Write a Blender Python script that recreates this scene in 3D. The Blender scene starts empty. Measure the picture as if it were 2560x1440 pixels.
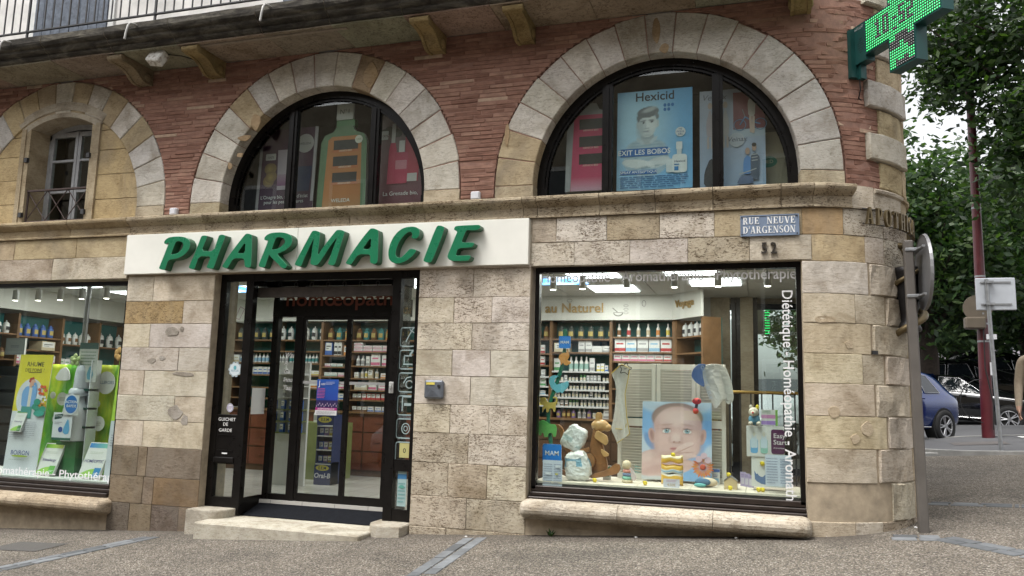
import bpy, bmesh, math, random
import numpy as np
from mathutils import Vector, Matrix
random.seed(7)
RNG = np.random.default_rng(11)
R = math.radians
scene = bpy.context.scene
COL = scene.collection
CAM = Vector((0.0, -7.7, 1.5))
FPX = 1988.0
YAW, PITCH, ROLL = R(-17.35), R(7.76), R(1.5)
fwd = Vector((math.sin(YAW) * math.cos(PITCH), math.cos(YAW) * math.cos(PITCH), math.sin(PITCH)))
right0 = Vector((math.cos(YAW), -math.sin(YAW), 0))
up0 = right0.cross(fwd)
RIGHT = right0 * math.cos(ROLL) + up0 * math.sin(ROLL)
UP = up0 * math.cos(ROLL) - right0 * math.sin(ROLL)
cd = bpy.data.cameras.new('camera')
cam = bpy.data.objects.new('camera', cd)
COL.objects.link(cam)
mw = Matrix((RIGHT, UP, -fwd)).transposed().to_4x4()
mw.translation = CAM
cam.matrix_world = mw
cd.sensor_width = 36.0
cd.lens = FPX / 2560 * 36.0
cd.clip_start = 0.05
cd.clip_end = 600
scene.camera = cam
SUN_EL, SUN_AZ = R(64), R(215)      # overcast: a weak, very wide sun high behind the photographer's left
world = bpy.data.worlds.new('World')
scene.world = world
world.use_nodes = True
wn = world.node_tree.nodes
wl = world.node_tree.links
wn.clear()
wo = wn.new('ShaderNodeOutputWorld')
wb = wn.new('ShaderNodeBackground')
sky = wn.new('ShaderNodeTexSky')
sky.sky_type = 'NISHITA'
sky.sun_disc = False
sky.sun_elevation = SUN_EL
sky.sun_rotation = SUN_AZ
sky.air_density = 1.0
sky.dust_density = 4.0
sky.ozone_density = 1.0
hs = wn.new('ShaderNodeHueSaturation')
hs.inputs['Saturation'].default_value = 0.10
hs.inputs['Value'].default_value = 1.15
wl.new(sky.outputs[0], hs.inputs['Color'])
wl.new(hs.outputs[0], wb.inputs['Color'])
wb.inputs['Strength'].default_value = 0.15
wl.new(wb.outputs[0], wo.inputs['Surface'])
sl = bpy.data.lights.new('sun', 'SUN')
sl.energy = 1.5
sl.angle = R(25)
sl.color = (1.0, 0.97, 0.93)
sun = bpy.data.objects.new('sun', sl)
COL.objects.link(sun)
sd = Vector((math.sin(SUN_AZ) * math.cos(SUN_EL), math.cos(SUN_AZ) * math.cos(SUN_EL), math.sin(SUN_EL)))
sun.rotation_euler = sd.to_track_quat('Z', 'Y').to_euler()
sun.location = (0, -6, 30)
scene.view_settings.view_transform = 'Standard'
scene.view_settings.look = 'None'
scene.view_settings.gamma = 1.0
scene.view_settings.use_curve_mapping = False
scene.view_settings.exposure = 0.95
scene.render.engine = 'CYCLES'
scene.cycles.max_bounces = 7
scene.cycles.diffuse_bounces = 2
scene.cycles.glossy_bounces = 2
scene.cycles.transmission_bounces = 4
scene.cycles.transparent_max_bounces = 10
scene.cycles.caustics_reflective = False
scene.cycles.caustics_refractive = False
scene.cycles.use_denoising = True
scene.cycles.sample_clamp_indirect = 6.0
def ray(u, v):
 return RIGHT * ((u - 1280) / FPX) + UP * (-(v - 720) / FPX) + fwd
def at(u, v, Y):                      # the point of the plane y = Y seen at a photograph pixel
 d = ray(u, v)
 return CAM + d * ((Y - CAM.y) / d.y)
def xz(u, v, Y):
 p = at(u, v, Y)
 return (p.x, p.z)
def gz(x, y):                         # the street climbs to the right and to the back
 return 0.31 + 0.067 * 20 * math.tanh(x / 20) + 0.032 * 30 * math.tanh(y / 30)
def lerp(a, b, t):
 return a + (b - a) * t
def clamp(x, a, b):
 return max(a, min(b, x))
def srgb(r, g, b):
 f = lambda c: (c / 255 / 12.92) if c <= 10 else ((c / 255 + 0.055) / 1.055) ** 2.4
 return (f(r), f(g), f(b))
MATS = {}
def new_mat(name):
 m = bpy.data.materials.new(name)
 m.use_nodes = True
 nt = m.node_tree
 nt.nodes.clear()
 out = nt.nodes.new('ShaderNodeOutputMaterial')
 b = nt.nodes.new('ShaderNodeBsdfPrincipled')
 nt.links.new(b.outputs[0], out.inputs[0])
 return m, nt, b, out
def nd(nt, t, **kw):
 n = nt.nodes.new(t)
 for k, v in kw.items():
  if hasattr(n, k):
   setattr(n, k, v)
  else:
   n.inputs[k].default_value = v
 return n
def ramp(nt, stops, interp='LINEAR'):
 n = nt.nodes.new('ShaderNodeValToRGB')
 cr = n.color_ramp
 cr.interpolation = interp
 while len(cr.elements) < len(stops):
  cr.elements.new(0.5)
 for e, (p, c) in zip(cr.elements, stops):
  e.position = p
  e.color = (c, c, c, 1) if isinstance(c, (int, float)) else (*c[:3], 1)
 return n
def mixc(nt, a, b, fac, blend='MIX'):
 n = nt.nodes.new('ShaderNodeMix')
 n.data_type = 'RGBA'
 n.blend_type = blend
 for sock, val in ((n.inputs[0], fac), (n.inputs[6], a), (n.inputs[7], b)):
  if isinstance(val, bpy.types.NodeSocket):
   nt.links.new(val, sock)
  elif isinstance(val, (int, float)):
   sock.default_value = val if sock.type == 'VALUE' else (val, val, val, 1)
  else:
   sock.default_value = (*val[:3], 1)
 return n.outputs[2]
def mth(nt, op, a, b=None, c=None, clampit=False):
 n = nt.nodes.new('ShaderNodeMath')
 n.operation = op
 n.use_clamp = clampit
 for i, val in enumerate((a, b, c)):
  if val is None:
   continue
  if isinstance(val, bpy.types.NodeSocket):
   nt.links.new(val, n.inputs[i])
  else:
   n.inputs[i].default_value = val
 return n.outputs[0]
def coords(nt, scale=(1, 1, 1), per_object=True, kind='Object'):
 tc = nt.nodes.new('ShaderNodeTexCoord')
 mp = nt.nodes.new('ShaderNodeMapping')
 mp.inputs['Scale'].default_value = scale
 nt.links.new(tc.outputs[kind], mp.inputs[0])
 if per_object:
  oi = nt.nodes.new('ShaderNodeObjectInfo')
  k = mth(nt, 'MULTIPLY', oi.outputs['Random'], 37.0)
  nt.links.new(k, mp.inputs['Location'])
 return mp.outputs[0]
def noise(nt, vec, scale, detail=4, rough=0.6, dist=0.0):
 n = nt.nodes.new('ShaderNodeTexNoise')
 n.inputs['Scale'].default_value = scale
 n.inputs['Detail'].default_value = detail
 n.inputs['Roughness'].default_value = rough
 n.inputs['Distortion'].default_value = dist
 nt.links.new(vec, n.inputs['Vector'])
 return n.outputs[0]
def voro(nt, vec, scale, feature='F1', out=0, rnd=1.0):
 n = nt.nodes.new('ShaderNodeTexVoronoi')
 n.feature = feature
 n.inputs['Scale'].default_value = scale
 n.inputs['Randomness'].default_value = rnd
 nt.links.new(vec, n.inputs['Vector'])
 return n.outputs[out]
def bump(nt, b, height, strength=0.5, dist=0.01):
 n = nt.nodes.new('ShaderNodeBump')
 n.inputs['Strength'].default_value = strength
 n.inputs['Distance'].default_value = dist
 nt.links.new(height, n.inputs['Height'])
 nt.links.new(n.outputs[0], b.inputs['Normal'])
 return n
def simple(name, col, rough=0.5, metal=0.0, var=0.12, scale=6.0, bmp=0.0, emit=None, es=1.0, coat=0.0, spec=0.5):
 """A plain material with a little uneven tone and wear."""
 if name in MATS:
  return MATS[name]
 m, nt, b, out = new_mat(name)
 v = coords(nt)
 n = noise(nt, v, scale, 4, 0.6)
 r = ramp(nt, [(0.3, 1 - var), (0.7, 1 + var * 0.5)])
 nt.links.new(n, r.inputs[0])
 c = mixc(nt, col, r.outputs[0], 1.0, 'MULTIPLY')
 nt.links.new(c, b.inputs['Base Color'])
 b.inputs['Metallic'].default_value = metal
 rr = ramp(nt, [(0.25, clamp(rough - 0.08, 0, 1)), (0.75, clamp(rough + 0.08, 0, 1))])
 nt.links.new(n, rr.inputs[0])
 nt.links.new(rr.outputs[0], b.inputs['Roughness'])
 b.inputs['Specular IOR Level'].default_value = spec
 b.inputs['Coat Weight'].default_value = coat
 if bmp:
  bump(nt, b, noise(nt, v, scale * 8, 4), bmp, 0.004)
 if emit:
  b.inputs['Emission Color'].default_value = (*emit, 1)
  b.inputs['Emission Strength'].default_value = es
 MATS[name] = m
 return m
def objcol(name, rough=0.5, var=0.1, scale=8.0, bmp=0.0, coat=0.0, metal=0.0):
 """Material whose colour is the object's own colour (shared meshes, individual paint)."""
 if name in MATS:
  return MATS[name]
 m, nt, b, out = new_mat(name)
 oi = nd(nt, 'ShaderNodeObjectInfo')
 v = coords(nt)
 n = noise(nt, v, scale, 4)
 r = ramp(nt, [(0.3, 1 - var), (0.7, 1 + var * 0.4)])
 nt.links.new(n, r.inputs[0])
 nt.links.new(mixc(nt, oi.outputs['Color'], r.outputs[0], 1.0, 'MULTIPLY'), b.inputs['Base Color'])
 b.inputs['Roughness'].default_value = rough
 b.inputs['Metallic'].default_value = metal
 b.inputs['Coat Weight'].default_value = coat
 if bmp:
  bump(nt, b, noise(nt, v, scale * 6, 4), bmp, 0.004)
 MATS[name] = m
 return m
def print_mat():
 if 'print' in MATS:
  return MATS['print']
 m, nt, b, out = new_mat('printed_paper')
 a = nd(nt, 'ShaderNodeAttribute', attribute_name='Col')
 v = coords(nt)
 n = noise(nt, v, 5.0, 3)
 r = ramp(nt, [(0.3, 0.93), (0.7, 1.03)])
 nt.links.new(n, r.inputs[0])
 nt.links.new(mixc(nt, a.outputs['Color'], r.outputs[0], 1.0, 'MULTIPLY'), b.inputs['Base Color'])
 b.inputs['Roughness'].default_value = 0.42
 MATS['print'] = m
 return m
def stone_mat(name='stone', relief=1.0):
 """Limestone ashlar: colour from the block itself, bedding streaks, shell pits (amount = object alpha), tooling."""
 if name in MATS:
  return MATS[name]
 m, nt, b, out = new_mat(name)
 oi = nd(nt, 'ShaderNodeObjectInfo')
 v = coords(nt, (1, 1, 1))
 vs = coords(nt, (1.0, 1.0, 3.2))
 n1 = noise(nt, v, 2.6, 5, 0.62, 0.6)
 r1 = ramp(nt, [(0.28, (0.62, 0.57, 0.50)), (0.5, (1.0, 0.98, 0.95)), (0.72, (1.16, 1.16, 1.16))])
 nt.links.new(n1, r1.inputs[0])
 n2 = noise(nt, vs, 16.0, 5, 0.7)
 r2 = ramp(nt, [(0.3, (0.80, 0.77, 0.72)), (0.55, (1.0, 1.0, 1.0)), (0.8, (1.08, 1.07, 1.05))])
 nt.links.new(n2, r2.inputs[0])
 c = mixc(nt, oi.outputs['Color'], r1.outputs[0], 1.0, 'MULTIPLY')
 c = mixc(nt, c, r2.outputs[0], 0.9, 'MULTIPLY')
 pn = noise(nt, vs, 34.0, 3, 0.55, 1.2)
 gate = noise(nt, v, 5.0, 3)
 pit = ramp(nt, [(0.565, 0.0), (0.635, 1.0)])
 nt.links.new(mth(nt, 'MULTIPLY_ADD', gate, 0.35, mth(nt, 'SUBTRACT', pn, 0.16)), pit.inputs[0])
 pitf = mth(nt, 'MULTIPLY', pit.outputs[0], oi.outputs['Alpha'])
 dark = mixc(nt, c, (0.22, 0.17, 0.13), pitf, 'MULTIPLY')
 gr = noise(nt, coords(nt, (0.9, 0.9, 0.5), per_object=False), 1.7, 6, 0.7, 0.8)
 grr = ramp(nt, [(0.50, 0.0), (0.78, 0.6)])
 nt.links.new(gr, grr.inputs[0])
 dark = mixc(nt, dark, (0.16, 0.14, 0.115), grr.outputs[0])
 nt.links.new(dark, b.inputs['Base Color'])
 b.inputs['Roughness'].default_value = 0.9
 b.inputs['Specular IOR Level'].default_value = 0.2
 h = mth(nt, 'SUBTRACT', mth(nt, 'MULTIPLY', n2, 0.7), mth(nt, 'MULTIPLY', pitf, 1.2))
 h = mth(nt, 'ADD', h, mth(nt, 'MULTIPLY', n1, 0.8))
 bump(nt, b, h, 0.55 * relief, 0.012)
 MATS[name] = m
 return m
def brick_mat():
 if 'brick' in MATS:
  return MATS['brick']
 m, nt, b, out = new_mat('old_brick')
 oi = nd(nt, 'ShaderNodeObjectInfo')
 v = coords(nt, (1, 1, 1))
 geo = nd(nt, 'ShaderNodeNewGeometry')
 rnd = geo.outputs['Random Per Island']
 rc = ramp(nt, [(0.0, (0.215, 0.112, 0.082)), (0.35, (0.275, 0.150, 0.110)), (0.7, (0.305, 0.172, 0.128)), (0.94, (0.35, 0.21, 0.155)), (1.0, (0.48, 0.37, 0.27))])
 mixr = mth(nt, 'FRACT', mth(nt, 'ADD', rnd, oi.outputs['Random']))
 nt.links.new(mixr, rc.inputs[0])
 n1 = noise(nt, v, 9.0, 5, 0.65)
 r1 = ramp(nt, [(0.3, 0.7), (0.7, 1.15)])
 nt.links.new(n1, r1.inputs[0])
 c = mixc(nt, rc.outputs[0], r1.outputs[0], 1.0, 'MULTIPLY')
 lw = noise(nt, coords(nt, (1, 1, 2.5), per_object=False), 3.2, 6, 0.7)
 lr = ramp(nt, [(0.60, 0.0), (0.76, 0.55)])
 nt.links.new(lw, lr.inputs[0])
 c = mixc(nt, c, (0.38, 0.24, 0.19), lr.outputs[0])
 so = noise(nt, coords(nt, (0.7, 0.7, 0.45), per_object=False), 1.6, 5, 0.65)
 sr = ramp(nt, [(0.52, 0.0), (0.76, 0.35)])
 nt.links.new(so, sr.inputs[0])
 c = mixc(nt, c, (0.12, 0.065, 0.05), sr.outputs[0])
 nt.links.new(c, b.inputs['Base Color'])
 b.inputs['Roughness'].default_value = 0.92
 b.inputs['Specular IOR Level'].default_value = 0.15
 bump(nt, b, noise(nt, v, 40.0, 5, 0.7), 0.6, 0.007)
 MATS['brick'] = m
 return m
def glass_mat(name='window_glass', tint=(0.93, 0.97, 0.95), r0=0.12):
 if name in MATS:
  return MATS[name]
 m = bpy.data.materials.new(name)
 m.use_nodes = True
 nt = m.node_tree
 nt.nodes.clear()
 out = nt.nodes.new('ShaderNodeOutputMaterial')
 tr = nt.nodes.new('ShaderNodeBsdfTransparent')
 tr.inputs[0].default_value = (*tint, 1)
 gl = nt.nodes.new('ShaderNodeBsdfGlossy')
 gl.inputs['Roughness'].default_value = 0.0
 lw = nt.nodes.new('ShaderNodeLayerWeight')
 lw.inputs[0].default_value = 0.5
 p = mth(nt, 'POWER', lw.outputs['Facing'], 5.0)
 f = mth(nt, 'MULTIPLY_ADD', p, 1 - r0, r0 * 0.5, True)
 mx = nt.nodes.new('ShaderNodeMixShader')
 nt.links.new(f, mx.inputs[0])
 nt.links.new(tr.outputs[0], mx.inputs[1])
 nt.links.new(gl.outputs[0], mx.inputs[2])
 nt.links.new(mx.outputs[0], out.inputs[0])
 MATS[name] = m
 return m
class G:
 def __init__(self):
  self.v, self.f, self.m, self.c = [], [], [], []
  self.smooth = set()
 def add(self, vs, fs, mi=0, col=None, smooth=False):
  o = len(self.v)
  self.v += [tuple(p) for p in vs]
  for f in fs:
   if smooth:
    self.smooth.add(len(self.f))
   self.f.append(tuple(i + o for i in f))
   self.m.append(mi)
   self.c.append(col)
  return self
 def box(self, x0, x1, y0, y1, z0, z1, mi=0, col=None):
  vs = [(x0, y0, z0), (x1, y0, z0), (x1, y1, z0), (x0, y1, z0), (x0, y0, z1), (x1, y0, z1), (x1, y1, z1), (x0, y1, z1)]
  return self.add(vs, [(0, 3, 2, 1), (4, 5, 6, 7), (0, 1, 5, 4), (1, 2, 6, 5), (2, 3, 7, 6), (3, 0, 4, 7)], mi, col)
 def cbox(self, x0, x1, y0, y1, z0, z1, b=0.005, mi=0, col=None):
  """box with all edges chamfered"""
  b = min(b, (x1 - x0) / 2.1, (y1 - y0) / 2.1, (z1 - z0) / 2.1)
  bm = bmesh.new()
  bmesh.ops.create_cube(bm, size=1)
  for v in bm.verts:
   v.co = Vector(((x0 + x1) / 2 + v.co.x * (x1 - x0), (y0 + y1) / 2 + v.co.y * (y1 - y0), (z0 + z1) / 2 + v.co.z * (z1 - z0)))
  bmesh.ops.bevel(bm, geom=list(bm.edges), offset=b, segments=1, affect='EDGES')
  bm.verts.index_update()
  self.add([v.co for v in bm.verts], [[v.index for v in f.verts] for f in bm.faces], mi, col)
  bm.free()
  return self
 def prism(self, poly, a0, a1, axis='y', mi=0, col=None, mi_side=None):
  """polygon extruded along an axis. axis y: poly is (x,z); x: (y,z); z: (x,y)"""
  def P(p, a):
   return (p[0], a, p[1]) if axis == 'y' else (a, p[0], p[1]) if axis == 'x' else (p[0], p[1], a)
  n = len(poly)
  area = sum(poly[i][0] * poly[(i + 1) % n][1] - poly[(i + 1) % n][0] * poly[i][1] for i in range(n))
  if (area < 0) != (axis == 'y'):
   pass
  vs = [P(p, a0) for p in poly] + [P(p, a1) for p in poly]
  self.add(vs, [tuple(range(n))[::-1] if area < 0 else tuple(range(n)), tuple(range(n, 2 * n)) if area < 0 else tuple(range(n, 2 * n))[::-1]], mi, col)
  o = len(self.v) - 2 * n
  for i in range(n):
   j = (i + 1) % n
   self.f.append((o + i, o + j, o + n + j, o + n + i))
   self.m.append(mi if mi_side is None else mi_side)
   self.c.append(col)
  return self
 def lathe(self, prof, c=(0, 0, 0), n=16, mi=0, col=None, axis='z', caps=True, smooth=True):
  rings = []
  for r, h in prof:
   ring = []
   for k in range(n):
    a = 2 * math.pi * k / n
    x, y = r * math.cos(a), r * math.sin(a)
    if axis == 'z':
     ring.append((c[0] + x, c[1] + y, c[2] + h))
    elif axis == 'y':
     ring.append((c[0] + x, c[1] + h, c[2] + y))
    else:
     ring.append((c[0] + h, c[1] + x, c[2] + y))
   rings.append(ring)
  vs = [p for r_ in rings for p in r_]
  fs = []
  for i in range(len(prof) - 1):
   for k in range(n):
    k2 = (k + 1) % n
    fs.append((i * n + k, i * n + k2, (i + 1) * n + k2, (i + 1) * n + k))
  self.add(vs, fs, mi, col, smooth)
  if caps:
   self.add(rings[0][::-1], [tuple(range(n))], mi, col)
   self.add(rings[-1], [tuple(range(n))], mi, col)
  return self
 def tube(self, pts, r, n=8, mi=0, col=None, caps=True):
  pts = [Vector(p) for p in pts]
  rr = r if isinstance(r, (list, tuple)) else [r] * len(pts)
  t0 = (pts[1] - pts[0]).normalized()
  ref = Vector((0, 0, 1)) if abs(t0.z) < 0.9 else Vector((1, 0, 0))
  nrm = t0.cross(ref).normalized()
  rings = []
  for i, p in enumerate(pts):
   t = (pts[min(i + 1, len(pts) - 1)] - pts[max(i - 1, 0)]).normalized()
   nrm = (nrm - t * nrm.dot(t)).normalized()
   bn = t.cross(nrm)
   rings.append([p + (nrm * math.cos(2 * math.pi * k / n) + bn * math.sin(2 * math.pi * k / n)) * rr[i] for k in range(n)])
  vs = [p for q in rings for p in q]
  fs = []
  for i in range(len(pts) - 1):
   for k in range(n):
    k2 = (k + 1) % n
    fs.append((i * n + k, i * n + k2, (i + 1) * n + k2, (i + 1) * n + k))
  self.add(vs, fs, mi, col, True)
  if caps:
   self.add(rings[0][::-1], [tuple(range(n))], mi, col)
   self.add(rings[-1], [tuple(range(n))], mi, col)
  return self
 def ball(self, c, r, mi=0, col=None, n=12, sq=(1, 1, 1)):
  prof = []
  vs, fs = [], []
  m = n // 2 + 1
  for i in range(m + 1):
   th = math.pi * i / m
   for k in range(n):
    a = 2 * math.pi * k / n
    vs.append((c[0] + r * sq[0] * math.sin(th) * math.cos(a), c[1] + r * sq[1] * math.sin(th) * math.sin(a), c[2] - r * sq[2] * math.cos(th)))
  for i in range(m):
   for k in range(n):
    k2 = (k + 1) % n
    fs.append((i * n + k, i * n + k2, (i + 1) * n + k2, (i + 1) * n + k))
  return self.add(vs, fs, mi, col, True)
 def xform(self, M):
  self.v = [tuple(M @ Vector(p)) for p in self.v]
  return self
 def mesh(self, name, mats):
  me = bpy.data.meshes.new(name)
  me.from_pydata(self.v, [], self.f)
  for m in (mats if isinstance(mats, (list, tuple)) else [mats]):
   me.materials.append(m)
  me.polygons.foreach_set('material_index', self.m)
  sm = np.zeros(len(self.f), dtype=bool)
  if self.smooth:
   sm[list(self.smooth)] = True
  me.polygons.foreach_set('use_smooth', sm)
  if any(c is not None for c in self.c):
   at_ = me.color_attributes.new('Col', 'FLOAT_COLOR', 'CORNER')
   arr = np.ones((len(me.loops), 4), dtype=np.float32)
   for p, c in zip(me.polygons, self.c):
    if c is None:
     continue
    if isinstance(c, (list,)):      # one colour per corner
     for q, cc in enumerate(c):
      arr[p.loop_start + q, :3] = cc
    else:
     arr[p.loop_start:p.loop_start + p.loop_total, :3] = c
   at_.data.foreach_set('color', arr.ravel())
  me.update()
  return me
 def build(self, name, mats, parent=None, **props):
  return obj(name, self.mesh(name, mats), parent, **props)
def fix_normals(me):
 bm = bmesh.new()
 bm.from_mesh(me)
 bmesh.ops.recalc_face_normals(bm, faces=bm.faces)
 bm.to_mesh(me)
 bm.free()
 return me
def obj(name, me, parent=None, loc=None, rot=None, color=None, fix=True, **props):
 if me is not None and fix and not me.get('fixed'):
  fix_normals(me)
  me['fixed'] = 1
 o = bpy.data.objects.new(name, me)
 COL.objects.link(o)
 if loc is not None:
  o.location = loc
 if rot is not None:
  o.rotation_euler = rot if isinstance(rot, (tuple, list)) else (0, 0, rot)
 if parent is not None:
  o.parent = parent
  o.matrix_parent_inverse = world_of(parent).inverted()
 if color is not None:
  o.color = (*color[:3], color[3] if len(color) > 3 else 1.0)
 for k, val in props.items():
  o[k] = val
 return o
def world_of(o):
 m = o.matrix_basis.copy()
 if o.parent:
  m = world_of(o.parent) @ o.matrix_parent_inverse @ m
 return m
def tag(o, label, cat, group=None):
 o['label'] = label
 o['category'] = cat
 if group:
  o['group'] = group
 return o
def thing(name, label, cat, loc=(0, 0, 0), rotz=0.0, group=None):
 o = bpy.data.objects.new(name, None)
 COL.objects.link(o)
 o.empty_display_size = 0.1
 o.location = loc
 o.rotation_euler = (0, 0, rotz)
 return tag(o, label, cat, group)
def copy_tree(o, parent=None, loc=None, rotz=None, label=None):
 c = o.copy()
 COL.objects.link(c)
 if parent is not None:
  c.parent = parent
 if loc is not None:
  c.location = loc
 if rotz is not None:
  c.rotation_euler = (0, 0, rotz)
 if label:
  c['label'] = label
 for ch in [x for x in o.children]:
  copy_tree(ch, c)
 return c
def structure(o):
 o['kind'] = 'structure'
 return o
TXT = {}
def text_mesh(s, size=1.0, bold=0.0, shear=0.0, spacing=1.0, extrude=0.0, align='LEFT', bevel=0.0):
 key = (s, bold, shear, spacing, extrude / size, align, bevel / size)
 if key not in TXT:
  cu = bpy.data.curves.new('t', 'FONT')
  cu.body = s
  cu.size = 1.0
  cu.offset = bold
  cu.shear = shear
  cu.space_character = spacing
  cu.extrude = extrude / size
  cu.bevel_depth = bevel / size
  cu.align_x = align
  cu.resolution_u = 3
  o = bpy.data.objects.new('t', cu)
  me = o.to_mesh()
  vs = [tuple(v.co) for v in me.vertices]
  fs = [tuple(p.vertices) for p in me.polygons]
  o.to_mesh_clear()
  bpy.data.objects.remove(o)
  bpy.data.curves.remove(cu)
  TXT[key] = (vs, fs)
 vs, fs = TXT[key]
 return [(x * size, y * size, z * size) for x, y, z in vs], fs
class Art:
 """flat printed sheet: coloured shapes, each layer a hair above the last"""
 def __init__(self, w, h, paper=(0.8, 0.8, 0.8)):
  self.w, self.h, self.k = w, h, 0
  self.g = G()
  self.step = 0.0006
  if paper is not None:
   self.rect(0, 0, w, h, paper)
 def z(self):
  self.k += 1
  return self.k * self.step
 def rect(self, x0, y0, x1, y1, c, c2=None, c3=None, c4=None):
  z = self.z()
  col = c if c2 is None else [c, c3 or c, c4 or c2, c2]
  self.g.add([(x0, y0, z), (x1, y0, z), (x1, y1, z), (x0, y1, z)], [(0, 1, 2, 3)], 0, col)
 def poly(self, pts, c):
  z = self.z()
  self.g.add([(x, y, z) for x, y in pts], [tuple(range(len(pts)))], 0, c)
 def ell(self, cx, cy, rx, ry, c, n=24, a0=0, a1=2 * math.pi, c_edge=None):
  z = self.z()
  full = abs(a1 - a0 - 2 * math.pi) < 1e-6
  m = n if full else n + 1
  pts = [(cx + rx * math.cos(a0 + (a1 - a0) * i / n), cy + ry * math.sin(a0 + (a1 - a0) * i / n), z) for i in range(m)]
  if c_edge is None:
   self.g.add(pts, [tuple(range(m))], 0, c)
  else:
   vs = [(cx, cy, z)] + pts
   for i in range(n):
    self.g.add([vs[0], vs[1 + i], vs[1 + (i + 1) % m]], [(0, 1, 2)], 0, [c, c_edge, c_edge])
 def ring(self, cx, cy, rx, ry, t, c, n=24):
  z = self.z()
  vs, fs = [], []
  for i in range(n):
   a = 2 * math.pi * i / n
   vs += [(cx + rx * math.cos(a), cy + ry * math.sin(a), z), (cx + (rx - t) * math.cos(a), cy + (ry - t) * math.sin(a), z)]
  for i in range(n):
   j = (i + 1) % n
   fs.append((2 * i, 2 * j, 2 * j + 1, 2 * i + 1))
  self.g.add(vs, fs, 0, c)
 def rrect(self, x0, y0, x1, y1, r, c):
  pts = []
  for cx, cy, a in ((x1 - r, y1 - r, 0), (x0 + r, y1 - r, 90), (x0 + r, y0 + r, 180), (x1 - r, y0 + r, 270)):
   for q in range(0, 91, 30):
    pts.append((cx + r * math.cos(R(a + q)), cy + r * math.sin(R(a + q))))
  self.poly(pts, c)
 def line(self, pts, t, c):
  z = self.z()
  for (x0, y0), (x1, y1) in zip(pts, pts[1:]):
   d = math.hypot(x1 - x0, y1 - y0) or 1
   nx, ny = -(y1 - y0) / d * t / 2, (x1 - x0) / d * t / 2
   self.g.add([(x0 + nx, y0 + ny, z), (x0 - nx, y0 - ny, z), (x1 - nx, y1 - ny, z), (x1 + nx, y1 + ny, z)], [(0, 1, 2, 3)], 0, c)
 def text(self, s, x, y, size, c, bold=0.0, shear=0.0, align='LEFT', rot=0.0, sx=1.0, spacing=1.0):
  z = self.z()
  vs, fs = text_mesh(s, size, bold, shear, spacing, 0, align)
  ca, sa = math.cos(rot), math.sin(rot)
  self.g.add([(x + ca * a * sx - sa * b, y + sa * a * sx + ca * b, z) for a, b, _ in vs], fs, 0, c)
 def photo(self, px, corners, layers, nx=70, ny=80, seed=1):
  """a printed photograph: soft-edged tones blended over a grid. px = (x0, y0, x1, y1) of the tones' own frame (y down)"""
  x = np.linspace(px[0], px[2], nx + 1)[None, :].repeat(ny + 1, 0)
  y = np.linspace(px[3], px[1], ny + 1)[:, None].repeat(nx + 1, 1)
  tx, ty = (x - px[0]) / (px[2] - px[0]), (y - px[1]) / (px[3] - px[1])
  c00, c10, c01, c11 = [np.array(c) for c in corners]
  col = ((c00 * (1 - tx[..., None]) + c10 * tx[..., None]) * (1 - ty[..., None]) + (c01 * (1 - tx[..., None]) + c11 * tx[..., None]) * ty[..., None])
  for cx, cy, rx, ry, rot, edge, c, al in layers:
   a = R(rot)
   dx, dy = x - cx, y - cy
   u = (dx * math.cos(a) + dy * math.sin(a)) / rx
   v = (-dx * math.sin(a) + dy * math.cos(a)) / ry
   d = np.sqrt(u * u + v * v)
   m = np.clip((1 + edge * .5 - d) / max(edge, .02), 0, 1)
   m = (m * m * (3 - 2 * m) * al)[..., None]
   col = col * (1 - m) + np.array(c) * m
  col *= 1 + np.random.default_rng(seed).normal(size=col.shape[:2])[..., None] * .012
  z = self.z()
  g0 = self.g
  o = len(g0.v)
  for j in range(ny + 1):
   for i in range(nx + 1):
    g0.v.append((self.w * i / nx, self.h * j / ny, z))
  for j in range(ny):
   for i in range(nx):
    q = ((j, i), (j, i + 1), (j + 1, i + 1), (j + 1, i))
    g0.f.append(tuple(o + a * (nx + 1) + b for a, b in q))
    g0.m.append(0)
    g0.c.append([tuple(col[a, b]) for a, b in q])
 def lines(self, x0, x1, y0, y1, n, c, t=0.4, seed=1):
  """small print that cannot be read: broken grey lines"""
  rr = random.Random(seed)
  for i in range(n):
   y = lerp(y1, y0, (i + 0.5) / n)
   h = (y1 - y0) / n * t / 2
   x = x0
   xe = x1 - (rr.random() * 0.35 * (x1 - x0) if i == n - 1 else rr.random() * 0.05 * (x1 - x0))
   z = self.z()
   while x < xe:
    w = min((0.4 + rr.random()) * (x1 - x0) * 0.11, xe - x)
    self.g.add([(x, y - h, z), (x + w, y - h, z), (x + w, y + h, z), (x, y + h, z)], [(0, 1, 2, 3)], 0, c)
    x += w + (x1 - x0) * 0.018
 def place(self, name, origin, ux=(1, 0, 0), uz=(0, 0, 1), parent=None, back=0.004, outline=None, **props):
  """origin = world place of the sheet's lower left corner; a board of the given thickness carries it"""
  ux, uz = Vector(ux).normalized(), Vector(uz).normalized()
  n = ux.cross(uz).normalized()       # towards the viewer when ux=+x, uz=+z  ->  -y
  g = self.g
  if back:
   pts = outline or [(0, 0), (self.w, 0), (self.w, self.h), (0, self.h)]
   m = len(pts)
   vs = [(x, y, 0.0) for x, y in pts] + [(x, y, -back) for x, y in pts]
   o = len(g.v)
   g.add(vs, [tuple(range(m, 2 * m))[::-1]] + [(i, (i + 1) % m, m + (i + 1) % m, m + i) for i in range(m)], 0, (0.62, 0.62, 0.6))
  M4 = Matrix((ux, uz, n)).transposed().to_4x4()
  M4.translation = Vector(origin)
  g.xform(M4)
  return obj(name, g.mesh(name, print_mat()), parent, fix=False, **props)
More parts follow.
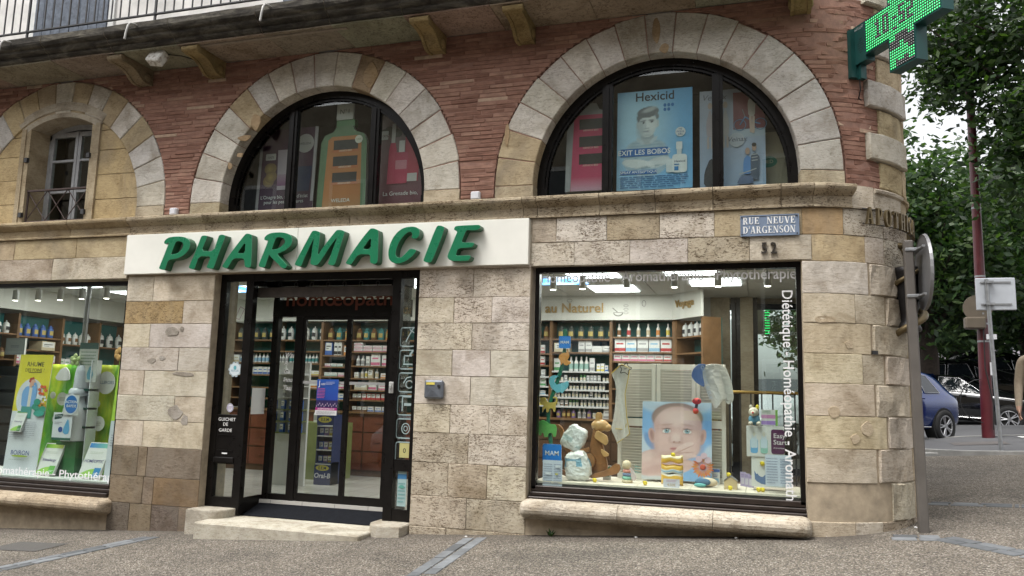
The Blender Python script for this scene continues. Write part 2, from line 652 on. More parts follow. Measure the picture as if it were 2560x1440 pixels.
def sheet(name, xs, ys, dz, mat, keep=None):
 g = G()
 nx, ny = len(xs), len(ys)
 vs = [(x, y, gz(x, y) + dz) for y in ys for x in xs]
 fs = []
 for j in range(ny - 1):
  for i in range(nx - 1):
   cx, cy = (xs[i] + xs[i + 1]) / 2, (ys[j] + ys[j + 1]) / 2
   if keep is None or keep(cx, cy):
    fs.append((j * nx + i, j * nx + i + 1, (j + 1) * nx + i + 1, (j + 1) * nx + i))
 g.add(vs, fs, smooth=True)
 return structure(g.build(name, mat))
def aggregate_mat():
 m, nt, b, out = new_mat('washed_aggregate')
 v = coords(nt, per_object=False)
 vc = nt.nodes.new('ShaderNodeTexVoronoi')
 vc.inputs['Scale'].default_value = 80.0
 nt.links.new(v, vc.inputs['Vector'])
 cr = ramp(nt, [(0.0, (0.09, 0.072, 0.056)), (0.3, (0.155, 0.130, 0.102)), (0.6, (0.245, 0.208, 0.163)), (0.85, (0.34, 0.30, 0.245)), (1.0, (0.50, 0.46, 0.40))])
 sep = nt.nodes.new('ShaderNodeSeparateColor')
 nt.links.new(vc.outputs['Color'], sep.inputs[0])
 nt.links.new(sep.outputs[0], cr.inputs[0])
 ed = ramp(nt, [(0.30, 1.0), (0.62, 0.22)])
 nt.links.new(vc.outputs['Distance'], ed.inputs[0])
 c = mixc(nt, cr.outputs[0], ed.outputs[0], 0.7, 'MULTIPLY')
 n = noise(nt, v, 0.9, 7, 0.68, 0.8)
 rr = ramp(nt, [(0.28, 0.5), (0.5, 0.95), (0.72, 1.18)])
 nt.links.new(n, rr.inputs[0])
 c = mixc(nt, c, rr.outputs[0], 1.0, 'MULTIPLY')
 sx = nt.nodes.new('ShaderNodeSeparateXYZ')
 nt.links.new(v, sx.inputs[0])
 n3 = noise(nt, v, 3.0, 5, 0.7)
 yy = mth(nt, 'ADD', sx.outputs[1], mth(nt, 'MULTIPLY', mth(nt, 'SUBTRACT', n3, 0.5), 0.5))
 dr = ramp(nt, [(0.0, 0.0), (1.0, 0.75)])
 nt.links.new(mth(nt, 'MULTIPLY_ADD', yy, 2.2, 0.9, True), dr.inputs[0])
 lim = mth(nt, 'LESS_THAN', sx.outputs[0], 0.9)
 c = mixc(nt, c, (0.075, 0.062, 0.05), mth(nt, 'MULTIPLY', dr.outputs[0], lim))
 nt.links.new(c, b.inputs['Base Color'])
 b.inputs['Roughness'].default_value = 0.8
 bump(nt, b, mth(nt, 'SUBTRACT', 1.0, vc.outputs['Distance']), 0.9, 0.014)
 return m
def asphalt_mat():
 m, nt, b, out = new_mat('asphalt')
 v = coords(nt, per_object=False)
 n = noise(nt, v, 120.0, 3)
 n2 = noise(nt, v, 0.6, 5)
 r = ramp(nt, [(0.3, (0.055, 0.056, 0.06)), (0.7, (0.125, 0.125, 0.128))])
 nt.links.new(mth(nt, 'MULTIPLY_ADD', n2, 0.6, mth(nt, 'MULTIPLY', n, 0.4)), r.inputs[0])
 nt.links.new(r.outputs[0], b.inputs['Base Color'])
 b.inputs['Roughness'].default_value = 0.75
 bump(nt, b, n, 0.4, 0.005)
 return m
AGG = aggregate_mat()
ASPH = asphalt_mat()
xs = [-90, -60, -40, -25] + [x for x in np.arange(-16, 16.1, 1.0)] + [22, 30, 42, 60, 90]
ys = [-90, -60, -40, -28] + [y for y in np.arange(-20, 26.1, 1.0)] + [32, 42, 60, 90, 140]
sheet('road', xs, ys, -0.055, ASPH)
xs2 = list(np.arange(-16, 14.1, 0.5))
ys2 = list(np.arange(-9, 7.6, 0.5))
def pave_keep(x, y):
 return y < 7.25 - 0.0 * x
sheet('pavement', xs2, ys2, 0.0, AGG, pave_keep)
kerb_m = simple('kerb_stone', (0.30, 0.295, 0.28), 0.8, var=0.25, scale=5, bmp=0.4)
kerb = thing('kerb', 'pale stone kerb between gravel pavement and road', 'kerb')
kerb['kind'] = 'structure'
kp = [(1.2, 7.52), (2.2, 7.55), (3.0, 7.62)]
for i in range(14):
 g = G()
 x0 = -1.5 + i * 1.0
 g.cbox(x0 + 0.006, x0 + 0.994, 7.5, 7.64, -0.10, 0.012, 0.012)
 for k, p in enumerate(g.v):
  g.v[k] = (p[0], p[1], p[2] + gz(p[0], p[1]))
 g.build('kerb_stone', kerb_m, kerb)
isl = G()
ipts = []
for k in range(26):
 a = 2 * math.pi * k / 26
 ipts.append((4.6 + 2.2 * math.cos(a) * (1 if math.cos(a) < 0 else 3.0), 8.75 + 1.75 * math.sin(a)))
isl.add([(x, y, gz(x, y) + 0.045) for x, y in ipts] + [(x, y, gz(x, y) - 0.08) for x, y in ipts],
  [tuple(range(26))] + [(i, (i + 1) % 26, 26 + (i + 1) % 26, 26 + i) for i in range(26)])
structure(isl.build('corner_pavement', ASPH))
ik = G()
for k in range(26):
 a, b2 = ipts[k], ipts[(k + 1) % 26]
 if a[0] > 9:
  continue
 def outw(p, w):
  d = Vector((p[0] - 4.6, p[1] - 8.75)).normalized()
  return (p[0] + d.x * w, p[1] + d.y * w)
 q = [a, b2, outw(b2, 0.13), outw(a, 0.13)]
 ik.add([(x, y, gz(x, y) + 0.055) for x, y in q] + [(x, y, gz(x, y) - 0.1) for x, y in q], [(0, 1, 2, 3), (4, 5, 6, 7), (0, 1, 5, 4), (1, 2, 6, 5), (2, 3, 7, 6), (3, 0, 4, 7)])
structure(ik.build('corner_kerb', kerb_m))
mh = G()
mhc = (3.75, 8.75)
mh.add([(mhc[0] + x, mhc[1] + y, gz(mhc[0] + x, mhc[1] + y) + 0.050) for x, y in ((-0.45, -0.35), (0.45, -0.3), (0.5, 0.35), (-0.4, 0.3))], [(0, 1, 2, 3)])
tag(mh.build('manhole_cover', simple('cast_iron_dull', (0.11, 0.10, 0.095), 0.7, 0.0, 0.3, 30, 0.5)), 'dull square cover plate let into the dark corner paving by the red post', 'manhole cover')
wp = simple('road_paint', (0.72, 0.72, 0.70), 0.7, var=0.3, scale=14)
for i in range(9):
 x0 = 4.75 + i * 0.30
 y0 = 9.85 - i * 0.02
 g = G()
 g.add([(x, y, gz(x, y) + 0.050) for x, y in ((x0, y0), (x0 + 0.24, y0 - 0.01), (x0 + 0.24, y0 + 0.32), (x0, y0 + 0.33))], [(0, 1, 2, 3)])
 structure(g.build('road_marking', wp))
for (u0, v0) in ((3.7, 10.9), (4.1, 11.3)):
 g = G()
 g.add([(x, y, gz(x, y) - 0.050) for x, y in ((u0, v0), (u0 + 0.5, v0 + 0.1), (u0 + 0.48, v0 + 0.24), (u0 - 0.02, v0 + 0.14))], [(0, 1, 2, 3)])
 structure(g.build('road_marking', wp))
SETT = objcol('sett_stone', 0.7, 0.25, 9, 0.5)
def band(pts, width, rows, name):
 t = thing(name, 'x', 'paving')
 for k in ('label', 'category'):
  del t[k]
 t['kind'] = 'structure'
 pts = [Vector((p[0], p[1])) for p in pts]
 rr = random.Random(len(pts) * 7 + int(pts[0].x * 10))
 for r_ in range(rows):
  s = rr.random() * 0.1
  for a, b2 in zip(pts, pts[1:]):
   d = (b2 - a)
   L = d.length
   d.normalize()
   n = Vector((-d.y, d.x))
   while s < L:
    w = 0.20 + rr.random() * 0.14
    e = min(s + w, L)
    o0, o1 = (r_ / rows - 0.5) * width + 0.009, ((r_ + 1) / rows - 0.5) * width - 0.009
    q = [a + d * (s + 0.011) + n * o0, a + d * (e - 0.011) + n * o0, a + d * (e - 0.011) + n * o1, a + d * (s + 0.011) + n * o1]
    if e - s > 0.05:
     h = 0.006 + rr.random() * 0.004
     c0 = Vector((0, 0))
     for p in q:
      c0 += p / 4
     qi = [c0 + (p - c0) * 0.93 for p in q]
     g = G()
     g.add([(p.x, p.y, gz(p.x, p.y) - 0.03) for p in q] + [(p.x, p.y, gz(p.x, p.y) + h - 0.004) for p in q] + [(p.x, p.y, gz(p.x, p.y) + h) for p in qi],
                          [(0, 1, 5, 4), (1, 2, 6, 5), (2, 3, 7, 6), (3, 0, 4, 7), (4, 5, 9, 8), (5, 6, 10, 9), (6, 7, 11, 10), (7, 4, 8, 11), (8, 9, 10, 11)])
     k = 0.6 + rr.random() * 0.75
     g.build('sett', SETT, t, color=(0.14 * k, 0.149 * k, 0.157 * k))
    s = e
   s -= L
 return t
band([(-2.66, -0.12), (-2.57, -1.7), (-2.4, -4.2)], 0.24, 2, 'paving_band')
band([(-6.3, -0.28), (-6.62, -1.9), (-7.2, -4.2)], 0.24, 2, 'paving_band')
band([(0.98, 0.02), (1.45, 0.0), (1.9, -0.62), (2.9, -1.6)], 0.24, 2, 'paving_band')
band([(1.62, 1.95), (2.5, 1.72), (4.2, 1.2)], 0.22, 2, 'paving_band')
g = G()
gx, gy = -7.35, -0.95
g.add([(gx + x, gy + y, gz(gx + x, gy + y) + 0.005) for x, y in ((-0.36, -0.18), (0.34, -0.22), (0.36, 0.18), (-0.34, 0.22))], [(0, 1, 2, 3)])
tag(g.build('drain_cover', simple('drain_iron', (0.075, 0.07, 0.065), 0.75, var=0.3, scale=30, bmp=0.5)), 'dark rectangular drain cover flush in the gravel paving at far left', 'drain cover')
XC, RT = 0.30, 1.15                     # the wall is flat up to XC, then turns the corner on a radius RT
ARC_END = XC + RT * math.pi / 2
def W(s, d, z):
 if s <= XC:
  return (s, d, z)
 th = (s - XC) / RT
 if th <= math.pi / 2:
  return (XC + (RT - d) * math.sin(th), RT - (RT - d) * math.cos(th), z)
 return (XC + RT - d, RT + (s - ARC_END), z)
def scols(s0, s1, step=0.09):
 out = [s0]
 if s1 > XC:
  a = max(s0, XC)
  if a > s0:
   out.append(a)
  e = min(s1, ARC_END)
  n = max(1, int(math.ceil((e - a) / step)))
  for i in range(1, n + 1):
   out.append(a + (e - a) * i / n)
  if s1 > ARC_END:
   out.append(s1)
 else:
  out.append(s1)
 r = []
 for x in out:
  if not r or x - r[-1] > 1e-5:
   r.append(x)
 return r
def wslab(g, s0, s1, z0, z1, d0, d1, mi=0):
 cs = scols(s0, s1)
 vs = []
 for s in cs:
  vs += [W(s, d0, z0), W(s, d1, z0), W(s, d1, z1), W(s, d0, z1)]
 fs = [(0, 1, 2, 3)]
 for i in range(len(cs) - 1):
  for k in range(4):
   k2 = (k + 1) % 4
   fs.append((4 * i + k, 4 * i + k2, 4 * i + 4 + k2, 4 * i + 4 + k))
 e = 4 * (len(cs) - 1)
 fs.append((e + 3, e + 2, e + 1, e))
 g.add(vs, fs, mi)
STONE = stone_mat()
ROUGH = stone_mat('rough_stone', 1.5)
MORTAR = simple('lime_mortar', (0.38, 0.31, 0.22), 0.95, var=0.3, scale=9, bmp=0.5)
REDMORT = simple('red_mortar', (0.285, 0.16, 0.12), 0.95, var=0.3, scale=12, bmp=0.6)
BRICK = brick_mat()
PALE, CREAM, GOLD, GREY, TAN, BROWN, DARK = (0.57, 0.53, 0.465), (0.54, 0.485, 0.40), (0.47, 0.36, 0.20), (0.485, 0.45, 0.39), (0.45, 0.395, 0.31), (0.22, 0.175, 0.125), (0.155, 0.13, 0.11)
SR = random.Random(3)
def stone(s0, s1, z0, z1, col, pit, parent, front=0.0, depth=0.14, b=0.004, gap=0.0021, jit=0.0025, name='stone', mat=None, rough=0.0):
 """one ashlar block in wall coordinates, edges worn, face a little uneven"""
 s0, s1, z0, z1 = s0 + gap, s1 - gap, z0 + gap, z1 - gap
 if s1 - s0 < 0.02 or z1 - z0 < 0.02:
  return None
 cs = scols(s0 + b, s1 - b)
 extra = []
 for a, c in zip(cs, cs[1:]):
  extra.append(a)
  if c - a > 0.3:
   extra.append((a + c) / 2)
 cs = [s0] + extra + [cs[-1], s1]
 zs = [z0, z0 + b, (z0 + z1) / 2, z1 - b, z1]
 j0 = SR.uniform(-jit, jit)
 g = G()
 vs = []
 for i, s in enumerate(cs):
  edge_s = i in (0, len(cs) - 1)
  vs.append(W(s, depth, z0))
  for k, z in enumerate(zs):
   edge = edge_s or k in (0, 4)
   d = front + (b if edge else 0.0) + j0 + SR.uniform(-1, 1) * (0.002 + rough)
   ds = SR.uniform(-0.002, 0.002) if 0 < i < len(cs) - 1 else SR.uniform(-0.0015, 0.0015)
   vs.append(W(s + ds, d, z + (SR.uniform(-0.0025, 0.0025) if k in (0, 4) else 0)))
  vs.append(W(s, depth, z1))
 m = len(zs) + 2
 fs = []
 for i in range(len(cs) - 1):
  for k in range(m - 1):
   fs.append((i * m + k, (i + 1) * m + k, (i + 1) * m + k + 1, i * m + k + 1))
 fs.append(tuple(range(m)))
 fs.append(tuple(range((len(cs) - 1) * m, len(cs) * m))[::-1])
 g.add(vs, fs)
 v = 1 + SR.uniform(-0.06, 0.06)
 return g.build(name, mat or STONE, parent, color=(col[0] * v, col[1] * v * (1 + SR.uniform(-0.02, 0.02)), col[2] * v * (1 + SR.uniform(-0.05, 0.05)), pit))
bld = thing('corner_building', 'old stone and brick corner building with arched upper windows and a rounded tower corner', 'building', (-4.7, 3.0, 0.0))
core = G()
ROWS = [2.81, 2.51, 2.24, 1.96, 1.69, 1.40, 1.11, 0.81, 0.475, 0.17, -0.40]
wslab(core, -7.26, -6.02, -0.45, 2.83, 0.010, 0.45)
wslab(core, -3.44, -2.21, -0.40, 2.83, 0.010, 0.45)
wslab(core, 0.39, ARC_END + 0.25, -0.40, 2.83, 0.010, 0.45)
wslab(core, -11.4, -7.26, -0.75, 0.03, 0.010, 0.45)
wslab(core, -2.21, 0.39, -0.40, 0.36, 0.010, 0.45)
wslab(core, -11.4, ARC_END + 0.25, 2.83, 3.33, 0.010, 0.45)
wall = core.build('wall', MORTAR, bld)
def row(zs, cuts, cols, pits, **kw):
 for a, b2, c, p in zip(cuts, cuts[1:], cols, pits):
  stone(a, b2, zs[0], zs[1], c, p, wall, **kw)
def fr(a, b2, ts):
 return [a] + [lerp(a, b2, t) for t in ts] + [b2]
LP = [([.31], [CREAM, CREAM], [.25, .2]), ([.67], [(0.37, .27, .15), CREAM], [.7, .2]), ([.31], [CREAM, GREY], [.2, .15]), ([.66], [GREY, GREY], [.3, .15]),
      ([.29], [CREAM, GREY], [.2, .15]), ([.66], [GREY, CREAM], [.3, .2]), ([.33], [CREAM, CREAM], [.2, .2]), ([.30, .40], [(0.205, .165, .12), BROWN, (0.215, .18, .14)], [.4, .4, .4]),
      ([.38, .5], [BROWN, BROWN, (0.21, .15, .09)], [.5, .4, .3]), ([.25, .5, .8], [DARK, BROWN, (0.18, .15, .12), BROWN], [.6, .5, .5, .3])]
for (ts, cols, pits), z1, z0 in zip(LP, ROWS, ROWS[1:]):
 row((z0, z1), fr(-7.26, -6.02, ts), cols, pits, depth=0.40)
MID = [([.5], [CREAM, CREAM]), ([.33, .67], [CREAM, CREAM, PALE]), ([.5], [CREAM, PALE]), ([.33, .67], [CREAM, PALE, PALE]), ([.5], [PALE, PALE]),
       ([.33, .67], [CREAM, CREAM, CREAM]), ([.5], [TAN, CREAM]), ([.33, .67], [TAN, TAN, CREAM]), ([.5], [TAN, TAN]), ([.33, .67], [TAN, TAN, TAN])]
for i, ((ts, cols), z1, z0) in enumerate(zip(MID, ROWS, ROWS[1:])):
 row((z0, z1), fr(-3.44, -2.21, ts), cols, [(.25 if i in (3, 4) else .9) * SR.uniform(.6, 1) for _ in cols], depth=0.40)
row((2.81, 2.84), [-3.44, -2.9, -2.21], [CREAM, CREAM], [.3, .3])
row((2.82, 3.06), [-2.21, -1.76, -1.20, -0.64, -0.07, 0.48], [CREAM, PALE, PALE, TAN, CREAM], [.9, .8, .6, 1, .3])
row((3.06, 3.315), [-2.21, -1.95, -1.43, -0.91, -0.39, 0.40], [TAN, PALE, (0.42, .35, .24), PALE, (0.42, .35, .24)], [.5, 1, .6, 1, .4])
row((2.83, 3.315), [-7.29, -6.4, -5.5, -4.5, -3.6, -2.9, -2.21], [CREAM] * 6, [.2] * 6)
row((3.06, 3.315), [-11.4, -10.2, -9.1, -8.1, -7.29], [(0.45, .37, .24)] * 4, [.3] * 4)
row((2.79, 3.06), [-11.4, -10.7, -9.6, -8.45, -7.29], [CREAM, CREAM, TAN, CREAM], [.4] * 4)
row((-0.20, 0.03), [-11.4, -10.1, -9.2, -8.3, -7.26], [TAN, BROWN, (0.28, .23, .17), TAN], [.3] * 4, front=0.02)
row((-0.70, -0.20), [-11.4, -9.9, -9.15, -8.5, -7.26], [BROWN, TAN, BROWN, (0.26, .21, .15)], [.3] * 4, front=0.02)
row((-0.4, 0.36), [-2.21, -0.95, 0.39], [TAN, TAN], [.2, .2], front=0.035)
TB = [1.02, 1.22, 1.03, 1.18, 1.05, 1.19, 1.05, 1.21, 1.10, 1.10]
row((2.81, 3.06), [0.48, 1.00, 1.24], [(0.47, .38, .24), CREAM], [.3, .4])
row((3.06, 3.315), [0.40, 0.78, 1.24], [(0.44, .32, .17), CREAM], [.2, .9])
for i, (z1, z0) in enumerate(zip(ROWS, ROWS[1:])):
 e = TB[i]
 col = [PALE, (0.54, .475, .365), (0.53, .46, .345), (0.54, .475, .365), (0.54, .475, .37), (0.54, .465, .34), (0.50, .44, .34), (0.50, .44, .34), (0.42, .36, .27), TAN][i]
 if i == 7:
  stone(0.39, e, z0, z1, (0.40, .35, .28), .1, wall, front=0.018, depth=0.3)
 else:
  if i in (1, 3, 8):
   m_ = 0.93 - 0.06 * (i % 3)
   stone(0.39, m_, z0, z1, col, .25, wall, depth=0.3)
   stone(m_, e, z0, z1, CREAM, .4, wall, depth=0.3)
  else:
   stone(0.39, e, z0, z1, col, .2 if i < 8 else .8, wall, depth=0.3)
 r2 = e + 0.022
 j1 = 1.62 + 0.08 * (i % 2)
 if i < 8:
  stone(r2, j1, z0, z1, CREAM, .3, wall, front=-0.012, depth=0.3, mat=ROUGH, rough=0.008, b=0.012)
  stone(j1, ARC_END + 0.2, z0, z1, (0.48, .40, .28), .25, wall, front=-0.006, depth=0.3, mat=ROUGH, rough=0.006, b=0.012)
 else:
  stone(e, j1, z0, z1, (0.40, .34, .25) if i == 8 else TAN, 1.0, wall, front=0.0 if i == 8 else 0.0, depth=0.3, mat=ROUGH, rough=0.004)
  stone(j1, ARC_END + 0.2, z0, z1, TAN, .9, wall, depth=0.3, mat=ROUGH, rough=0.004)
for z0, z1, e in ((2.81, 3.06, 1.24), (3.06, 3.315, 1.24)):
 stone(e, 1.7, z0, z1, CREAM, .9, wall, front=-0.006, depth=0.3, mat=ROUGH, rough=0.006)
 stone(1.7, ARC_END + 0.2, z0, z1, CREAM, .6, wall, depth=0.3, mat=ROUGH, rough=0.005)
sc = G()
wslab(sc, -11.4, ARC_END + 0.25, 3.33, 3.50, 0.012, 0.45)
course = sc.build('string_course', MORTAR, bld)
def moulding(s0, s1, prof, parent, col, pit, name='moulded_stone', gap=0.003, mat=None):
 cs = scols(s0 + gap, s1 - gap)
 if s1 <= XC and s1 - s0 > 0.5:
  cs = [cs[0], (cs[0] + cs[1]) / 2, cs[1]]
 g = G()
 n = len(prof)
 vs = []
 for s in cs:
  vs += [W(s, d + SR.uniform(-0.0025, 0.0025), z) for d, z in prof]
 fs = [tuple(range(n))]
 for i in range(len(cs) - 1):
  for k in range(n):
   k2 = (k + 1) % n
   fs.append((i * n + k, (i + 1) * n + k, (i + 1) * n + k2, i * n + k2))
 fs.append(tuple(range((len(cs) - 1) * n, len(cs) * n))[::-1])
 g.add(vs, fs)
 v = 1 + SR.uniform(-0.1, 0.1)
 return g.build(name, mat or STONE, parent, color=(col[0] * v, col[1] * v, col[2] * v, pit))
PROF = [(0.1, 3.318), (-0.028, 3.318), (-0.028, 3.335), (-0.012, 3.345), (-0.012, 3.425), (-0.030, 3.435), (-0.070, 3.462), (-0.090, 3.480), (-0.098, 3.500), (-0.094, 3.522), (-0.075, 3.533), (0.1, 3.545)]
cuts = [-11.4, -10.35, -9.3, -8.2, -7.29, -6.2, -5.1, -4.3, -3.4, -2.3, -2.15, -1.50, -0.95, -0.40, 0.22, 0.50, 0.87]
for a, b2 in zip(cuts, cuts[1:]):
 far = a < -7.4
 moulding(a, b2, PROF, course, (0.42, .34, .22) if far else (0.385, .325, .235), 0.9 if not far else 0.4)
PROF2 = [(0.1, 3.318), (-0.016, 3.318), (-0.016, 3.335), (-0.004, 3.345), (-0.004, 3.54), (0.1, 3.54)]
moulding(0.87, 1.12, PROF2, course, CREAM, .5)
PROF3 = [(0.1, 3.318), (-0.004, 3.318), (-0.004, 3.48), (-0.030, 3.49), (-0.036, 3.515), (-0.02, 3.53), (0.1, 3.54)]
moulding(1.12, 1.6, PROF3, course, CREAM, .5)
moulding(1.6, ARC_END + 0.2, PROF3, course, (0.45, .37, .25), .5)
ARCHES = [-8.55, -4.735, -0.905]
ACZ, RO, RI = 3.675, 1.718, 1.30
upper = None
def polar(cx, r, a):
 return cx + r * math.cos(a), ACZ + r * math.sin(a)
def arch_block(cx, a0, a1, r0, r1, col, pit, parent, depth=0.29, b=0.008, gap=0.0045, front=0.0):
 g = G()
 n = 3
 j = SR.uniform(-0.004, 0.004)
 vs = []
 ang = [a0 + gap / r1] + [lerp(a0 + (gap + b) / r1, a1 - (gap + b) / r1, k / n) for k in range(n + 1)] + [a1 - gap / r1]
 rad = [(r0 + gap, depth), (r0 + gap, front + b), (r0 + gap + b, front), ((r0 + r1) / 2, front), (r1 - gap - b, front), (r1 - gap, front + b), (r1 - gap, depth)]
 rj = SR.uniform(-0.008, 0.012)
 for i, a in enumerate(ang):
  edge = i in (0, len(ang) - 1)
  for k, (r_, d) in enumerate(rad):
   dd = d if k in (0, 6) else (front + b if edge else d) + j + SR.uniform(-0.0022, 0.0022)
   s, z = polar(cx, r_ + (rj if k >= 4 else 0), a)
   vs.append(W(s, dd, z))
 m = len(rad)
 fs = []
 for i in range(len(ang) - 1):
  for k in range(m):
   fs.append((i * m + k, (i + 1) * m + k, (i + 1) * m + (k + 1) % m, i * m + (k + 1) % m))
 fs.append(tuple(range(m)))
 fs.append(tuple(range((len(ang) - 1) * m, len(ang) * m))[::-1])
 g.add(vs, fs)
 v = 1 + SR.uniform(-0.10, 0.08)
 g.build('voussoir', STONE, parent, color=(col[0] * v, col[1] * v, col[2] * v * (1 + SR.uniform(-.05, .05)), pit))
NV = 17
for ai, cx in enumerate(ARCHES):
 g = G()
 n = 40
 for i in range(n):
  a0, a1 = math.pi * i / n, math.pi * (i + 1) / n
  q = []
  for d in (0.010, 0.285):
   for r_, a in ((RI + 0.012, a0), (RO - 0.006, a0), (RO - 0.006, a1), (RI + 0.012, a1)):
    s, z = polar(cx, r_, a)
    q.append(W(s, d, z))
  g.add(q, [(0, 1, 2, 3), (4, 5, 6, 7), (0, 1, 5, 4), (1, 2, 6, 5), (2, 3, 7, 6), (3, 0, 4, 7)])
 for sg in (-1, 1):
  a, b2 = sorted((cx + sg * (RI + 0.012), cx + sg * (RO - 0.006)))
  wslab(g, a, b2, 3.50, ACZ, 0.010, 0.285)
 part = g.build('arch', REDMORT if ai else MORTAR, bld)
 for i in range(NV):
  a0, a1 = math.pi * i / NV, math.pi * (i + 1) / NV
  base = [(0.58, .56, .51), (0.60, .57, .51), (0.54, .52, .48)][SR.randrange(3)]
  if SR.random() < 0.16:
   base = (0.44, .36, .24)
  if ai == 0 and i in (5, 10, 11):
   base = (0.47, .38, .24)
  if ai == 1 and i == 6:
   base = (0.33, .25, .16)
  rr_in = RI
  if ai == 0:
   rr_in = RI - 0.0
  arch_block(cx, a0, a1, rr_in, RO, base, 0.35, part)
 for sg in (-1, 1):
  a, b2 = sorted((cx + sg * RI, cx + sg * RO))
  stone(a, b2, 3.53, ACZ, (0.46, .40, .29), 0.4, part, depth=0.29, name='springer')
PITCH_B = 0.0462
bg = G()
brs = []
rb = random.Random(21)
def arch_half(z, r_):
 if z <= ACZ:
  return r_
 return math.sqrt(max(0.0, r_ * r_ - (z - ACZ) ** 2))
QB = lambda z: 1.20 if int((z - 3.55) / 0.26) % 2 == 0 else 1.03
k = 0
z = 3.51
while z < 5.40:
 z1 = z + PITCH_B
 ivs = [(-11.4, None, None, None)]
 def spans(zz, r_):
  out = []
  cur = -11.4
  for cx in ARCHES:
   h = arch_half(zz, r_) if zz < ACZ + r_ else 0.0
   if h > 0.001:
    out.append((cur, cx - h))
    cur = cx + h
  out.append((cur, QB(zz) + 0.02))
  return out
 zm = (z + z1) / 2
 for rr_, d_ in ((RO - 0.10, 0.03), (RO + 0.012, 0.005)):
  for a, b2 in spans(zm, rr_):
   if b2 - a > 0.01:
    wslab(bg, a, b2, z, z1, d_, 0.30 if d_ > .01 else .028)
 lo, hi = spans(z + 0.004, RO + 0.010), spans(z1 - 0.004, RO + 0.010)
 if len(lo) == len(hi):
  for (a0, b0), (a1, b1) in zip(lo, hi):
   L = max(b0, b1) - min(a0, a1)
   if L < 0.05:
    continue
   s = min(a0, a1) - rb.random() * 0.25
   first = True
   while s < max(b0, b1):
    w = rb.choice([0.22, 0.26, 0.30, 0.34, 0.40])
    e = s + w
    p = [max(s, a0), min(e, b0), min(e, b1), max(s, a1)]
    if p[1] - p[0] > 0.03 and p[2] - p[3] > 0.03 or (max(p[1] - p[0], p[2] - p[3]) > 0.06):
     if p[1] - p[0] < 0.002:
      p[1] = p[0] + 0.002
     if p[2] - p[3] < 0.002:
      p[2] = p[3] + 0.002
     brs.append((p, z, z1))
    s = e
 z = z1
 k += 1
upper = bg.build('wall', REDMORT, bld)
def brick_geo(g, p, z0, z1, r_):
 gp = 0.0030
 fd = r_.uniform(-0.004, 0.003)
 q = [(p[0] + gp, z0 + gp + r_.uniform(-.002, .003)), (p[1] - gp, z0 + gp + r_.uniform(-.002, .003)), (p[2] - gp, z1 - gp + r_.uniform(-.003, .002)), (p[3] + gp, z1 - gp + r_.uniform(-.003, .002))]
 if q[1][0] <= q[0][0]:
  q[1] = (q[0][0] + 0.001, q[1][1])
 if q[2][0] <= q[3][0]:
  q[2] = (q[3][0] + 0.001, q[2][1])
 mx = (p[0] + p[1]) / 2
 zc = (z0 + z1) / 2
 b = 0.0035
 fr_ = []
 for x, z_ in q:
  fr_.append((x + (b if x < mx else -b), z_ + (b if z_ < zc else -b)))
 vs = [W(x, 0.03, z_) for x, z_ in q] + [W(x, fd + 0.006, z_) for x, z_ in q] + [W(x, fd + r_.uniform(-.004, .004), z_) for x, z_ in fr_]
 g.add(vs, [(0, 1, 5, 4), (1, 2, 6, 5), (2, 3, 7, 6), (3, 0, 4, 7), (4, 5, 9, 8), (5, 6, 10, 9), (6, 7, 11, 10), (7, 4, 8, 11), (8, 9, 10, 11)])
def bsize(b_):
 p, z0, z1 = b_
 c = W((p[0] + p[1]) / 2, 0, z0)
 px = (Vector(c) - CAM).length
 vis = 1.0
 if z0 > 5.36 or c[0] < -9.9:
  vis = 0.05
 return vis * (p[1] - p[0] + p[2] - p[3]) / px ** 2
brs.sort(key=bsize, reverse=True)
for b_ in brs[:300]:
 g = G()
 brick_geo(g, *b_, rb)
 g.build('brick', BRICK, upper)
g = G()
for b_ in brs[300:]:
 brick_geo(g, *b_, rb)
rest = g.build('brickwork', BRICK, upper)
rest['kind'] = 'stuff'
zq = 3.545
qi = 0
while zq < 6.4:
 h = 0.26
 long_ = qi % 2 == 1
 e = 1.05 if long_ else 1.21
 fr_ = -0.055 if long_ else -0.012
 stone(e, 1.66 + 0.06 * (qi % 2), zq, zq + h, (0.50, .48, .43) if long_ else (0.45, .37, .24), .3, upper, front=fr_, depth=0.3, jit=0.006, b=0.01, mat=ROUGH if not long_ else STONE, rough=0.003, name='quoin')
 stone(1.66 + 0.06 * (qi % 2), ARC_END + 0.2, zq, zq + h, (0.47, .42, .33) if long_ else (0.46, .37, .24), .3, upper, front=-0.012, depth=0.3, mat=ROUGH, rough=0.004, name='quoin')
 zq += h
 qi += 1
ug = G()
PLASTER = simple('weathered_plaster', (0.66, 0.64, 0.61), 0.9, var=0.28, scale=3, bmp=0.4)
wslab(ug, -11.4, 0.95, 5.66, 9.3, 0.0, 0.3)
wslab(ug, 0.95, 1.22, 5.40, 9.3, 0.02, 0.3)
wslab(ug, 1.2, ARC_END + 0.2, 6.3, 9.3, 0.0, 0.3)
wslab(ug, -11.4, ARC_END + 0.2, 5.40, 5.66, 0.05, 0.3)
ug.build('wall', PLASTER, bld)
sg = G()
SX = XC + RT
for y0, y1, z0, z1 in ((RT + 0.2, 4.2, -0.4, 9.3),):
 sg.box(SX - 0.32, SX, y0, y1, z0, z1)
sg.box(-11.4, -0.62, 3.9, 4.2, -0.9, 9.3)
sg.box(-0.62, SX - 0.32, 3.9, 4.2, -0.5, 0.55)
sg.box(-0.62, SX - 0.32, 3.9, 4.2, 2.85, 9.3)
sg.box(-11.4, -11.1, 0.3, 3.9, -0.9, 9.3)
sidew = sg.build('wall', STONE, bld, color=(0.45, 0.39, 0.29, 0.3))
rg = G()
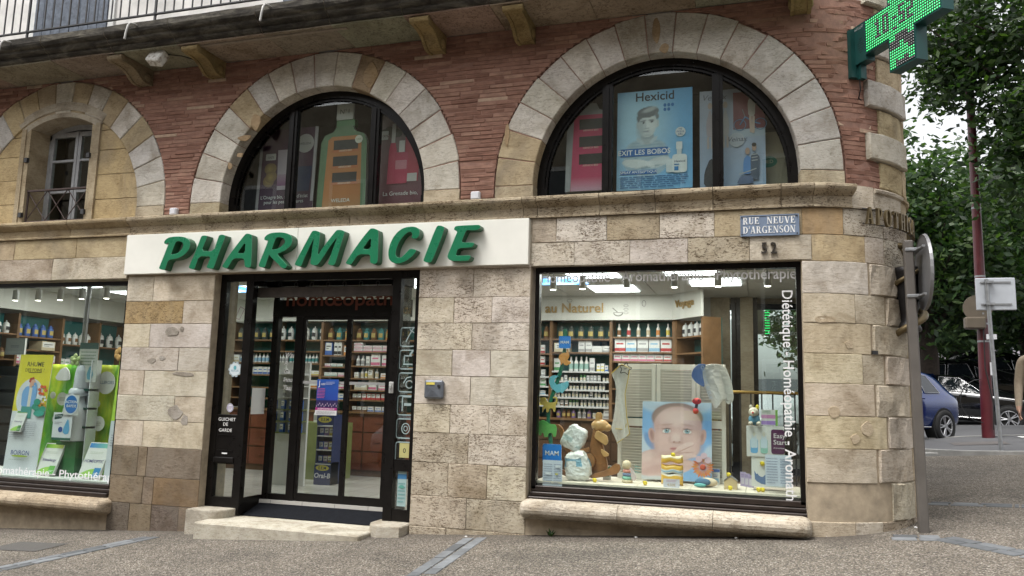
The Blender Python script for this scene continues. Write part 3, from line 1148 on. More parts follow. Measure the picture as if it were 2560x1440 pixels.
rg.box(-11.6, SX + 0.3, -0.35, 4.4, 9.3, 9.5)
rg.build('roof', simple('roof_tile', (0.26, 0.12, 0.08), 0.85), bld)
def sill(s0, s1, zc, r_, parent, col, cuts_):
 """a rounded stone sill, its ends turned, in a few blocks"""
 prof = [(0.06, zc - r_ * 1.25), (-0.05, zc - r_ * 1.25), (-0.05, zc - r_ * 1.05), (-0.085, zc - r_)]
 for k in range(9):
  a = R(-90 + 180 * k / 8)
  prof.append((-0.085 - r_ * 1.15 * math.cos(a), zc + r_ * math.sin(a)))
 prof += [(0.06, zc + r_ + 0.012)]
 p_ = G()
 wslab(p_, s0 + 0.05, s1 - 0.05, zc - r_ * 1.2, zc + r_ * 0.8, 0.02, 0.12)
 base = p_.build('window_sill', MORTAR, parent)
 for a, b2 in zip(cuts_, cuts_[1:]):
  cs = [a + 0.002]
  n = 8
  if a == cuts_[0]:
   cs += [a + r_ * (1 - math.cos(R(90 * k / 5))) for k in range(1, 6)]
  if b2 == cuts_[-1]:
   cs += [b2 - r_ * (1 - math.cos(R(90 * k / 5))) for k in range(5, 0, -1)]
  cs.append(b2 - 0.002)
  g = G()
  vs = []
  for s in cs:
   t = 1.0
   if a == cuts_[0] and s < a + r_:
    t = math.sqrt(max(0, 1 - ((a + r_ - s) / r_) ** 2))
   if b2 == cuts_[-1] and s > b2 - r_:
    t = min(t, math.sqrt(max(0, 1 - ((s - b2 + r_) / r_) ** 2)))
   t = max(t, 0.15)
   vs += [W(s, -0.02 + (d + 0.02) * t if d < -0.02 else d, zc + (z_ - zc) * (0.4 + 0.6 * t)) for d, z_ in prof]
  n = len(prof)
  fs = [tuple(range(n))]
  for i in range(len(cs) - 1):
   for k in range(n):
    k2 = (k + 1) % n
    fs.append((i * n + k, (i + 1) * n + k, (i + 1) * n + k2, i * n + k2))
  fs.append(tuple(range((len(cs) - 1) * n, len(cs) * n))[::-1])
  g.add(vs, fs, smooth=False)
  v = 1 + SR.uniform(-.06, .06)
  g.build('sill_stone', STONE, base, color=(col[0] * v, col[1] * v, col[2] * v, .5))
 return base
sill(-2.25, 0.42, 0.425, 0.078, bld, (0.46, .415, .345), [-2.25, -1.28, -0.42, 0.42])
sill(-11.3, -7.20, 0.115, 0.078, bld, (0.40, .335, .25), [-11.3, -9.8, -8.6, -7.38, -7.20])
DARKST = stone_mat('mossy_edge_stone', 1.6)
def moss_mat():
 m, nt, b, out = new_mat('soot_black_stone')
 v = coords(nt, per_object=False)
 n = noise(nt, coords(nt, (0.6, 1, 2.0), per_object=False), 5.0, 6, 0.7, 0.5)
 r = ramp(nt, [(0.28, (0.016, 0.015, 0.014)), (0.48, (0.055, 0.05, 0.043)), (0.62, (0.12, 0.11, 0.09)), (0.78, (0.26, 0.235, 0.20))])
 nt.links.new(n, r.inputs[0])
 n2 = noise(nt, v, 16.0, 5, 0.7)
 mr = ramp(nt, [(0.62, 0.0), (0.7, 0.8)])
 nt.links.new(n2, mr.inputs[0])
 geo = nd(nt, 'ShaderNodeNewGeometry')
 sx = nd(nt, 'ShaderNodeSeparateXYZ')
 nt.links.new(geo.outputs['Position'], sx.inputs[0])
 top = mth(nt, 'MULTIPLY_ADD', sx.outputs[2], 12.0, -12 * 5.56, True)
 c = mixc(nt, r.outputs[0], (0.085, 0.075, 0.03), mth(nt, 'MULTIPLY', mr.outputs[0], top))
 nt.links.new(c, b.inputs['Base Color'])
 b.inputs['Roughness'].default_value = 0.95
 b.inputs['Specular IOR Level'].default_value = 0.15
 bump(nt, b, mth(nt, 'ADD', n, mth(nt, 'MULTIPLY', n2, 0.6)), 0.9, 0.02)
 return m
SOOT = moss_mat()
bal = G()
bal.box(-11.4, 0.50, -0.55, 0.0, 5.425, 5.60)
balc = bal.build('balcony', MORTAR, bld)
BP = [(0.0, 5.405), (-0.56, 5.405), (-0.56, 5.420), (-0.585, 5.428), (-0.605, 5.452), (-0.610, 5.475), (-0.640, 5.480), (-0.665, 5.500), (-0.675, 5.530), (-0.705, 5.540), (-0.725, 5.560), (-0.735, 5.585), (-0.735, 5.655), (-0.70, 5.672), (0.0, 5.685)]
bc = [-11.4, -10.3, -9.35, -8.2, -7.25, -6.35, -5.2, -4.35, -3.5, -2.55, -1.55, -0.55, 0.52]
for a, b2 in zip(bc, bc[1:]):
 g = G()
 n = len(BP)
 vs = []
 xs_ = [a + 0.003] + [lerp(a, b2, t) for t in (0.33, 0.66)] + [b2 - 0.003]
 for x in xs_:
  vs += [(x, y + SR.uniform(-.004, .004), z_ + SR.uniform(-.003, .003)) for y, z_ in BP]
 fs, mi = [tuple(range(n))], [0]
 for i in range(len(xs_) - 1):
  for k in range(n):
   fs.append((i * n + k, (i + 1) * n + k, (i + 1) * n + (k + 1) % n, i * n + (k + 1) % n))
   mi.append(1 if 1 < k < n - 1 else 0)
 fs.append(tuple(range((len(xs_) - 1) * n, len(xs_) * n))[::-1])
 mi.append(0)
 for f_, m_ in zip(fs, mi):
  pass
 g.add(vs, fs)
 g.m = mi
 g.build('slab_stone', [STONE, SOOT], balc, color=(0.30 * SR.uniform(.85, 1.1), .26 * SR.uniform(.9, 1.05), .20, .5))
def bracket(x, w=0.19):
 prof = [(0.0, 5.215), (-0.10, 5.205), (-0.15, 5.215), (-0.20, 5.245), (-0.25, 5.285), (-0.31, 5.312), (-0.38, 5.325), (-0.44, 5.327), (-0.485, 5.325), (-0.52, 5.335), (-0.54, 5.355), (-0.54, 5.380), (-0.52, 5.400), (0.0, 5.404)]
 g = G()
 for (x0, x1, k_) in ((x - w / 2, x - w * 0.30, 0.012), (x - w * 0.30, x + w * 0.30, 0.0), (x + w * 0.30, x + w / 2, 0.012)):
  g.prism([(y * (1 - k_ * 0.0) - (k_ if -0.5 < y < -0.01 else 0), z_ - (k_ * 0.6 if z_ < 5.38 else 0)) for y, z_ in prof], x0 + 0.001, x1 - 0.001, 'x')
 g.lathe([(0.036, -w * 0.56), (0.036, w * 0.56)], (x, -0.515, 5.368), 14, axis='x')
 for sgn in (-1, 1):
  g.lathe([(0.055, 0), (0.05, 0.012 * sgn), (0.025, 0.018 * sgn)], (x + sgn * w / 2, -0.095, 5.285), 14, axis='x')
 v = SR.uniform(.85, 1.1)
 return g.build('bracket', STONE, balc, color=(0.31 * v, .235 * v, .115 * v, .4) if x > -7 else (0.27, .22, .15, .4))
for bx_ in (-8.35, -7.25, -6.19, -3.33, -2.31, 0.43):
 if bx_ != -8.35:
  bracket(bx_)
IRON = simple('painted_iron', (0.045, 0.045, 0.047), 0.55, 0.3, var=0.3, scale=12)
rg = G()
rg.box(-11.4, 0.45, -0.675, -0.645, 5.760, 5.775)
rg.box(-11.4, 0.45, -0.685, -0.635, 6.62, 6.645)
rail = rg.build('railing', IRON, balc)
bar = G()
bar.box(-0.0065, 0.0065, -0.0065, 0.0065, 0.0, 0.85)
bme = bar.mesh('baluster', IRON)
x = -11.3
i = 0
while x < 0.42:
 if i % 15 == 7:
  g = G()
  g.box(x - 0.011, x + 0.011, -0.671, -0.649, 5.672, 6.62)
  g.lathe([(0.018, 0), (0.024, 0.02), (0.018, 0.04)], (x, -0.66, 5.75), 8)
  g.build('rail_post', IRON, balc)
 else:
  o = obj('baluster', bme, balc, loc=(x, -0.66, 5.773))
 x += 0.127
 i += 1
LEAD = simple('grey_lead_pipe', (0.42, 0.41, 0.39), 0.6, 0.1, var=0.3, scale=20)
for u_, v_ in ((2, 128), (318, 100), (655, 75), (1108, 5)):
 p = at(u_, v_, -0.84)
 g = G()
 g.tube([(p.x + 0.01, -0.70, 5.615), (p.x + 0.008, -0.77, 5.615), (p.x + 0.004, -0.825, 5.60), (p.x, -0.848, 5.565), (p.x - 0.008, -0.86, 5.48), (p.x - 0.014, -0.865, 5.395)], 0.0125, 8)
 g.build('drain_spout', LEAD, balc)
g = G()
g.box(-6.1, -4.2, -0.50, -0.46, 5.392, 5.403)
g.build('steel_strip', simple('rusty_strip', (0.30, 0.25, 0.20), 0.8, var=0.3, scale=15), balc)
SHUT = simple('faded_blue_shutter', (0.115, 0.135, 0.17), 0.8, var=0.45, scale=18, bmp=0.3)
WFR = simple('white_window_frame', (0.62, 0.62, 0.60), 0.6, var=0.15)
def shutter_window(x0, x1):
 g = G()
 g.box(x0 - 0.09, x0, -0.03, 0.05, 5.68, 8.3)
 g.box(x1, x1 + 0.09, -0.03, 0.05, 5.68, 8.3)
 g.box(x0 - 0.09, x1 + 0.09, -0.03, 0.05, 8.3, 8.4)
 w_ = g.build('window', WFR, bld)
 mid = (x0 + x1) / 2
 for a, b2 in ((x0 + 0.004, mid - 0.004), (mid + 0.004, x1 - 0.004)):
  g = G()
  n = 4
  for q in range(n):
   p0, p1 = lerp(a, b2, q / n), lerp(a, b2, (q + 1) / n)
   g.cbox(p0 + 0.002, p1 - 0.002, -0.045, -0.012, 5.70, 8.29, 0.004)
  g.box(a, b2, -0.055, -0.045, 5.95, 6.05)
  g.box(a, b2, -0.055, -0.045, 7.6, 7.7)
  g.build('shutter', SHUT, w_)
p0, p1 = at(95, 30, 0.0), at(277, 20, 0.0)
shutter_window(p0.x, p1.x)
shutter_window(p0.x + 3.82, p1.x + 3.82)
FRAME = simple('black_brown_aluminium', (0.007, 0.006, 0.0055), 0.32, 0.0, var=0.3, scale=10, spec=0.22)
GLASS = glass_mat()
def pane(x0, x1, y, z0, z1, parent, t=0.008, name='pane'):
 g = G()
 g.box(x0, x1, y, y + t, z0, z1)
 return g.build(name, GLASS, parent)
def arc_pts(cx, cz, r_, a0, a1, n):
 return [(cx + r_ * math.cos(lerp(a0, a1, i / n)), cz + r_ * math.sin(lerp(a0, a1, i / n))) for i in range(n + 1)]
for cx, mull, nm in ((ARCHES[1], (-5.225, -4.15), 'mid'), (ARCHES[2], (-1.47, -0.36), 'right')):
 ro, ri = RI + 0.01, RI - 0.075
 zb = 3.545
 g = G()
 def ring_seg(ro, ri, y0, y1):
  n = 36
  for i in range(n):
   a0, a1 = math.pi * i / n, math.pi * (i + 1) / n
   q = [(cx + ri * math.cos(a0), ACZ + ri * math.sin(a0)), (cx + ro * math.cos(a0), ACZ + ro * math.sin(a0)), (cx + ro * math.cos(a1), ACZ + ro * math.sin(a1)), (cx + ri * math.cos(a1), ACZ + ri * math.sin(a1))]
   vs = [(x, y0, z_) for x, z_ in q] + [(x, y1, z_) for x, z_ in q]
   g.add(vs, [(0, 1, 2, 3), (4, 5, 6, 7), (0, 1, 5, 4), (2, 3, 7, 6)])
 ring_seg(ro, ri, 0.165, 0.26)
 ring_seg(ri - 0.001, ri - 0.03, 0.185, 0.25)
 for sgn in (-1, 1):
  a, b2 = sorted((cx + sgn * (ri - 0.03), cx + sgn * ro))
  g.box(a, b2, 0.166, 0.259, zb, ACZ + 0.001)
 g.box(cx - ri + 0.01, cx + ri - 0.01, 0.160, 0.262, zb - 0.04, zb + 0.05)
 w_ = g.build('window', FRAME, bld)
 for mx in mull:
  top = ACZ + math.sqrt(ri ** 2 - (mx - cx) ** 2)
  g = G()
  g.box(mx - 0.052, mx + 0.052, 0.172, 0.258, zb + 0.04, top)
  g.box(mx - 0.018, mx + 0.018, 0.158, 0.18, zb + 0.05, top - 0.03)
  g.build('mullion', FRAME, w_)
 xs_ = [cx - ri, mull[0], mull[1], cx + ri]
 for a, b2 in zip(xs_, xs_[1:]):
  pts = [(a, zb + 0.03), (b2, zb + 0.03)]
  for i in range(15):
   x = lerp(b2, a, i / 14)
   pts.append((x, ACZ + math.sqrt(max(0.0001, (ri - 0.02) ** 2 - (x - cx) ** 2)) if abs(x - cx) < ri - 0.02 else ACZ))
  g = G()
  g.prism(pts, 0.205, 0.213, 'y')
  g.build('pane', GLASS, w_)
cxl = ARCHES[0]
OX0, OX1, OZ1 = -9.05, -8.05, 4.80
ty = G()
def tstone(p, z0, z1, col, parent, front=0.022, depth=0.40):
 g = G()
 gp, b = 0.003, 0.004
 q = [(p[0] + gp, z0 + gp), (p[1] - gp, z0 + gp), (p[2] - gp, z1 - gp), (p[3] + gp, z1 - gp)]
 mx, mz = (min(p) + max(p)) / 2, (z0 + z1) / 2
 qi = [(x + (b if x < mx else -b), z_ + (b if z_ < mz else -b)) for x, z_ in q]
 vs = [(x, depth, z_) for x, z_ in q] + [(x, front + b, z_) for x, z_ in q] + [(x, front + SR.uniform(-.002, .002), z_) for x, z_ in qi]
 g.add(vs, [(0, 1, 5, 4), (1, 2, 6, 5), (2, 3, 7, 6), (3, 0, 4, 7), (4, 5, 9, 8), (5, 6, 10, 9), (6, 7, 11, 10), (7, 4, 8, 11), (8, 9, 10, 11), (3, 2, 1, 0)])
 v = SR.uniform(.92, 1.08)
 return g.build('stone', STONE, parent, color=(col[0] * v, col[1] * v, col[2] * v, .35))
ty.box(cxl - RI - 0.05, OX0 - 0.02, 0.03, 0.38, 3.5, 4.3)
ty.box(OX1 + 0.02, cxl + RI + 0.05, 0.03, 0.38, 3.5, 4.3)
tymp = ty.build('wall', MORTAR, bld)
zz = [3.50, 3.80, 4.12, 4.44, 4.70, 4.86]
for z0, z1 in zip(zz, zz[1:]):
 h0 = RI + 0.03 if z0 < ACZ else math.sqrt((RI + 0.02) ** 2 - (z0 - ACZ) ** 2)
 h1 = RI + 0.03 if z1 < ACZ else math.sqrt(max(0.01, (RI + 0.02) ** 2 - (z1 - ACZ) ** 2))
 for side in (0, 1):
  if side == 0:
   p = [cxl - h0, OX0, OX0, cxl - h1]
  else:
   p = [OX1, cxl + h0, cxl + h1, OX1]
  if p[1] - p[0] < 0.03:
   continue
  tstone(p, z0, z1, (0.47, .365, .205), tymp)
for sgn, xo in ((-1, OX0), (1, OX1)):
 g = G()
 a, b2 = sorted((xo, xo + sgn * 0.13))
 g.box(a, b2, 0.008, 0.40, 3.5, OZ1)
 a, b2 = sorted((xo + sgn * 0.07, xo + sgn * 0.14))
 g.box(a, b2, -0.006, 0.05, 3.5, OZ1)
 g.build('jamb', STONE, tymp, color=(0.43, .36, .25, .3))
hc, hr = cxl, 1.08
ha = math.asin(0.5 / hr)
hz = OZ1 - hr * math.cos(ha)
g = G()
for r0, r1, y0 in ((hr, hr + 0.09, 0.006), (hr + 0.09, hr + 0.155, -0.008), (hr + 0.155, hr + 0.20, -0.002)):
 n = 10
 for i in range(n):
  a0, a1 = lerp(math.pi / 2 - ha * 1.25, math.pi / 2 + ha * 1.25, i / n), lerp(math.pi / 2 - ha * 1.25, math.pi / 2 + ha * 1.25, (i + 1) / n)
  q = [(hc + r_ * math.cos(a), hz + r_ * math.sin(a)) for r_, a in ((r0, a0), (r1, a0), (r1, a1), (r0, a1))]
  g.add([(x, y0, z_) for x, z_ in q] + [(x, 0.38, z_) for x, z_ in q], [(0, 1, 2, 3), (4, 5, 6, 7), (0, 1, 5, 4), (1, 2, 6, 5), (2, 3, 7, 6), (3, 0, 4, 7)])
g.build('window_head', STONE, tymp, color=(0.43, .385, .31, .3))
OLDW = simple('old_grey_window_paint', (0.36, 0.37, 0.38), 0.65, var=0.25, scale=14)
g = G()
yf = 0.30
def wbar(g, x0, x1, z0, z1, y0=yf, y1=yf + 0.05):
 g.box(x0, x1, y0, y1, z0, z1)
def headz(x, dr=0.0):
 return hz + math.sqrt(max(0, (hr - dr) ** 2 - (x - hc) ** 2))
wbar(g, OX0 - 0.02, OX0 + 0.05, 3.53, 4.9)
wbar(g, OX1 - 0.05, OX1 + 0.02, 3.53, 4.9)
wbar(g, OX0, OX1, 3.50, 3.57)
n = 10
for i in range(n):
 xa, xb = lerp(OX0, OX1, i / n), lerp(OX0, OX1, (i + 1) / n)
 za, zb_ = headz(xa) - 0.0, headz(xb)
 g.add([(xa, yf, za - 0.07), (xb, yf, zb_ - 0.07), (xb, yf, zb_ + 0.03), (xa, yf, za + 0.03), (xa, yf + 0.05, za - 0.07), (xb, yf + 0.05, zb_ - 0.07), (xb, yf + 0.05, zb_ + 0.03), (xa, yf + 0.05, za + 0.03)],
          [(0, 1, 2, 3), (4, 5, 6, 7), (0, 1, 5, 4), (2, 3, 7, 6)])
lw_ = g.build('window', OLDW, bld)
for a, b2 in ((OX0 + 0.05, cxl - 0.005), (cxl + 0.005, OX1 - 0.05)):
 g = G()
 y0, y1 = yf - 0.012, yf + 0.035
 wbar(g, a, a + 0.045, 3.57, 4.80, y0, y1)
 wbar(g, b2 - 0.045, b2, 3.57, 4.83, y0, y1)
 wbar(g, a, b2, 3.57, 3.63, y0 + .001, y1)
 wbar(g, a + 0.04, b2 - 0.04, 4.0, 4.03, y0 + .003, y1 - .003)
 wbar(g, a + 0.04, b2 - 0.04, 4.42, 4.45, y0 + .003, y1 - .003)
 wbar(g, a, b2, 4.76, 4.82, y0 + .001, y1)
 g.build('casement', OLDW, lw_)
 for z0, z1 in ((3.62, 4.0), (4.03, 4.42), (4.45, 4.78)):
  pane(a + 0.04, b2 - 0.04, yf + 0.005, z0, z1, lw_, 0.004)
g = G()
for a, b2 in ((OX0 + 0.01, OX1 - 0.01),):
 yr = 0.05
 g.box(a, b2, yr - 0.02, yr + 0.02, 3.965, 3.985)
 g.box(a, b2, yr - 0.008, yr + 0.008, 3.56, 3.575)
 m = 3
 for i in range(m):
  xa, xb = lerp(a, b2, i / m), lerp(a, b2, (i + 1) / m)
  g.tube([(xa, yr - 0.004, 3.57), (xb, yr - 0.004, 3.965)], 0.0065, 6)
  g.tube([(xa, yr + 0.006, 3.965), (xb, yr + 0.006, 3.57)], 0.0065, 6)
 for x in (a + 0.008, b2 - 0.008):
  g.box(x - 0.008, x + 0.008, yr - 0.009, yr + 0.009, 3.54, 3.965)
g.build('guard_rail', simple('rusty_guard_iron', (0.07, 0.045, 0.04), 0.7, var=0.3, scale=20), lw_)
for z_ in (3.62, 4.35):
 for xh in (OX1 - .005, OX0 - .02):
  g = G(); g.box(xh - .025, xh + .025, -0.02, 0.02, z_, z_ + 0.06); g.build('hinge', IRON, lw_)
bx = G()
bx.box(cxl - 1.2, cxl + 1.2, 0.45, 1.2, 3.42, 5.2)
bx.f = [f for i, f in enumerate(bx.f) if i != 2]
bx.m = bx.m[:-1]; bx.c = bx.c[:-1]
bx.build('attic_room', simple('dark_room', (0.045, 0.042, 0.04), 0.9), bld)
def shop_window(x0, x1, z0, z1, yv, bottom):
 g = G()
 g.box(x0, x0 + 0.045, yv - 0.03, yv + 0.06, z0, z1)
 g.box(x1 - 0.045, x1, yv - 0.03, yv + 0.06, z0, z1)
 g.box(x0, x1, yv - 0.031, yv + 0.061, z1 - 0.05, z1)
 w_ = g.build('window', FRAME, bld)
 for k, (a, b2, y) in enumerate(bottom):
  g = G()
  g.cbox(x0 - 0.003 * k, x1 + 0.003 * k, y, yv + 0.055 - 0.002 * k, a, b2 - 0.004, 0.006)
  g.build('bottom_rail', simple('dark_brown_rail', (0.030, 0.021, 0.017), 0.35, 0.2, var=0.3, scale=12), w_)
 pane(x0 + 0.03, x1 - 0.03, yv, bottom[0][1] - 0.02, z1 - 0.03, w_, 0.010)
 return w_
rw = shop_window(-2.185, 0.385, 0.60, 2.815, 0.125, [(0.575, 0.635, 0.095), (0.535, 0.577, 0.065), (0.500, 0.537, 0.015)])
lwn = shop_window(-11.2, -7.315, 0.30, 2.775, 0.125, [(0.295, 0.345, 0.095), (0.255, 0.297, 0.065), (0.200, 0.257, 0.015)])
ent = G()
YF0, YF1 = 0.115, 0.185
ent.box(-6.015, -5.935, YF0, YF1, 0.16, 2.83)
ent.box(-5.665, -5.565, YF0 - 0.004, YF1 + 0.01, 0.11, 2.83)
ent.box(-3.80, -3.70, YF0 - 0.004, YF1 + 0.01, 0.11, 2.83)
ent.box(-3.525, -3.445, YF0, YF1, 0.16, 2.83)
ent.box(-5.565, -3.80, YF0, YF1, 2.745, 2.83)
ent.box(-5.94, -5.66, YF0 + .001, YF1, 2.745, 2.83)
ent.box(-3.70, -3.52, YF0 + .001, YF1, 2.745, 2.83)
for a, b2 in ((-5.94, -5.66), (-3.71, -3.52)):
 ent.box(a, b2, YF0 + 0.002, YF1 - .002, 0.18, 0.295)
ent.box(-3.71, -3.52, YF0 + 0.002, YF1 - .002, 0.69, 0.81)
YI = 0.55
for a, b2 in ((-5.565, -5.485), (-5.245, -5.145), (-4.02, -3.80)):
 ent.box(a, b2, YI - 0.02, YI + 0.06, 0.22, 2.78)
ent.box(-5.565, -3.80, YI - 0.025, YI + 0.10, 2.375, 2.57)
ent.box(-5.565, -3.80, YI - 0.021, YI + 0.06, 2.74, 2.83)
ent.box(-5.49, -5.24, YI - 0.015, YI + 0.05, 0.22, 0.31)
for x0, x1 in ((-5.61, -5.57), (-3.795, -3.755)):
 ent.box(x0, x1, YF1 + 0.01, YI + 0.02, 0.14, 0.29)
 ent.box(x0, x1, YF1 + 0.01, YI + 0.02, 2.70, 2.83)
ent.box(-5.57, -3.79, YF1, YI, 2.815, 2.835)
entrance = ent.build('entrance', FRAME, bld)
pane(-5.94, -5.66, 0.145, 1.21, 2.75, entrance)
pane(-5.94, -5.66, 0.145, 0.29, 0.66, entrance)
pane(-3.71, -3.52, 0.145, 0.80, 2.75, entrance)
pane(-3.71, -3.52, 0.145, 0.29, 0.70, entrance)
pane(-5.49, -5.24, YI + 0.015, 0.30, 2.39, entrance)
pane(-5.49, -3.80, YI + 0.012, 2.56, 2.75, entrance, 0.006)
for x in (-5.594, -3.779):
 g = G()
 g.box(x, x + 0.008, YF1, YI, 0.28, 2.71)
 g.build('pane', GLASS, entrance)
for a, b2 in ((-5.145, -4.54), (-4.54, -4.02)):
 g = G()
 st = 0.03
 y0, y1 = (YI - 0.012, YI + 0.028)
 g.box(a, a + st, y0, y1, 0.225, 2.375)
 g.box(b2 - st, b2, y0, y1, 0.225, 2.375)
 g.box(a + st, b2 - st, y0 + .001, y1 - .001, 0.225, 0.335)
 g.box(a + st, b2 - st, y0 + .001, y1 - .001, 2.335, 2.375)
 leaf = g.build('sliding_door', FRAME, entrance)
 pane(a + st - 0.01, b2 - st + 0.01, YI + 0.004, 0.32, 2.345, entrance)
 g = G()
 g.box(a + st, b2 - st, YI + 0.001, YI + 0.004, 1.585, 1.618)
 g.build('safety_strip', simple('frosted_strip', (0.42, 0.42, 0.41), 0.6), entrance)
gp = G()
gp.cbox(-5.94, -5.66, 0.12, 0.175, 0.66, 1.212, 0.006)
gp.box(-5.905, -5.695, 0.112, 0.122, 0.80, 0.815)
gp.box(-5.905, -5.695, 0.112, 0.122, 0.975, 0.985)
gp.cbox(-5.93, -5.67, 0.095, 0.125, 0.672, 0.735, 0.006)
guich = gp.build('night_hatch', FRAME, entrance)
A = Art(0.27, 0.2, None)
for i, (t_, x_) in enumerate((('GUICHET', 0.135), ('DE', 0.120), ('GARDE', 0.125))):
 A.text(t_, x_, 0.145 - i * 0.055 - (0.012 if i == 2 else 0), 0.052, (0.78, 0.78, 0.76), 0.004, 0, 'CENTER', spacing=1.06)
A.rect(0.10, -0.225, 0.17, -0.21, (0.8, 0.8, 0.8))
A.place('lettering', (-5.935, 0.1145, 0.995), parent=entrance, back=0)
WOODD = simple('weathered_beam', (0.085, 0.072, 0.066), 0.75, var=0.35, scale=8, bmp=0.3)
g = G()
g.cbox(-5.62, -3.80, 0.265, 0.33, 2.575, 2.69, 0.006)
g.box(-4.95, -4.75, 0.258, 0.266, 2.60, 2.67)
beam = g.build('hanging_beam', WOODD, entrance)
for i in range(9):
 x = -5.55 + i * 0.21
 g = G()
 pts = [(x + 0.022 * math.cos(R(a)), 0.30, 2.725 + 0.022 * math.sin(R(a))) for a in range(-60, 241, 30)]
 g.tube(pts, 0.005, 6)
 g.tube([(x, 0.30, 2.685), (x, 0.30, 2.705)], 0.005, 6)
 g.build('hook', IRON, entrance)
A = Art(1.5, 0.2, None)
A.text('homœopath', 0.0, 0.03, 0.235, (0.17, 0.04, 0.02), 0.012, 0, sx=1.22)
A.place('lettering', (-5.40, YI - 0.030, 2.47), parent=entrance, back=0)
stp = G()
stp.cbox(-5.74, -3.80, -0.40, 0.20, -0.30, 0.098, 0.012)
doorstep = stp.build('doorstep', STONE, bld, color=(0.45, .425, .36, .3))
for side in (0, 1):
 g = G()
 pts = []
 if side == 0:
  x0, x1, y0, y1, zt, r_ = -6.04, -5.60, -0.16, 0.2, 0.185, 0.16
  pts = [(x0, y1), (x0, y0)] + [(x1 - r_ + r_ * math.sin(R(a)), y0 + r_ - r_ * math.cos(R(a))) for a in range(0, 91, 15)] + [(x1, y1)]
 else:
  x0, x1, y0, y1, zt, r_ = -3.86, -3.46, -0.20, 0.2, 0.175, 0.2
  pts = [(x1, y1), (x0, y1)] + [(x0 + r_ - r_ * math.cos(R(a)), y0 + r_ - r_ * math.sin(R(a))) for a in range(0, 91, 15)] + [(x1, y0)]
 g.prism(pts, -0.4, zt - 0.012, 'z')
 c0 = Vector((sum(p[0] for p in pts) / len(pts), sum(p[1] for p in pts) / len(pts)))
 q = [tuple(c0 + (Vector(p) - c0) * 0.96) for p in pts]
 g.add([(p[0], p[1], zt - 0.012) for p in pts] + [(p[0], p[1], zt) for p in q], [tuple(range(len(pts), 2 * len(pts)))] + [(i, (i + 1) % len(pts), len(pts) + (i + 1) % len(pts), len(pts) + i) for i in range(len(pts))])
 g.build('guard_stone', STONE, bld, color=(0.42, .39, .33, .3))
g = G()
N_ = 14
def matz(y):
 return 0.112 + (y - 0.2) / 0.33 * 0.10
g.add([(-5.56, 0.19, matz(0.19)), (-3.80, 0.19, matz(0.19)), (-3.80, 0.53, matz(0.53)), (-5.56, 0.53, matz(0.53))] + [(-5.56, 0.19, 0.0), (-3.80, 0.19, 0.0), (-3.80, 0.53, 0.0), (-5.56, 0.53, 0.0)], [(0, 1, 2, 3), (0, 1, 5, 4), (1, 2, 6, 5), (2, 3, 7, 6), (3, 0, 4, 7)])
for i in range(N_):
 y = 0.195 + i * 0.024
 g.add([(-5.555, y, matz(y)), (-3.805, y, matz(y)), (-3.805, y + 0.006, matz(y) + 0.008), (-5.555, y + 0.006, matz(y) + 0.008), (-5.555, y + 0.014, matz(y) + 0.008), (-3.805, y + 0.014, matz(y) + 0.008), (-3.805, y + 0.017, matz(y + .017)), (-5.555, y + 0.017, matz(y + .017))], [(0, 1, 2, 3), (3, 2, 5, 4), (4, 5, 6, 7)])
tag(g.build('entrance_mat', simple('black_rubber_mat', (0.012, 0.013, 0.016), 0.95, var=0.3, scale=20, spec=0.1)), 'black ribbed rubber mat sloping up to the sliding doors', 'mat')
g = G()
g.box(-5.56, -3.80, 0.525, 0.545, 0.19, 0.226)
g.build('threshold', simple('brushed_steel', (0.55, 0.55, 0.54), 0.35, 1.0), entrance)
g = G()
g.cbox(-3.787, -3.735, 0.095, 0.115, 1.50, 1.62, 0.004)
g.cbox(-3.775, -3.752, 0.075, 0.098, 1.545, 1.59, 0.006)
g.build('key_switch', simple('pale_metal', (0.5, 0.5, 0.48), 0.4, 0.6), entrance)
sgn = thing('pharmacy_sign', 'long white fascia board with raised green PHARMACIE letters above the door', 'sign', (-4.75, -0.03, 2.83))
g = G()
ALU = simple('off_white_panel', (0.78, 0.77, 0.70), 0.45, var=0.08, scale=2)
g.cbox(-7.285, -4.922, -0.055, 0.006, 2.832, 3.312, 0.004)
g.cbox(-4.918, -2.225, -0.055, 0.006, 2.832, 3.312, 0.004)
g.build('panel', ALU, sgn)
GREEN = simple('green_acrylic', (0.006, 0.150, 0.067), 0.28, var=0.06, scale=3, coat=0.3)
GREEN_E = simple('green_letter_edge', (0.07, 0.30, 0.17), 0.35, var=0.06)
GREEN_S = simple('green_letter_side', (0.018, 0.105, 0.045), 0.4, var=0.1)
Z1 = lambda p: (390 + p[0] / 6.4, 560 + p[1] / 6.4)
Z2 = lambda p: (720 + p[0] / 9.143, 550 + p[1] / 9.143)
Z3 = lambda p: (950 + p[0] / 9.143, 540 + p[1] / 9.143)
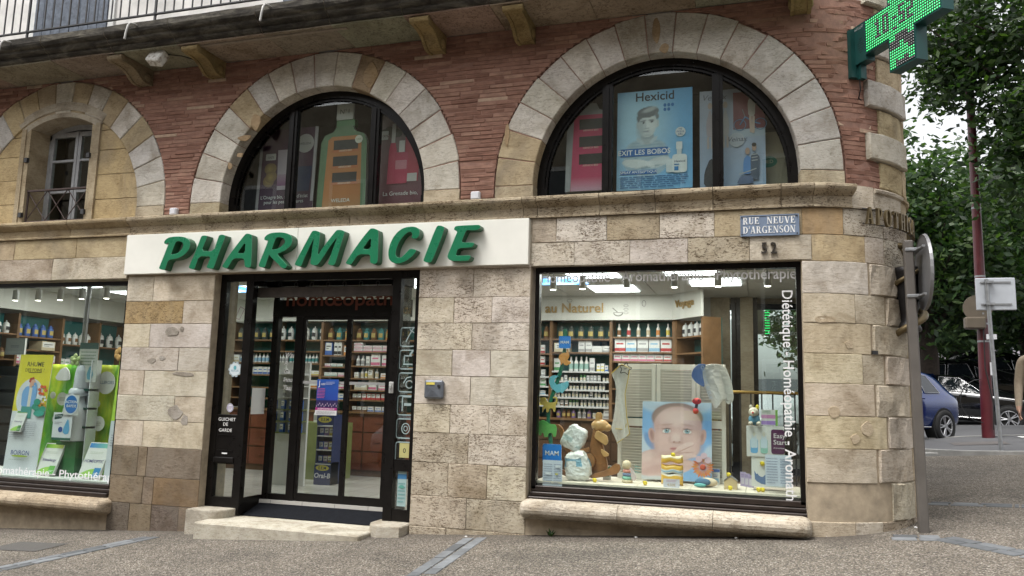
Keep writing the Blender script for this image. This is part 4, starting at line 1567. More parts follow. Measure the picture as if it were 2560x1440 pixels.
LET = [
 (Z1, [(135,312),(133,285),(160,245),(215,215),(300,203),(390,203),(460,215),(515,245),(545,290),(545,345),(525,405),(475,470),(410,520),(330,552),(195,572),(140,735),(90,728),(52,710),(55,690),(120,530),(205,310),(215,293),(150,318)], [(315,280),(385,272),(425,295),(440,330),(430,375),(395,430),(330,478),(232,492),(260,425)]),
 (Z1, [(720,215),(735,193),(775,185),(825,195),(720,437),(925,437),(1005,200),(1020,178),(1060,172),(1110,187),(1100,220),(985,520),(925,690),(905,715),(860,712),(812,695),(820,670),(882,515),(685,515),(622,700),(600,722),(555,715),(530,700),(530,680),(640,430)], None),
 (Z1, [(1425,170),(1455,155),(1500,162),(1535,182),(1530,400),(1520,660),(1500,695),(1450,693),(1420,675),(1412,545),(1238,547),(1145,700),(1120,708),(1065,685),(1065,665),(1180,490),(1300,330)], [(1435,275),(1425,470),(1290,475)]),
 (Z1, [(1735,250),(1740,215),(1770,180),(1830,150),(1900,138),(2000,135),(2090,150),(2150,180),(2175,220),(2178,290),(2150,350),(2080,410),(2000,450),(1930,478),(2095,660),(2080,695),(2030,715),(1840,525),(1810,480),(1745,680),(1720,695),(1670,685),(1645,670),(1650,640),(1810,240),(1770,262)], [(1920,215),(1990,208),(2040,225),(2068,265),(2060,310),(2000,370),(1940,400),(1845,420),(1880,320)]),
 (Z2, [(160,1020),(165,990),(250,820),(420,500),(540,280),(570,252),(630,248),(690,265),(730,290),(725,400),(670,840),(800,630),(1080,270),(1120,235),(1180,228),(1240,240),(1290,265),(1285,310),(1180,650),(1085,970),(1050,1025),(1000,1035),(925,1010),(920,990),(1010,720),(1105,460),(1125,380),(960,600),(760,910),(680,1010),(640,1035),(560,1025),(512,1000),(520,940),(560,650),(590,460),(600,390),(480,640),(360,890),(310,1030),(270,1055),(210,1045)], None),
 (Z2, [(1325,985),(1335,955),(1500,700),(1700,420),(1850,240),(1890,200),(1950,195),(2010,215),(2065,245),(2060,600),(2045,950),(2010,990),(1950,1003),(1880,970),(1885,780),(1595,785),(1460,990),(1420,1020),(1370,1010)], [(1905,380),(1895,670),(1685,675)]),
 (Z3, [(725,480),(745,440),(735,370),(680,355),(600,390),(500,490),(420,620),(370,750),(350,880),(375,940),(430,962),(500,940),(580,870),(670,765),(720,755),(800,768),(825,790),(800,840),(720,930),(620,1010),(520,1060),(430,1080),(350,1080),(270,1050),(215,990),(195,900),(195,800),(230,650),(300,500),(400,370),(510,290),(620,255),(740,245),(830,262),(890,310),(905,380),(890,450),(850,500),(800,518),(740,505)], None),
 (Z3, [(1300,245),(1330,222),(1400,225),(1475,260),(1400,500),(1260,850),(1190,1010),(1160,1055),(1100,1060),(1030,1045),(998,1020),(1005,985),(1090,760),(1230,400)], None),
 (Z3, [(1700,310),(1700,285),(1720,245),(1760,230),(2000,215),(2250,205),(2290,225),(2280,280),(2220,320),(2050,325),(1965,325),(1845,615),(2050,612),(2150,620),(2140,665),(2090,715),(1780,735),(1720,910),(1900,910),(2040,905),(2068,925),(2055,975),(2010,1018),(1800,1025),(1640,1022),(1570,985),(1545,930),(1560,870),(1640,680),(1720,480),(1775,355)], None)]
YL = -0.165                         # front of the letters
def outline_solid(name, loops, y_front, depth, mats, parent, bevel=0.0):
 cu = bpy.data.curves.new('l', 'CURVE')
 cu.dimensions = '2D'
 cu.fill_mode = 'BOTH'
 cu.extrude = depth / 2
 cu.bevel_depth = bevel
 cu.bevel_resolution = 0
 for lp in loops:
  sp = cu.splines.new('POLY')
  sp.points.add(len(lp) - 1)
  for p_, q_ in zip(sp.points, lp):
   p_.co = (q_[0], q_[1], 0, 1)
  sp.use_cyclic_u = True
 o = bpy.data.objects.new('l', cu)
 me0 = o.to_mesh()
 vs = [(v.co.x, y_front + depth / 2 - v.co.z, v.co.y) for v in me0.vertices]
 fs = [tuple(p.vertices) for p in me0.polygons]
 o.to_mesh_clear()
 bpy.data.objects.remove(o)
 bpy.data.curves.remove(cu)
 g = G()
 g.add(vs, fs)
 front = min(v[1] for v in vs)
 if len(mats) > 1:
  for i, f in enumerate(fs):
   ys_ = [vs[k][1] for k in f]
   g.m[i] = 0 if max(ys_) - front < 1e-4 else 2 if (max(ys_) - min(ys_) < bevel * 1.5 and min(ys_) - front < 1e-4) else 1
 return g.build(name, mats, parent)
def smooth_loop(pts, it=1):
 for _ in range(it):
  out = []
  n = len(pts)
  for i in range(n):
   a, b2 = Vector(pts[i]), Vector(pts[(i + 1) % n])
   out += [tuple(a * 0.82 + b2 * 0.18), tuple(a * 0.18 + b2 * 0.82)]
  pts = out
 return pts
for zf, outer, hole in LET:
 loops = [smooth_loop([xz(*zf(p), YL) for p in outer])]
 if hole:
  loops.append(smooth_loop([xz(*zf(p), YL) for p in hole]))
 outline_solid('letter', loops, YL, 0.105, [GREEN, GREEN_S, GREEN_E], sgn, bevel=0.0025)
def serif(ch):
 """list of polygons in a unit-height cell, and the advance width"""
 T, t, s = 0.19, 0.075, 0.06
 P = []
 def bar_(x0, x1, y0, y1): P.append([(x0, y0), (x1, y0), (x1, y1), (x0, y1)])
 def diag(x0, x1, w, y0=0.0, y1=1.0): P.append([(x0, y0), (x0 + w, y0), (x1 + w, y1), (x1, y1)])
 def arc(cx, cy, rx, ry, tx, ty_, a0, a1, n=14):
  o = [(cx + rx * math.cos(R(lerp(a0, a1, i / n))), cy + ry * math.sin(R(lerp(a0, a1, i / n)))) for i in range(n + 1)]
  q = [(cx + (rx - tx) * math.cos(R(lerp(a0, a1, i / n))), cy + (ry - ty_) * math.sin(R(lerp(a0, a1, i / n)))) for i in range(n + 1)]
  for i in range(n):
   P.append([o[i], o[i + 1], q[i + 1], q[i]])
 def stem(x, w=T): bar_(x, x + w, 0, 1); bar_(x - 0.07, x + w + 0.07, 0, s); bar_(x - 0.07, x + w + 0.07, 1 - s, 1)
 if ch == 'A': diag(0.06, 0.36, t); diag(0.56, 0.36, T); bar_(0.2, 0.62, 0.28, 0.35); bar_(-0.02, 0.22, 0, s); bar_(0.48, 0.84, 0, s); w = 0.84
 elif ch == 'P': stem(0.09); arc(0.34, 0.73, 0.33, 0.27, T * .9, t, -90, 90); bar_(0.28, 0.36, 0.93, 1); bar_(0.28, 0.36, 0.46, 0.53); w = 0.70
 elif ch == 'R': stem(0.09); arc(0.34, 0.73, 0.31, 0.27, T * .9, t, -90, 90); bar_(0.28, 0.36, 0.93, 1); bar_(0.28, 0.36, 0.46, 0.53); diag(0.58, 0.32, T, 0, 0.5); bar_(0.55, 0.86, 0, s); w = 0.84
 elif ch == 'O': arc(0.42, 0.5, 0.42, 0.52, T, t, 0, 360, 24); w = 0.86
 elif ch == 'T': bar_(0.29, 0.29 + T, 0, 1); bar_(0.2, 0.57, 0, s); bar_(0, 0.77, 1 - t, 1); bar_(0, 0.06, 0.78, 1); bar_(0.71, 0.77, 0.78, 1); w = 0.79
 elif ch == 'H': stem(0.07); stem(0.56); bar_(0.2, 0.6, 0.47, 0.54); w = 0.86
 elif ch == 'I': stem(0.09); w = 0.40
 elif ch == 'C': arc(0.44, 0.5, 0.42, 0.52, T, t, 48, 312, 20); bar_(0.68, 0.76, 0.70, 0.98); bar_(0.68, 0.76, 0.04, 0.28); w = 0.80
 elif ch == 'G': arc(0.44, 0.5, 0.42, 0.52, T, t, 48, 318, 20); bar_(0.68, 0.74, 0.70, 0.98); bar_(0.60, 0.60 + T, 0.0, 0.42); bar_(0.5, 0.86, 0.42 - s, 0.42); w = 0.88
 elif ch == 'E': stem(0.09); bar_(0.2, 0.66, 1 - t, 1); bar_(0.2, 0.52, 0.47, 0.54); bar_(0.2, 0.68, 0, t); bar_(0.60, 0.66, 0.76, 1); bar_(0.46, 0.52, 0.38, 0.63); bar_(0.62, 0.68, 0, 0.25); w = 0.74
 elif ch == 'U': stem_ = bar_(0.07, 0.07 + T, 0.3, 1); bar_(0, 0.33, 1 - s, 1); bar_(0.58, 0.58 + t, 0.3, 1); bar_(0.48, 0.76, 1 - s, 1); arc(0.36, 0.32, 0.30, 0.33, T * .8, t * 1.3, 180, 360, 12); w = 0.78
 elif ch == 'N': bar_(0.09, 0.09 + t, 0, 1); bar_(0.0, 0.26, 0, s); diag(0.56, 0.06, T, 0, 1); bar_(0.68, 0.68 + t, 0, 1); bar_(0.58, 0.86, 1 - s, 1); bar_(0, 0.14, 1 - s, 1); w = 0.88
 elif ch == 'V': diag(0.34, 0.04, T); diag(0.38, 0.66, t); bar_(-0.02, 0.30, 1 - s, 1); bar_(0.56, 0.82, 1 - s, 1); w = 0.80
 elif ch == 'D': stem(0.09); arc(0.32, 0.5, 0.48, 0.5, T, t, -90, 90, 16); bar_(0.2, 0.34, 1 - t, 1); bar_(0.2, 0.34, 0, t); w = 0.84
 elif ch == 'S': arc(0.32, 0.74, 0.28, 0.27, T * .8, t, 30, 250, 14); arc(0.32, 0.26, 0.30, 0.28, T * .8, t, -150, 70, 14); diag(0.36, 0.06, T * 0.9, 0.36, 0.66); w = 0.66
 elif ch == "'": diag(0.05, 0.09, 0.1, 0.68, 1); w = 0.22
 else: w = 0.45
 return P, w + 0.08
def solid_letter(g, ch, size, x0, z0, y_front, depth, warp=None, xs=1.0):
 P, w = serif(ch)
 for k, poly in enumerate(P):
  pts = [(x0 + p[0] * size * xs, z0 + p[1] * size) for p in poly]
  e = 0.0002 * (k % 5)
  g.prism(pts, y_front + e, y_front + depth - e, 'y')
 return w * size * xs
npl = thing('street_name_plate', 'blue-grey enamel street name plate reading RUE NEUVE D\'ARGENSON', 'sign', (0.11, -0.02, 3.15))
g = G()
ENAM = simple('blue_grey_enamel', (0.165, 0.215, 0.30), 0.45, var=0.12, scale=9)
g.cbox(-0.15, 0.375, -0.022, 0.002, 3.052, 3.252, 0.006)
for a in ((-0.15, 0.375, 3.242, 3.252), (-0.15, 0.375, 3.052, 3.062), (-0.15, -0.14, 3.062, 3.242), (0.365, 0.375, 3.062, 3.242)):
 g.box(a[0], a[1], -0.028, -0.021, a[2], a[3])
g.build('plate', ENAM, npl)
WHT = simple('white_enamel', (0.75, 0.75, 0.74), 0.4, var=0.06)
for line, z0, xs_ in (("RUE  NEUVE", 3.166, None), ("D'ARGENSON", 3.078, None)):
 size = 0.066
 tot = sum(serif(c)[1] for c in line) * size
 sc_ = 0.475 / tot
 x = -0.128
 for c in line:
  if c != ' ':
   g = G()
   w_ = solid_letter(g, c, size, x, z0, -0.0265, 0.006, xs=sc_)
   g.build('letter', WHT, npl)
  else:
   w_ = serif(' ')[1] * size * sc_
  x += w_
for x, z_ in ((-0.135, 3.235), (0.355, 3.235), (-0.135, 3.068), (0.355, 3.068)):
 g = G()
 g.lathe([(0.007, -0.031), (0.007, -0.02)], (x, 0, z_), 8, axis='y')
 g.build('screw', IRON, npl)
num = thing('house_number', 'dark cast metal house number 52 under the street name plate', 'number', (0.11, -0.02, 2.88))
BRZ = simple('dark_bronze', (0.045, 0.038, 0.032), 0.5, 0.6, var=0.3, scale=20)
for ch, x in (('5', 0.030), ('2', 0.113)):
 vs, fs = text_mesh(ch, 0.150, 0.008, 0, 1, 0.010)
 g = G()
 g.add([(x + a * 0.86, -0.018 - c, 2.885 + b2) for a, b2, c in vs], fs)
 g.build('digit', BRZ, num)
ic = thing('intercom', 'grey cast intercom box with yellow name tag on the middle pier', 'intercom', (-3.21, -0.05, 1.45))
g = G()
MET = simple('grey_cast_metal', (0.16, 0.175, 0.20), 0.45, 0.5, var=0.2, scale=15)
g.cbox(-3.315, -3.105, -0.055, 0.0, 1.455, 1.645, 0.018)
for i in range(5):
 k = 0.075 - i * 0.014
 g.box(-3.22 - k, -3.22 + k, -0.059, -0.054, 1.475 + i * 0.014, 1.480 + i * 0.014)
 g.box(-3.22 - k, -3.215 - k, -0.0585, -0.054, 1.475 + i * 0.014, 1.58 - i * 0.006)
g.build('housing', MET, ic)
g = G()
g.box(-3.288, -3.195, -0.060, -0.054, 1.598, 1.622)
g.build('name_tag', simple('yellow_tag', (0.62, 0.52, 0.10), 0.5), ic)
g = G()
g.lathe([(0.016, -0.068), (0.018, -0.054)], (-3.148, 0, 1.585), 12, axis='y')
g.build('button', simple('black_button', (0.02, 0.02, 0.02), 0.4), ic)
for u_, v_, nm in ((434, 537, 'white plastic sensor box on the ledge between the left and middle arches'), (1189, 495, 'white plastic sensor box on the ledge between the middle and right arches')):
 p = at(u_, v_, -0.03)
 g = G()
 g.cbox(p.x - 0.05, p.x + 0.05, -0.055, 0.0, 3.535, 3.625, 0.010)
 g.box(p.x - 0.035, p.x + 0.035, -0.058, -0.054, 3.55, 3.61)
 tag(g.build('sensor_box', simple('white_plastic', (0.62, 0.62, 0.65), 0.5, var=0.05)), nm, 'sensor', 'sensors on the ledge')
fl = thing('floodlight', 'rust-flecked white floodlight hanging under the balcony between two brackets', 'lamp', (-6.85, -0.35, 5.38))
p = at(396, 142, -0.45)
def floodmat():
 m, nt, b, out = new_mat('flecked_white')
 n = noise(nt, coords(nt), 24, 4, 0.7)
 r = ramp(nt, [(0.50, (0.62, 0.61, 0.57)), (0.62, (0.30, 0.26, 0.21))])
 nt.links.new(n, r.inputs[0])
 nt.links.new(r.outputs[0], b.inputs['Base Color'])
 b.inputs['Roughness'].default_value = 0.5
 return m
FLM = floodmat()
g = G()
g.cbox(-0.10, 0.10, -0.06, 0.06, -0.11, 0.07, 0.015)
g.xform(Matrix.Translation(p) @ Matrix.Rotation(R(-25), 4, 'X') @ Matrix.Rotation(R(12), 4, 'Y'))
g.build('housing', FLM, fl)
g = G()
g.tube([(p.x - 0.03, p.y, p.z + 0.04), (p.x - 0.045, p.y, p.z + 0.14), (p.x - 0.03, p.y, 5.40)], 0.011, 8)
g.tube([(p.x + 0.03, p.y + 0.02, p.z + 0.05), (p.x + 0.02, p.y + 0.02, 5.40)], 0.009, 8)
g.build('bracket', FLM, fl)
g = G()
g.tube([(p.x + 0.03, p.y + 0.03, 5.395), (p.x + 0.25, p.y + 0.10, 5.375), (p.x + 0.38, p.y + 0.25, 5.36), (p.x + 0.40, p.y + 0.31, 5.32)], 0.006, 6)
g.build('cable', simple('black_cable', (0.012, 0.012, 0.012), 0.6), fl)
cr = thing('pharmacy_cross', 'dark green LED pharmacy cross with lit green dots jutting from the tower', 'sign', (0.9, 0.16, 4.6))
th = R(31)
EV = Vector((math.sin(th), -math.cos(th), 0))            # outward from the tower
NV_ = Vector((-EV.y, EV.x, 0)) * -1                       # towards the viewer's side of the cross
if NV_.x > 0:
 NV_ = -NV_
W0 = Vector((XC + RT * math.sin(th), RT - RT * math.cos(th), 0))
CG = simple('dark_green_casing', (0.008, 0.060, 0.055), 0.4, 0.2, var=0.2, scale=6)
def crx(t, w, z_):
 return tuple(W0 + EV * t + NV_ * w + Vector((0, 0, z_)))
def crbox(g, t0, t1, w0, w1, z0, z1, mi=0):
 vs = [crx(t, w, z_) for t, w, z_ in ((t0, w0, z0), (t1, w0, z0), (t1, w1, z0), (t0, w1, z0), (t0, w0, z1), (t1, w0, z1), (t1, w1, z1), (t0, w1, z1))]
 g.add(vs, [(0, 3, 2, 1), (4, 5, 6, 7), (0, 1, 5, 4), (1, 2, 6, 5), (2, 3, 7, 6), (3, 0, 4, 7)], mi)
MOD = 0.305
T0, ZB = 0.21, 4.455
g = G()
cross_pts = [(0, 1), (1, 1), (1, 0), (2, 0), (2, 1), (3, 1), (3, 2), (2, 2), (2, 3), (1, 3), (1, 2), (0, 2)]
def crprism(g, w0, w1, grow, mi=0):
 cc = (1.5, 1.5)
 pts = []
 for a, b2 in cross_pts:
  ga = grow if a in (2, 3) else -grow
  gb = grow if b2 in (2, 3) else -grow
  pts.append((T0 + a * MOD + ga, ZB + b2 * MOD + gb))
 n = len(pts)
 vs = [crx(t, w0, z_) for t, z_ in pts] + [crx(t, w1, z_) for t, z_ in pts]
 g.add(vs, [tuple(range(n)), tuple(range(n, 2 * n))] + [(i, (i + 1) % n, n + (i + 1) % n, n + i) for i in range(n)], mi)
crprism(g, -0.115, 0.0, 0.012)
g.build('casing', CG, cr)
g = G()
crprism(g, 0.0005, 0.003, -0.006)
g.build('dark_panel', simple('led_board', (0.012, 0.014, 0.015), 0.6), cr)
g = G()
crbox(g, 0.03, T0 - 0.012, -0.10, 0.0, 4.70, 5.08)
crbox(g, 0.0, 0.05, -0.12, 0.045, 4.58, 5.06)
crbox(g, 0.05, 0.10, -0.06, -0.02, 4.56, 4.70)
g.build('wall_bracket', CG, cr)
g = G()
for i in range(7):
 for j in range(7):
  if (i - 3) ** 2 + (j - 3) ** 2 < 11:
   t_, z_ = 0.105 + i * 0.013 - 0.01, 4.80 + j * 0.022
   crbox(g, t_ - 0.003, t_ + 0.003, 0.0, 0.0015, z_ - 0.004, z_ + 0.004)
g.build('speaker_holes', simple('black_hole', (0.004, 0.006, 0.006), 0.8), cr)
vs, fs = text_mesh('SMARTLIGHT', 0.034, 0.004)
g = G()
tw_ = max(v[0] for v in vs)
g.add([crx(0.04 + v[0] / tw_ * 0.135, 0.0015, 5.032 + v[1]) for v in vs], fs)
g.build('lettering', simple('grey_print', (0.35, 0.38, 0.38), 0.5), cr)
LEDM = simple('lit_led', (0.05, 0.5, 0.2), 0.4, emit=(0.02, 0.9, 0.20), es=0.75)
gl_on, gl_off = G(), G()
NL = 12
DIG = {'1': ["010", "110", "010", "010", "010", "010", "111"], '0': ["111", "101", "101", "101", "101", "101", "111"], '5': ["111", "100", "100", "111", "001", "001", "111"], '2': ["111", "001", "001", "111", "100", "100", "111"]}
dark = set()
for ch, c0 in (('1', 5), ('0', 9), ('5', 17), ('2', 21)):
 for r_, line in enumerate(DIG[ch]):
  for q, b2 in enumerate(line):
   if b2 == '1':
    dark.add((c0 + q, NL + 9 - r_))
for q in ((14, 18), (14, 14), (15, 14), (15, 18)):
 dark.add(q)
rl = random.Random(5)
for mi_ in range(3):
 for mj in range(3):
  if not (mi_ == 1 or mj == 1):
   continue
  for i in range(NL):
   for j in range(NL):
    ci, cj = mi_ * NL + i, mj * NL + j
    on = (ci, cj) not in dark
    if mj == 0:
     on = (3 <= j <= 6 and i < 9) or (j > 9 and (i < 3 or i > 8)) or (j < 3 and i < 3) or (1 <= j <= 4 and i > 8) or (j in (7, 8) and 4 < i < 7) or (j == 2 and 4 <= i <= 6)
    if mj == 2:
     on = (i + j) % 5 != 0
    t_, z_ = T0 + (ci + 0.5) * MOD / NL, ZB + (cj + 0.5) * MOD / NL
    rr_ = 0.0080
    g_ = gl_on if on else gl_off
    o = [crx(t_ + rr_ * math.cos(R(a)), 0.004, z_ + rr_ * math.sin(R(a))) for a in range(0, 360, 60)]
    tip = crx(t_, 0.010, z_)
    g_.add(o + [tip], [(k, (k + 1) % 6, 6) for k in range(6)])
o = gl_on.build('lit_dots', LEDM, cr)
o['kind'] = 'stuff'
o = gl_off.build('unlit_dots', simple('unlit_led', (0.03, 0.035, 0.033), 0.3), cr)
o['kind'] = 'stuff'
g = G()
pw = Vector(crx(0.06, -0.03, 4.57))
w1 = Vector(W(0.98, -0.005, 4.40))
g.tube([pw, (pw + w1) / 2 + Vector((0.01, -0.02, -0.02)), w1, Vector(W(1.01, -0.004, 4.38))], 0.006, 6)
g.build('cable', simple('black_cable', (0.012, 0.012, 0.012), 0.6), cr)
al = thing('bronze_lettering', 'aged bronze serif letters spelling APOTHICAIRERIE curving round the tower', 'lettering', (1.2, 0.3, 3.2))
BRON = simple('aged_brass', (0.17, 0.13, 0.07), 0.45, 0.75, var=0.35, scale=14)
s = 0.965
for c in 'APOTHICAIRERIE':
 P, w_ = serif(c)
 g = G()
 size = 0.162
 for k, poly in enumerate(P):
  pts = [(s + p[0] * size * 0.60, 3.165 + p[1] * size) for p in poly]
  e = 0.0002 * (k % 5)
  n = len(pts)
  vs = [W(a, -0.075 + e, z_) for a, z_ in pts] + [W(a, -0.045 - e, z_) for a, z_ in pts]
  g.add(vs, [tuple(range(n)), tuple(range(n, 2 * n))] + [(i, (i + 1) % n, n + (i + 1) % n, n + i) for i in range(n)])
 g.build('letter', BRON, al)
 s += w_ * size * 0.60 + 0.028
g = G()
for z_ in (3.175, 3.315):
 g.tube([W(0.95 + i * 0.06, -0.038, z_) for i in range(18)], 0.005, 6)
g.build('mounting_rail', IRON, al)
em = thing('mortar_emblem', 'dark bronze mortar and snake emblem on the tower behind the round sign', 'emblem', (1.35, 0.5, 2.3))
ms = 1.52
c0 = Vector(W(ms, -0.06, 0))
BLK = simple('black_bronze', (0.028, 0.026, 0.026), 0.45, 0.6, var=0.2)
g = G()
g.lathe([(0.10, 2.20), (0.115, 2.22), (0.10, 2.26), (0.07, 2.30), (0.075, 2.36), (0.11, 2.46), (0.125, 2.60), (0.125, 2.74), (0.135, 2.76), (0.135, 2.80), (0.12, 2.81)], (c0.x, c0.y, 0), 18)
g.build('mortar', BLK, em)
g = G()
pts = []
for i in range(60):
 a = i / 59
 an = a * 4.2 * math.pi + 2.0
 rr_ = 0.135 if a < 0.8 else 0.135 - (a - 0.8) * 0.4
 pts.append((c0.x + rr_ * math.cos(an), c0.y + rr_ * math.sin(an), 2.05 + a * 0.98))
g.tube(pts, [0.020 + 0.018 * math.sin(math.pi * min(1, i / 40)) for i in range(60)], 10)
g.ball(pts[-1], 0.045, n=10, sq=(1.2, 1, .8))
g.build('snake', BRON, em)
g = G()
vs = [W(1.03, -0.002, 1.965), W(1.09, -0.002, 1.965), W(1.09, -0.002, 2.0), W(1.03, -0.002, 2.0), W(1.03, -0.018, 1.965), W(1.09, -0.018, 1.965), W(1.09, -0.018, 2.0), W(1.03, -0.018, 2.0)]
g.add(vs, [(0, 3, 2, 1), (4, 5, 6, 7), (0, 1, 5, 4), (1, 2, 6, 5), (2, 3, 7, 6), (3, 0, 4, 7)])
tag(g.build('wall_tag', simple('black_button', (0.02, 0.02, 0.02), 0.4)), 'tiny black plastic tag fixed to the pale tower stones', 'tag')
def onz(u, v, z_):
 d = ray(u, v)
 return CAM + d * ((z_ - CAM.z) / d.z)
def local(name, me, parent, loc=(0, 0, 0), rot=(0, 0, 0), color=None, fix=True):
 if fix and not me.get('fixed'):
  fix_normals(me)
  me['fixed'] = 1
 o = bpy.data.objects.new(name, me)
 COL.objects.link(o)
 o.parent = parent
 o.location = loc
 o.rotation_euler = rot
 if color is not None:
  o.color = (*color[:3], 1)
 return o
ZF, ZC = 0.245, 2.95
def tile_mat():
 m, nt, b, out = new_mat('floor_tile')
 v = coords(nt, per_object=False)
 br = nt.nodes.new('ShaderNodeTexBrick')
 br.offset = 0.0
 br.inputs['Scale'].default_value = 2.4
 br.inputs['Color1'].default_value = (0.50, 0.48, 0.44, 1)
 br.inputs['Color2'].default_value = (0.46, 0.44, 0.41, 1)
 br.inputs['Mortar'].default_value = (0.25, 0.24, 0.22, 1)
 br.inputs['Mortar Size'].default_value = 0.01
 br.inputs['Brick Width'].default_value = 1.0
 br.inputs['Row Height'].default_value = 1.0
 nt.links.new(v, br.inputs['Vector'])
 nt.links.new(br.outputs[0], b.inputs['Base Color'])
 b.inputs['Roughness'].default_value = 0.25
 return m
g = G()
g.box(-11.1, 1.13, 0.50, 3.9, ZF - 0.1, ZF)
structure(g.build('shop_floor', tile_mat()))
CEILM = simple('ceiling_tile', (0.62, 0.62, 0.60), 0.9, var=0.04)
g = G()
for i in range(20):
 for j in range(6):
  x0, y0 = -11.1 + i * 0.61, 0.48 + j * 0.61
  g.box(x0 + 0.006, x0 + 0.604, y0 + 0.006, y0 + 0.604, ZC, ZC + 0.02)
g.box(-11.1, 1.13, 0.46, 3.9, ZC + 0.021, ZC + 0.1)
structure(g.build('shop_ceiling', CEILM))
TEAL = simple('teal_back_panel', (0.010, 0.135, 0.135), 0.6, var=0.15, scale=3)
WALLIN = simple('interior_wall', (0.55, 0.53, 0.49), 0.85, var=0.06)
g = G()
g.box(-11.1, -0.64, 3.76, 3.9, ZF, ZC)
structure(g.build('shop_back_wall', WALLIN))
g = G()
g.box(-11.1, -10.98, 0.46, 3.76, ZF, ZC)
structure(g.build('shop_side_wall', WALLIN))
g = G()
DKR = simple('dim_mezzanine', (0.10, 0.095, 0.09), 0.9, var=0.2)
g.box(-7.2, 1.0, 0.32, 2.2, 3.36, 3.46)
g.box(-7.2, 1.0, 2.2, 2.3, 3.36, 5.4)
g.box(-7.2, 1.0, 0.46, 2.3, 5.35, 5.45)
g.box(-7.25, -7.2, 0.46, 2.3, 3.36, 5.4)
structure(g.build('mezzanine', DKR))
PANEL = simple('lit_panel', (0.9, 0.9, 0.9), 0.5, emit=(0.95, 0.98, 1.0), es=2.6)
def sky_panel_mat():
 m, nt, b, out = new_mat('lit_sky_print_panel')
 n = noise(nt, coords(nt), 3.0, 5, 0.6)
 r = ramp(nt, [(0.40, (0.10, 0.42, 0.95)), (0.60, (0.9, 0.95, 1.0))])
 nt.links.new(n, r.inputs[0])
 nt.links.new(r.outputs[0], b.inputs['Emission Color'])
 b.inputs['Emission Strength'].default_value = 1.6
 b.inputs['Base Color'].default_value = (0.1, 0.2, 0.4, 1)
 return m
SKYP = sky_panel_mat()
LAMP_W = 7.5
def ceiling_panel(x, y, sky_=False, where=''):
 g = G()
 g.box(x - 0.30, x + 0.30, y - 0.30, y + 0.30, ZC - 0.012, ZC - 0.002)
 t = tag(g.build('ceiling_light', SKYP if sky_ else PANEL), ('blue sky printed ceiling light panel ' if sky_ else 'bright white square ceiling light panel ') + where, 'ceiling light', 'shop ceiling lights')
 l = bpy.data.lights.new('panel_light', 'AREA')
 l.size = 0.58
 l.energy = LAMP_W
 l.color = (1.0, 0.96, 0.90)
 lo = bpy.data.objects.new('panel_light', l)
 COL.objects.link(lo)
 lo.location = (x, y, ZC - 0.02)
 lo.parent = t
def cpx(u, v):
 p = onz(u, v, ZC)
 return p.x, p.y
for (u, v, s_, w_) in ((1535, 721, 0, 'nearest the middle of the right shop window'), (1480, 684, 0, 'cut off by the top of the right shop window'), (1725, 676, 0, 'above the word Voyage in the right window'), (1400, 701, 1, 'behind the word Homéopathie on the glass'), (603, 722, 1, 'seen through the left sidelight of the door'), (1035, 702, 0, 'seen through the right sidelight of the door'), (175, 711, 0, 'at the top of the left shop window')):
 ceiling_panel(*cpx(u, v), s_, w_)
for x, y, w_ in ((-6.3, 2.0, 'over the middle of the shop behind the sliding doors'), (-9.3, 2.4, 'over the shelves of the left window'), (-4.2, 2.4, 'over the floor behind the middle pier'), (-0.5, 2.2, 'over the right end of the shop')):
 ceiling_panel(x, y, False, w_)
WCYL = simple('white_lamp_cylinder', (0.62, 0.62, 0.61), 0.5, var=0.04)
BULB = simple('lit_bulb', (1, 1, 1), 0.5, emit=(1.0, 0.93, 0.8), es=6.0)
def spot(u, v, Y, where):
 p = at(u, v, Y)
 t = thing('spotlight', 'white cylinder spotlight hanging from the ceiling, ' + where, 'spotlight', (p.x, p.y, ZC), 0, 'cylinder spotlights over the window displays')
 g = G()
 g.lathe([(0.034, p.z + 0.0), (0.036, p.z + 0.02), (0.036, p.z + 0.14)], (p.x, p.y, 0), 14)
 g.tube([(p.x, p.y, p.z + 0.13), (p.x, p.y, ZC)], 0.006, 6)
 g.build('housing', WCYL, t)
 g = G()
 g.lathe([(0.030, 0.0), (0.030, 0.004)], (p.x, p.y, p.z - 0.005), 14)
 g.build('bulb', BULB, t)
 l = bpy.data.lights.new('spot_light', 'SPOT')
 l.energy = 14
 l.spot_size = R(95)
 l.spot_blend = 0.8
 l.shadow_soft_size = 0.03
 l.color = (1.0, 0.91, 0.78)
 lo = bpy.data.objects.new('spot_light', l)
 COL.objects.link(lo)
 lo.location = (p.x, p.y, p.z - 0.015)
 lo.parent = t
 lo.matrix_parent_inverse = Matrix.Translation(Vector(t.location)).inverted()
ORD = ['first', 'second', 'third', 'fourth', 'fifth', 'sixth']
for i, (u, v) in enumerate(((1383, 724), (1456, 722), (1567, 720), (1686, 718), (1795, 716), (1919, 715))):
 spot(u, v, 0.62, ORD[i] + ' from the left in right window')
for i, (u, v) in enumerate(((38, 751), (95, 751), (150, 750), (204, 747), (266, 746))):
 spot(u, v, 0.62, ORD[i] + ' from the left in left window')
PBODY = objcol('pack_colour', 0.45, 0.05, 20)
PWHITE = simple('white_pack', (0.72, 0.72, 0.70), 0.45, var=0.05)
PLABEL = simple('cream_label', (0.66, 0.60, 0.42), 0.6, var=0.1)
PDARK = simple('dark_cap', (0.03, 0.03, 0.035), 0.4)
PGLASSY = simple('tinted_jar', (0.055, 0.075, 0.07), 0.15, var=0.2)
PGOLDL = simple('gold_label', (0.55, 0.42, 0.13), 0.5, var=0.15)
PM = {}
